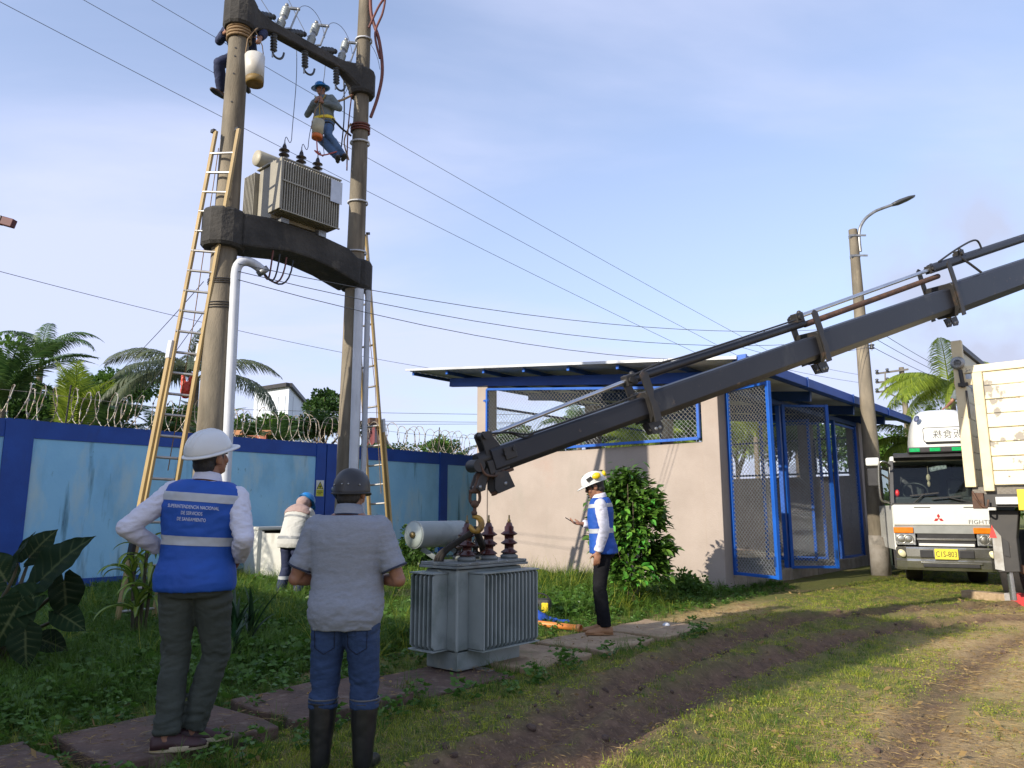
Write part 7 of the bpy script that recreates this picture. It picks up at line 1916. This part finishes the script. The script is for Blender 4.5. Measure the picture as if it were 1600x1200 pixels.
    def rubber_boot(s, k):
        an = V(s.legs[k][1]); kn = V(s.legs[k][0]); yw = math.radians(s.legs[k][2])
        d = kn - an; top = an + d * ((.40 - an.z) / d.z)
        def fn(mb):
            mb.tube([top, an + d * .45, an + d * .18, an, an - UP * .05], [.082, .074, .062, .056, .052], 16)
            fd = V((math.sin(yw), math.cos(yw), 0)); mb.tube([an - UP * .04 - fd * .03, an + fd * .06 - UP * .045, an + fd * .15 - UP * .058, an + fd * .19 - UP * .06], [.048, .050, .042, .03], 14)
        o_ = s.garment('rubber_boot', fn, m_boot, .009, .003, (8, 8, 14), 5)
        for f in (1.0, .93):
            mb = MB(); c = an + (top - an) * f; mb.tube([c + V((math.cos(a), math.sin(a), 0)) * (.084 if f == 1 else .082) for a in np.linspace(0, 2 * PI, 24, endpoint=False)], .005, 6, closed=True); mb.build('rim_band', m_boot if f < 1 else mat('grey_rim', (.10, .10, .10), rough=.5), o_)

# man in the blue vest, hands on hips, looking up
m_print = mat('white_print', (.78, .80, .84), rough=.6)
vm_loc = G(287, 1169, .075)
F1 = Figure('man in white helmet and blue lettered vest, hands on hips, looking up', vm_loc, -9, h=1.005, girth=1.04, twist=4, side=4,
            arms={'L': ((-.355, -.10, 1.185), (-.225, .10, 1.06)), 'R': ((.275, -.14, 1.12), (.215, .06, 1.0))},
            legs={'L': ((-.085, .03, .48), (-.085, -.04, .085), 78), 'R': ((.125, .06, .49), (.02, .07, .085), 66)}, head=(30, 18), voxel=.006)
F1.body({'L': ((.75, .45, -.35), (.2, -.6, .6), .5), 'R': ((-.35, .75, -.45), (-.75, -.3, .2), .55)})
F1.trousers(m_trouser_g, .016, .014, amp=.014, seed=8, vox=.009)
shirt = F1.garment('shirt', lambda mb: (F1.torso(mb, .90, 1.445, .006), F1.arm(mb, 'L', .013, 0, 1.93, .004), F1.arm(mb, 'R', .013, 0, 1.93, .004)), m_shirt_w, .008, .010, (15, 15, 26), 4)
F1.collar(m_shirt_w)
vest = F1.garment('vest', lambda mb: F1.torso(mb, .835, 1.447, .036, .012), m_vest, .009, .007, (8, 8, 16), 12)
F1.stripe(vest, 1.085, 1.135, m_refl); 
F1.stripe(vest, 1.325, 1.372, m_refl)
for ln, z_, sz in (('SUPERINTENDENCIA NACIONAL', 1.294, .027), ('DE SERVICIOS', 1.260, .027), ('DE SANEAMIENTO', 1.226, .027)): F1.print_on(vest, ln, sz, z_, x=-.012, spacing=1.0, m_=m_print, sx=.70)
F1.hair(); F1.helmet('hard', m_hat_w, 4)
for k in 'LR': F1.shoe(k, m_shoe, m_sole)

# man in the grey polo, from behind
pm = G(531, 1207); pm.z = .0
F2 = Figure('man in black half helmet, grey polo shirt, jeans and rubber boots, seen from behind', pm, 2, h=.925, girth=1.12, belly=.03,
            arms={'L': ((-.305, -.02, 1.07), (-.12, .22, 1.05)), 'R': ((.315, -.02, 1.065), (.13, .22, 1.05))},
            legs={'L': ((-.115, .02, .48), (-.115, -.01, .085), -8), 'R': ((.125, .02, .48), (.13, -.01, .085), 12)}, head=(4, -12), voxel=.006)
F2.body({'L': ((.55, .75, .2), (.3, -.2, .9), .5), 'R': ((-.55, .75, .2), (-.3, -.2, .9), .5)})
F2.trousers(m_jean, .016, .022, z_end=.42, amp=.015, seed=21, vox=.009, top=.92, ti=.0)
polo = F2.garment('polo_shirt', lambda mb: (F2.torso(mb, .79, 1.44, .024, .0), F2.arm(mb, 'L', .020, 0, .80, .006), F2.arm(mb, 'R', .020, 0, .80, .006)), m_polo, .008, .0085, (9, 9, 24), 30, mask=lambda c: .45 + .9 * np.clip((1.12 - c[:, 2]) / .25, 0, 1) + .6 * np.clip((np.abs(c[:, 0]) - .16) / .06, 0, 1))
F2.collar(m_polo, .080, .045); F2.collar(m_polo_dk, .081, .006, z=1.447)
for k in 'LR':
    e = V(F2.arms[k][0]); sh = F2.sh[k]; d = (e - sh).normalized(); c = sh + (e - sh) * .775; u = d.orthogonal().normalized(); w = d.cross(u)
    mb = MB(); r_ = .0445 * (.55 + .45 * 1.12 ** 1.3) + .027; mb.tube([c + (u * math.cos(a) + w * math.sin(a)) * r_ for a in np.linspace(0, 2 * PI, 24, endpoint=False)], .006, 6, closed=True); mb.build('sleeve_cuff', m_polo_dk, polo)
    F2.rubber_boot(k)
for sx in (-1, 1):                                         # hip pockets
    mb = MB(); F_ = [(-.058, .07), (.058, .07), (.055, -.03), (0, -.062), (-.055, -.03)]
    tr_o = [o for o in F2.t.children if o.name.startswith('trousers')][0]
    bm = bmesh.new(); bm.from_mesh(tr_o.data); bv = BVHTree.FromBMesh(bm); bm.free()
    def onb(x, z):
        h_ = bv.ray_cast(V((x, -.6, z)), V((0, 1, 0))); return (h_[0] - V((0, .004, 0))) if h_[0] else V((x, -.17, z))
    for a, b_ in zip(F_, F_[1:] + F_[:1]):
        mb.tube([onb(sx * .095 + a[0] + (b_[0] - a[0]) * q / 5, .720 + a[1] + (b_[1] - a[1]) * q / 5) for q in range(6)], .0022, 4)
    mb.build('pocket_seam', mat('denim_thread', (.008, .014, .035), rough=.9), tr_o)
F2.hair(); F2.helmet('skate', m_hat_k, 6)
mb = MB(); mb.box((.005, .315, 1.115), (.075, .012, .15), Euler((-.9, 0, 0)).to_matrix()); ph = mb.mesh('phone')
pp_ = bpy.data.objects.new('phone', ph); ph.materials.append(m_dark_lens); C.objects.link(pp_); cc = V((.005, .315, 1.115))
for v in ph.vertices: v.co -= cc
pp_.location = F2.t.location + Euler((0, 0, math.radians(-2))).to_matrix() @ (cc * .925); pp_.rotation_euler = (0, 0, math.radians(-2)); tag(pp_, 'dark phone held in front of the man in the grey polo, hidden by his body', 'phone')

# man with the phone by the bush
qm = G(944, 990, .05)
F3 = Figure('man in white helmet with yellow ear muffs and blue vest, looking at his phone', qm, -82, h=1.0, girth=.98, bend=4,
            arms={'L': ((-.235, -.035, 1.11), (-.225, .045, .865)), 'R': ((.235, .0, 1.12), (.10, .225, 1.16))},
            legs={'L': ((-.075, .03, .49), (-.08, -.02, .085), -6), 'R': ((.08, .05, .49), (.08, .02, .085), 6)}, head=(-4, -16), voxel=.007)
F3.body({'L': ((0, .12, -1), (.9, .1, 0), .45), 'R': ((-.25, .95, .1), (-.3, .1, .9), .55)})
F3.trousers(m_blk_tr, .008, .010, amp=.010, seed=41)
F3.garment('shirt', lambda mb: (F3.torso(mb, .92, 1.445, .005), F3.arm(mb, 'L', .016, 0, 1.96, .004), F3.arm(mb, 'R', .014, 0, 1.94, .004)), m_shirt_w, .010, .010, (16, 16, 20), 44)
F3.collar(m_shirt_w)
vest3 = F3.garment('vest', lambda mb: F3.torso(mb, .845, 1.445, .024, .02), m_vest, .010, .007, (6, 6, 12), 46)
F3.stripe(vest3, 1.065, 1.115, m_refl); F3.stripe(vest3, 1.34, 1.38, m_refl)
mb = MB()
for a in np.linspace(0, 2 * PI, 14, endpoint=False): pass
tq_ = [F3.print_on(vest3, 'Q', .13, 1.25, x=.02, name='back_emblem', m_=m_shirt_w)]
F3.hair(); hat3 = F3.helmet('hard', m_hat_w, 0)
for sx in (-1, 1):
    mb = MB(); mb.ball(F3.H(.142 * sx, -.055, .098), (.026, .050, .036), 14, 10, R=F3.HR); mf = mb.build('ear_muff', m_yellow, hat3)
    mb = MB(); mb.ball(F3.H(.118 * sx, -.055, .098), (.018, .044, .032), 12, 8, R=F3.HR); mb.build('muff_cushion', m_black, hat3)
    mb = MB(); mb.beam(F3.H(.122 * sx, .0, .10), F3.H(.122 * sx, .062, .085), .012, .035); mb.build('muff_bracket', m_black, hat3)
mb = MB(); mb.ball(F3.H(0, -.155, .10), (.045, .022, .034), 12, 8, R=F3.HR); mb.build('rear_lamp', m_yellow, hat3)
gl = MB()
for sx in (-1, 1): gl.box(F3.H(.034 * sx, .100, .002), (.052, .006, .030), F3.HR); gl.beam(F3.H(.062 * sx, .095, .010), F3.H(.080 * sx, .0, .012), .006, .008)
gl.tube([F3.H(-.012, .103, .008), F3.H(.012, .103, .008)], .004, 6); gl.build('glasses', m_dark_lens, F3.t)
for k in 'LR': F3.shoe(k, m_tan, m_tan, .29, 'boot')
rz = math.radians(82); M3 = Euler((0, 0, rz)).to_matrix()
cc = V((.075, .345, 1.19)); mb = MB(); mb.box((0, 0, 0), (.010, .075, .15) if False else (.072, .15, .010), Euler((.55, 0, .1)).to_matrix()); ph = mb.mesh('phone'); ph.materials.append(m_dark_lens)
o_ = bpy.data.objects.new('phone', ph); C.objects.link(o_); o_.location = F3.t.location + M3 @ cc; o_.rotation_euler = (0, 0, rz); tag(o_, 'dark phone in the hand of the man with yellow ear muffs', 'phone')

# stooping man in the pale jacket at the cabinet
bm_ = G(452, 938)
F4 = Figure('stooping man in pale jacket, pink neck cape and blue helmet at the white cabinet', bm_, 22, h=.99, girth=1.05, bend=30,
            arms={'L': ((-.30, .25, 1.05), (-.18, .48, .98)), 'R': ((.30, .25, 1.05), (.18, .48, .98))},
            legs={'L': ((-.12, .05, .49), (-.16, -.05, .085), 0), 'R': ((.13, .06, .49), (.16, .0, .085), 8)}, head=(10, -14), voxel=.009)
F4.body({'L': ((.1, .9, -.3), (0, -.3, -.9), .4), 'R': ((-.1, .9, -.3), (0, -.3, -.9), .4)})
tr4 = F4.trousers(m_navy, .018, .02, amp=.010, seed=51)
jk = F4.garment('jacket', lambda mb: (F4.torso(mb, .70 if False else .80, 1.445, .035, .03), F4.arm(mb, 'L', .02, 0, 1.9), F4.arm(mb, 'R', .02, 0, 1.9)), m_jacket, .011, .010, (8, 8, 14), 52)
m_tape_dk = mat('grey_tape', (.22, .23, .23), rough=.5)
F4.stripe(jk, .93, .965, m_tape_dk); F4.stripe(jk, 1.22, 1.255, m_tape_dk)
F4.garment('neck_cape', lambda mb: (F4.torso(mb, 1.30, 1.46, .05), mb.ball(F4.H(0, -.05, -.04), (.115, .10, .10), R=F4.HR)), m_cape, .011, .012, (8, 8, 10), 53)
F4.helmet('hard', m_hat_b, 0)
for k in 'LR':
    F4.shoe(k, m_boot, m_boot)
    an = V(F4.legs[k][1]); kn = V(F4.legs[k][0]); c = an + (kn - an) * .62
    mb = MB(); mb.tube([c - UP * .025, c + UP * .025], .088, 16); mb.build('leg_band', m_refl, tr4)
m_wboot = mat('worn_brown_boot', (.16, .10, .06), (.11, .07, .04), ns=8, rough=.8)
# linesman on the right pole
pv = P(506, 193, 10.02)
sL = .77
F5 = Figure('linesman in blue helmet, grey jacket and jeans strapped to the right pole', (pv.x, pv.y, pv.z - .90 * sL), 196, h=sL, girth=1.08, bend=4, side=6,
            arms={'L': ((-.34, .04, 1.14), (-.07, .20, 1.22)), 'R': ((.33, .06, 1.10), (.06, .21, 1.26))},
            legs={'L': ((-.20, .16, .56), (-.42, -.04, .20), -40), 'R': ((-.02, .20, .52), (-.36, .05, .13), -30)}, head=(12, -4), voxel=.010)
F5.body({'L': ((.7, .2, .5), (.1, -.9, 0), .7), 'R': ((-.7, .2, .5), (-.1, -.9, 0), .7)})
F5.trousers(m_jean_lt, .014, .014, amp=.010, seed=61, vox=.012)
F5.garment('jacket', lambda mb: (F5.torso(mb, .90, 1.445, .022), F5.arm(mb, 'L', .018, 0, 1.9), F5.arm(mb, 'R', .018, 0, 1.9)), m_greyblue, .012, .010, (10, 10, 16), 62)
F5.hair(False); F5.helmet('wide', m_hat_b, -2)
for k in 'LR': F5.shoe(k, m_wboot, m_black, .29, 'boot')
mb = MB(); F5.torso(mb, .935, .995, .040); link('tool_belt', remesh(mb, .012, 1), m_yellow, F5.t)
mb = MB(); c_, r_, f_, u_ = spine(1.2, 4); mb.tube([c_ + r_ * -.12 + f_ * .14 + u_ * .2, c_ + f_ * .17, c_ + r_ * .12 + f_ * .14 + u_ * .2], .012, 6); mb.tube([c_ + f_ * .17, c_ + f_ * .16 - u_ * .22], .012, 6); mb.build('harness_strap', mat('dark_yellow_strap', (.35, .25, .03)), F5.t)
beltL = F5.t.location + Euler((0, 0, math.radians(-196))).to_matrix() @ (V((-.2, .05, .95)) * sL)
pc = P2 + V((-.12, -.08, 7.0))
for a, b_, m_, lb in ((beltL, P2 + V((-.13, -.05, 6.95)), m_black, 'black lanyard from the linesman belt to the right pole'), (beltL + V((.0, 0, .25)), P2 + V((-.12, -.06, 7.62)), m_rope, 'tan safety rope from the linesman up to the right pole')):
    mb = MB(); mb.tube([a, (a + b_) / 2 - UP * .02, b_], .016, 6); o_ = mb.build('safety_line', m_, None); tag(o_, lb, 'rope')
for a, b_, c2_, lb, m_ in ((P2 + V((-.13, -.1, 7.6)), P2 + V((-.16, -.12, 7.0)), P2 + V((-.15, -.13, 6.35)), 'brown hand line hanging down the left side of the right pole', m_rope_br),
                           (PP(1.75, -.1, 7.85), PP(1.80, -.12, 7.2), PP(1.74, -.1, 6.5), 'thin dark line hanging from the crossarm beside the linesman', m_cable),
                           (P2 + V((-.12, -.14, 7.1)), P2 + V((-.20, -.16, 6.8)), P2 + V((-.12, -.16, 6.5)), 'short tan rope loop at the feet of the linesman on the right pole', m_rope)):
    mb = MB(); mb.tube(spline([a, b_, c2_], 8), .011, 6); o_ = mb.build('hanging_rope', m_, None); tag(o_, lb, 'rope')
for sx in (-1, 1):
    hp2 = V((.085 * sx, 0, .87)); kn2 = V(F5.legs['L' if sx < 0 else 'R'][0]); c2 = hp2 + (kn2 - hp2) * .3; d2 = (kn2 - hp2).normalized(); u2 = d2.orthogonal().normalized(); w2 = d2.cross(u2)
    mb = MB(); mb.tube([c2 + (u2 * math.cos(q) + w2 * math.sin(q)) * .112 for q in np.linspace(0, 2 * PI, 20, endpoint=False)], .012, 6, closed=True); mb.build('leg_strap', m_black, F5.t)
mb = MB(); mb.box(V((.19, .02, .87)), (.07, .12, .18)); mb.build('tool_pouch', m_tan, F5.t, bevel=.015)
# linesman behind the left pole
pv = P(379, 88, 9.22); sL = .92
F6 = Figure('linesman in dark blue overalls and blue helmet behind the left pole', (pv.x, pv.y, pv.z - .9 * sL), 186, h=sL, girth=1.12, bend=10, side=12, arms={'L': ((-.36, .10, 1.18), (-.40, .28, .98)), 'R': ((.34, .08, 1.12), (.16, .26, 1.12))},
            legs={'L': ((-.14, .26, .70), (-.12, .02, .40), -10), 'R': ((.24, .22, .66), (.28, .02, .33), 15)}, head=(0, -10, 8), voxel=.010)
F6.body({'L': ((-.1, .5, -.8), (.5, -.5, 0), .6), 'R': ((-.6, .5, .2), (0, -.9, 0), .6)})
F6.trousers(m_navy, .016, .016, amp=.010, seed=71, vox=.012)
F6.garment('jacket', lambda mb: (F6.torso(mb, .88, 1.445, .03), F6.arm(mb, 'L', .02, 0, 1.9), F6.arm(mb, 'R', .02, 0, 1.9)), m_navy, .012, .010, (10, 10, 16), 72)
F6.hair(False); F6.helmet('skate', mat('cobalt_hood', (.012, .05, .26), rough=.6), 0)
for k in 'LR': F6.shoe(k, m_wboot, m_black, .29, 'boot')
# helper lying over the lorry's fairing
hp_ = P(1496, 640, 15.4)
F7 = Figure('person in grey top leaning over the white lorry roof, mostly hidden by the cream truck', (hp_.x + .36, hp_.y + .1, hp_.z - .86), 250, h=.95, bend=35, arms={'L': ((-.30, .28, 1.12), (-.30, .55, 1.02)), 'R': ((.24, .30, 1.10), (.16, .58, .96))}, legs={'L': ((-.10, .05, .48), (-.1, -.1, .085), 0), 'R': ((.1, .05, .48), (.1, -.1, .085), 0)}, head=(0, 10), voxel=.010)
F7.body({'L': ((0, .9, -.3), (0, -.3, -.9), .3), 'R': ((-.1, .9, -.3), (0, -.3, -.9), .3)})
F7.trousers(m_navy, .015, .015, vox=.013); F7.garment('shirt', lambda mb: (F7.torso(mb, .86, 1.445, .025), F7.arm(mb, 'L', .02, 0, .7), F7.arm(mb, 'R', .02, 0, .7)), m_greyblue, .012, .010, (8, 8, 14), 82); F7.hair()
for k in 'LR': F7.shoe(k, m_boot, m_boot)
mb = MB(); zf_ = F7.t.location.z; mb.box(V((hp_.x + .2, hp_.y + .35, (1.12 + zf_) / 2)), (1.2, 1.3, zf_ - 1.125)); o_ = mb.build('cargo_load', mat('tarp_load', (.10, .12, .13), rough=.8), None, bevel=.06); tag(o_, 'covered load behind the lorry cab under the leaning person', 'cargo')

# ------------------------------------------------------------------ small things
def bucket(label, c, r, h, tilt, m_, m_low, band=True):
    t_ = thing('bucket', label, 'bucket', c, None); ax = (UP + V(tilt)).normalized(); c = V(c)
    mb = MB(); mb.lathe([(0, .03), (r * .86, .0), (r * .9, h * .12), (r * .90, h * .22)], c, ax, 24); mb.build('base', m_low, t_)
    mb = MB(); mb.lathe([(r * .90, h * .222), (r, h), (r * .94, h), (r * .86, h * .25)], c, ax, 24); mb.build('side', m_, t_)
    top = c + ax * h; u = ax.orthogonal().normalized()
    mb = MB(); mb.tube([top + u * r, top + u * r * .8 + ax * h * .5, top + ax * h * .95, top - u * r * .8 + ax * h * .5, top - u * r], .007, 6); mb.build('handle', m_rope, t_)
    return t_, top + ax * h * .95
c_ = P(398, 132, 8.62)
_, ht = bucket('white plastic bucket with brown band hanging beside the left pole', c_, .125, .40, (-.06, .02, 0), mat('dirty_white_bucket', (.55, .54, .50), (.42, .38, .30), ns=3, rough=.5), mat('brown_stained_base', (.30, .19, .04), (.05, .035, .02), ns=2.5, rough=.6))
mb = MB(); mb.tube([ht, PP(.30, -.05, 7.9)], .010, 6); o_ = mb.build('hanging_rope', m_rope, None); tag(o_, 'rope holding the white bucket up to the crossarm', 'rope')
c_ = P(495, 217, 9.72)
_, ht = bucket('canvas tool bucket with orange base hanging in front of the linesman on the right pole', c_, .085, .28, (.05, 0, 0), mat('pale_canvas', (.42, .39, .28), (.32, .29, .2), ns=8, rough=.95), mat('orange_base', (.62, .16, .02), (.5, .12, .02), ns=5, rough=.5))
mb = MB(); a = c_ - UP * .02; mb.tube(spline([a, a + V((.02, 0, -.18)), P(500, 240, 9.8), tx1_tops[2] + V((-.05, 0, .05)), tx1_tops[2] + V((.05, 0, -.02)), tx1_tops[2] + V((.22, .1, .08)), P(527, 235, 10.1)], 6), .010, 6); o_ = mb.build('red_cord', mat('red_cord', (.40, .08, .06)), None); tag(o_, 'red cord hanging from the orange-based bucket past the right bushing to the linesman', 'cord')
# red bag on the ladder
c_ = P(292, 602, 8.98); bg = thing('plastic_bag', 'orange-red plastic bag hung on a rung of the tall ladder', 'bag', c_)
def bagfn(mb): mb.ball(c_ + V((0, 0, -.06)), (.075, .05, .11)); mb.tube([c_ + V((-.04, 0, 0)), c_ + V((-.055, 0, .14))], [.04, .018], 10); mb.tube([c_ + V((.04, 0, 0)), c_ + V((.06, 0, .16))], [.04, .018], 10)
mb = MB(); bagfn(mb); me = remesh(mb, .010, 2); cz_ = coords(me); cz_ += normals(me) * ((fbm(cz_ * 26, 3)[:, None] - .5) * .03); setco(me, cz_ - np.array(c_)); link('sack', me, mat('orange_red_plastic', (.72, .10, .05), (.6, .07, .04), ns=9, rough=.4, transl=.25), bg)
# open white cabinet near the wall
cb_s = 2.48
cab = thing('cabinet', 'open white metal cabinet standing on the grass by the blue wall', 'cabinet', W(cb_s + .35, .55, .0))
CW = lambda s_, o, z: W(cb_s + s_, .75 + o, z)
m_cab = mat('white_enamel', (.62, .62, .56), (.54, .54, .48), ns=4, rough=.45, dirt=[((.36, .33, .25), 4, .62, .85, (1, 1, .4))])
def cbox(s0, s1, o0, o1, z0, z1, nm, m_, par=None, bv=.006):
    mb = MB(); mb.box(CW((s0 + s1) / 2, (o0 + o1) / 2, (z0 + z1) / 2), (s1 - s0, o1 - o0, z1 - z0), WR); return mb.build(nm, m_, par or cab, bv)
cbox(0, .04, -.42, 0, .0, .98, 'side_panel', m_cab); cbox(.74, .78, -.42, 0, .0, .98, 'side_panel', m_cab); cbox(.0, .78, -.42, .02, .982, 1.05, 'top', m_cab, bv=.02); cbox(.04, .74, -.42, -.40, .0, .98, 'back_panel', m_boom_dk)
cbox(.04, .74, -.40, -.02, .45, .47, 'shelf', m_steel); cbox(.0, .09, .0, .03, .0, .98, 'frame', m_cab); cbox(.69, .78, .0, .03, .0, .98, 'frame', m_cab)
mb = MB(); mb.beam(CW(.10, .04, .05), CW(.10, .04, .96), .03, .05); mb.beam(CW(.10, .05, .5), CW(.30, .40, .5), .025, .86, up=UP); d_ = mb.build('door', m_cab, cab)
# things lying by the path beyond the transformer
pp0 = G(828, 981) + UP * .06; pp1 = G(908, 990.5) + UP * .06
op = thing('orange_pipe', 'orange plastic pipe lying on the path by the tan boots', 'pipe', (pp0 + pp1) / 2); dd_ = (pp1 - pp0).normalized()
mb = MB(); mb.lathe([(.030, 0), (.034, 0), (.034, (pp1 - pp0).length + .5), (.030, (pp1 - pp0).length + .5), (.030, 0)], pp0 - dd_ * .5, dd_, 18); mb.build('tube', mat('orange_pvc', (.66, .24, .05), (.58, .19, .04), ns=6, rough=.5), op)
mb = MB(); mb.lathe([(.033, 0), (.041, 0), (.041, .05), (.033, .05), (.033, 0)], pp1 - dd_ * .05, dd_, 18); mb.build('socket', mat('brown_socket', (.30, .14, .06), rough=.6), op)
tb1_ = G(845, 972); tp = thing('tool_bag', 'black and yellow tool bag on the grass behind the blue tarp', 'bag', tb1_)
mb = MB(); mb.box(tb1_ + V((-.02, .12, .14)), (.34, .20, .26), Euler((0, 0, -.25)).to_matrix(), taper=(.92, .6)); mb.build('body', m_black, tp, bevel=.03)
for k, x_ in enumerate((-.09, .05)):
    mb = MB(); mb.box(tb1_ + V((x_ - .0, .005 - x_ * .25, .16)), (.085, .02, .14), Euler((-.12, 0, -.25)).to_matrix()); mb.build('yellow_panel', m_yellow, tp, bevel=.01)
mb = MB(); mb.tube(bez(tb1_ + V((-.14, .10, .26)), tb1_ + V((-.1, .1, .36)), tb1_ + V((.08, .06, .36)), tb1_ + V((.12, .06, .25))), .010, 6); mb.build('handle', m_black, tp)
tpc = G(846, 978)
def tarpfn():
    xs, ys = np.meshgrid(np.linspace(-.42, .34, 60), np.linspace(-.13, .16, 30)); z = .02 + .13 * np.exp(-((xs + .14) / .2) ** 2 - ((ys - .04) / .12) ** 2) + (fbm(np.stack([xs.ravel() * 11, ys.ravel() * 11, xs.ravel() * 0], 1), 5).reshape(xs.shape) - .45) * .09
    z = np.maximum(z, .012); w_ = np.clip((.34 - xs) / .35, .12, 1); v = np.stack([xs.ravel(), (ys * w_).ravel(), z.ravel()], 1); n_ = 60; i = np.arange(60 * 30).reshape(30, 60); f = np.stack([i[:-1, :-1], i[:-1, 1:], i[1:, 1:], i[1:, :-1]], -1).reshape(-1, 4); return np_mesh('blue_tarp', v, f, smooth=True)
me = tarpfn(); me.materials.append(mat('blue_tarp', (.02, .08, .42), (.015, .06, .33), ns=5, rough=.45, dirt=[((.55, .57, .62), 10, .70, .72)])); o_ = bpy.data.objects.new('blue_tarp', me); C.objects.link(o_); o_.location = tpc + V((0, .06, .03)); o_.rotation_euler = (0, 0, -.12); tag(o_, 'crumpled blue tarp with white print beside the orange pipe', 'tarp')
sl_ = G(632, 946); mb = MB(); rg2 = random.Random(4); mb.prism([(math.cos(a) * (.36 + rg2.uniform(-.03, .03)), math.sin(a) * (.42 + rg2.uniform(-.04, .04))) for a in np.linspace(0, 2 * PI, 14, endpoint=False)], V((0, 0, .07)), V((1, 0, 0)), V((0, 1, 0)), V((.02, -.05, 1)).normalized() * .08)
o_ = mb.build('paving_stone', mat('brown_stone', (.27, .17, .09), (.20, .12, .065), ns=4, rough=.9, bump=.3), None, bevel=.015); o_.location = (sl_.x, sl_.y, .08); tag(o_, 'flat brown paving stone in the grass left of the grey-blue transformer', 'stone')
for k, (u, v) in enumerate(((618, 957), (632, 962), (645, 956))):
    c_ = G(u, v); mb = MB(); mb.ball((0, 0, 0), (.06, .05, .04), 10, 7); me = mb.mesh('stone'); q = coords(me); q *= 1 + (fbm(q * 20, 9 + k)[:, None] - .5) * .7; setco(me, q); me.materials.append(mat('pale_stone', (.40, .32, .20), (.3, .23, .14), ns=9, rough=.9)); o_ = bpy.data.objects.new('stone', me); C.objects.link(o_); o_.location = (c_.x, c_.y, .04); tag(o_, ('left', 'middle', 'right')[k] + ' of three pale stones beside the flat brown paving stone', 'stone', 'pale stones by the paving stone')
c_ = G(632, 921); mb = MB(); mb.ball((0, 0, 0), (.16, .10, .08), 14, 9); me = mb.mesh('white_rag'); q = coords(me); q *= 1 + (fbm(q * 16, 3)[:, None] - .5) * 1.1; setco(me, q); me.materials.append(mat('white_rag', (.62, .62, .58), rough=.9)); o_ = bpy.data.objects.new('white_rag', me); C.objects.link(o_); o_.location = (c_.x, c_.y, .30); o_.location.z = .10; tag(o_, 'crumpled white rag in the grass near the foot of the right ladder', 'rag')
c_ = G(1041, 984); mb = MB(); mb.ball((0, 0, 0), (.045, .03, .03), 10, 7); me = mb.mesh('litter'); me.materials.append(m_white); o_ = bpy.data.objects.new('litter', me); C.objects.link(o_); o_.location = (c_.x, c_.y, .05); tag(o_, 'small white scrap of litter on the lawn right of the man with the phone', 'litter')
# give single-mesh things an origin of their own
for o_ in list(C.objects):
    if o_.type == 'MESH' and o_.parent is None and o_.get('category') and o_.location.length < 1e-6 and len(o_.data.vertices):
        q = coords(o_.data); c_ = (q.min(0) + q.max(0)) / 2; c_[2] = q[:, 2].min(); setco(o_.data, q - c_); o_.location = c_
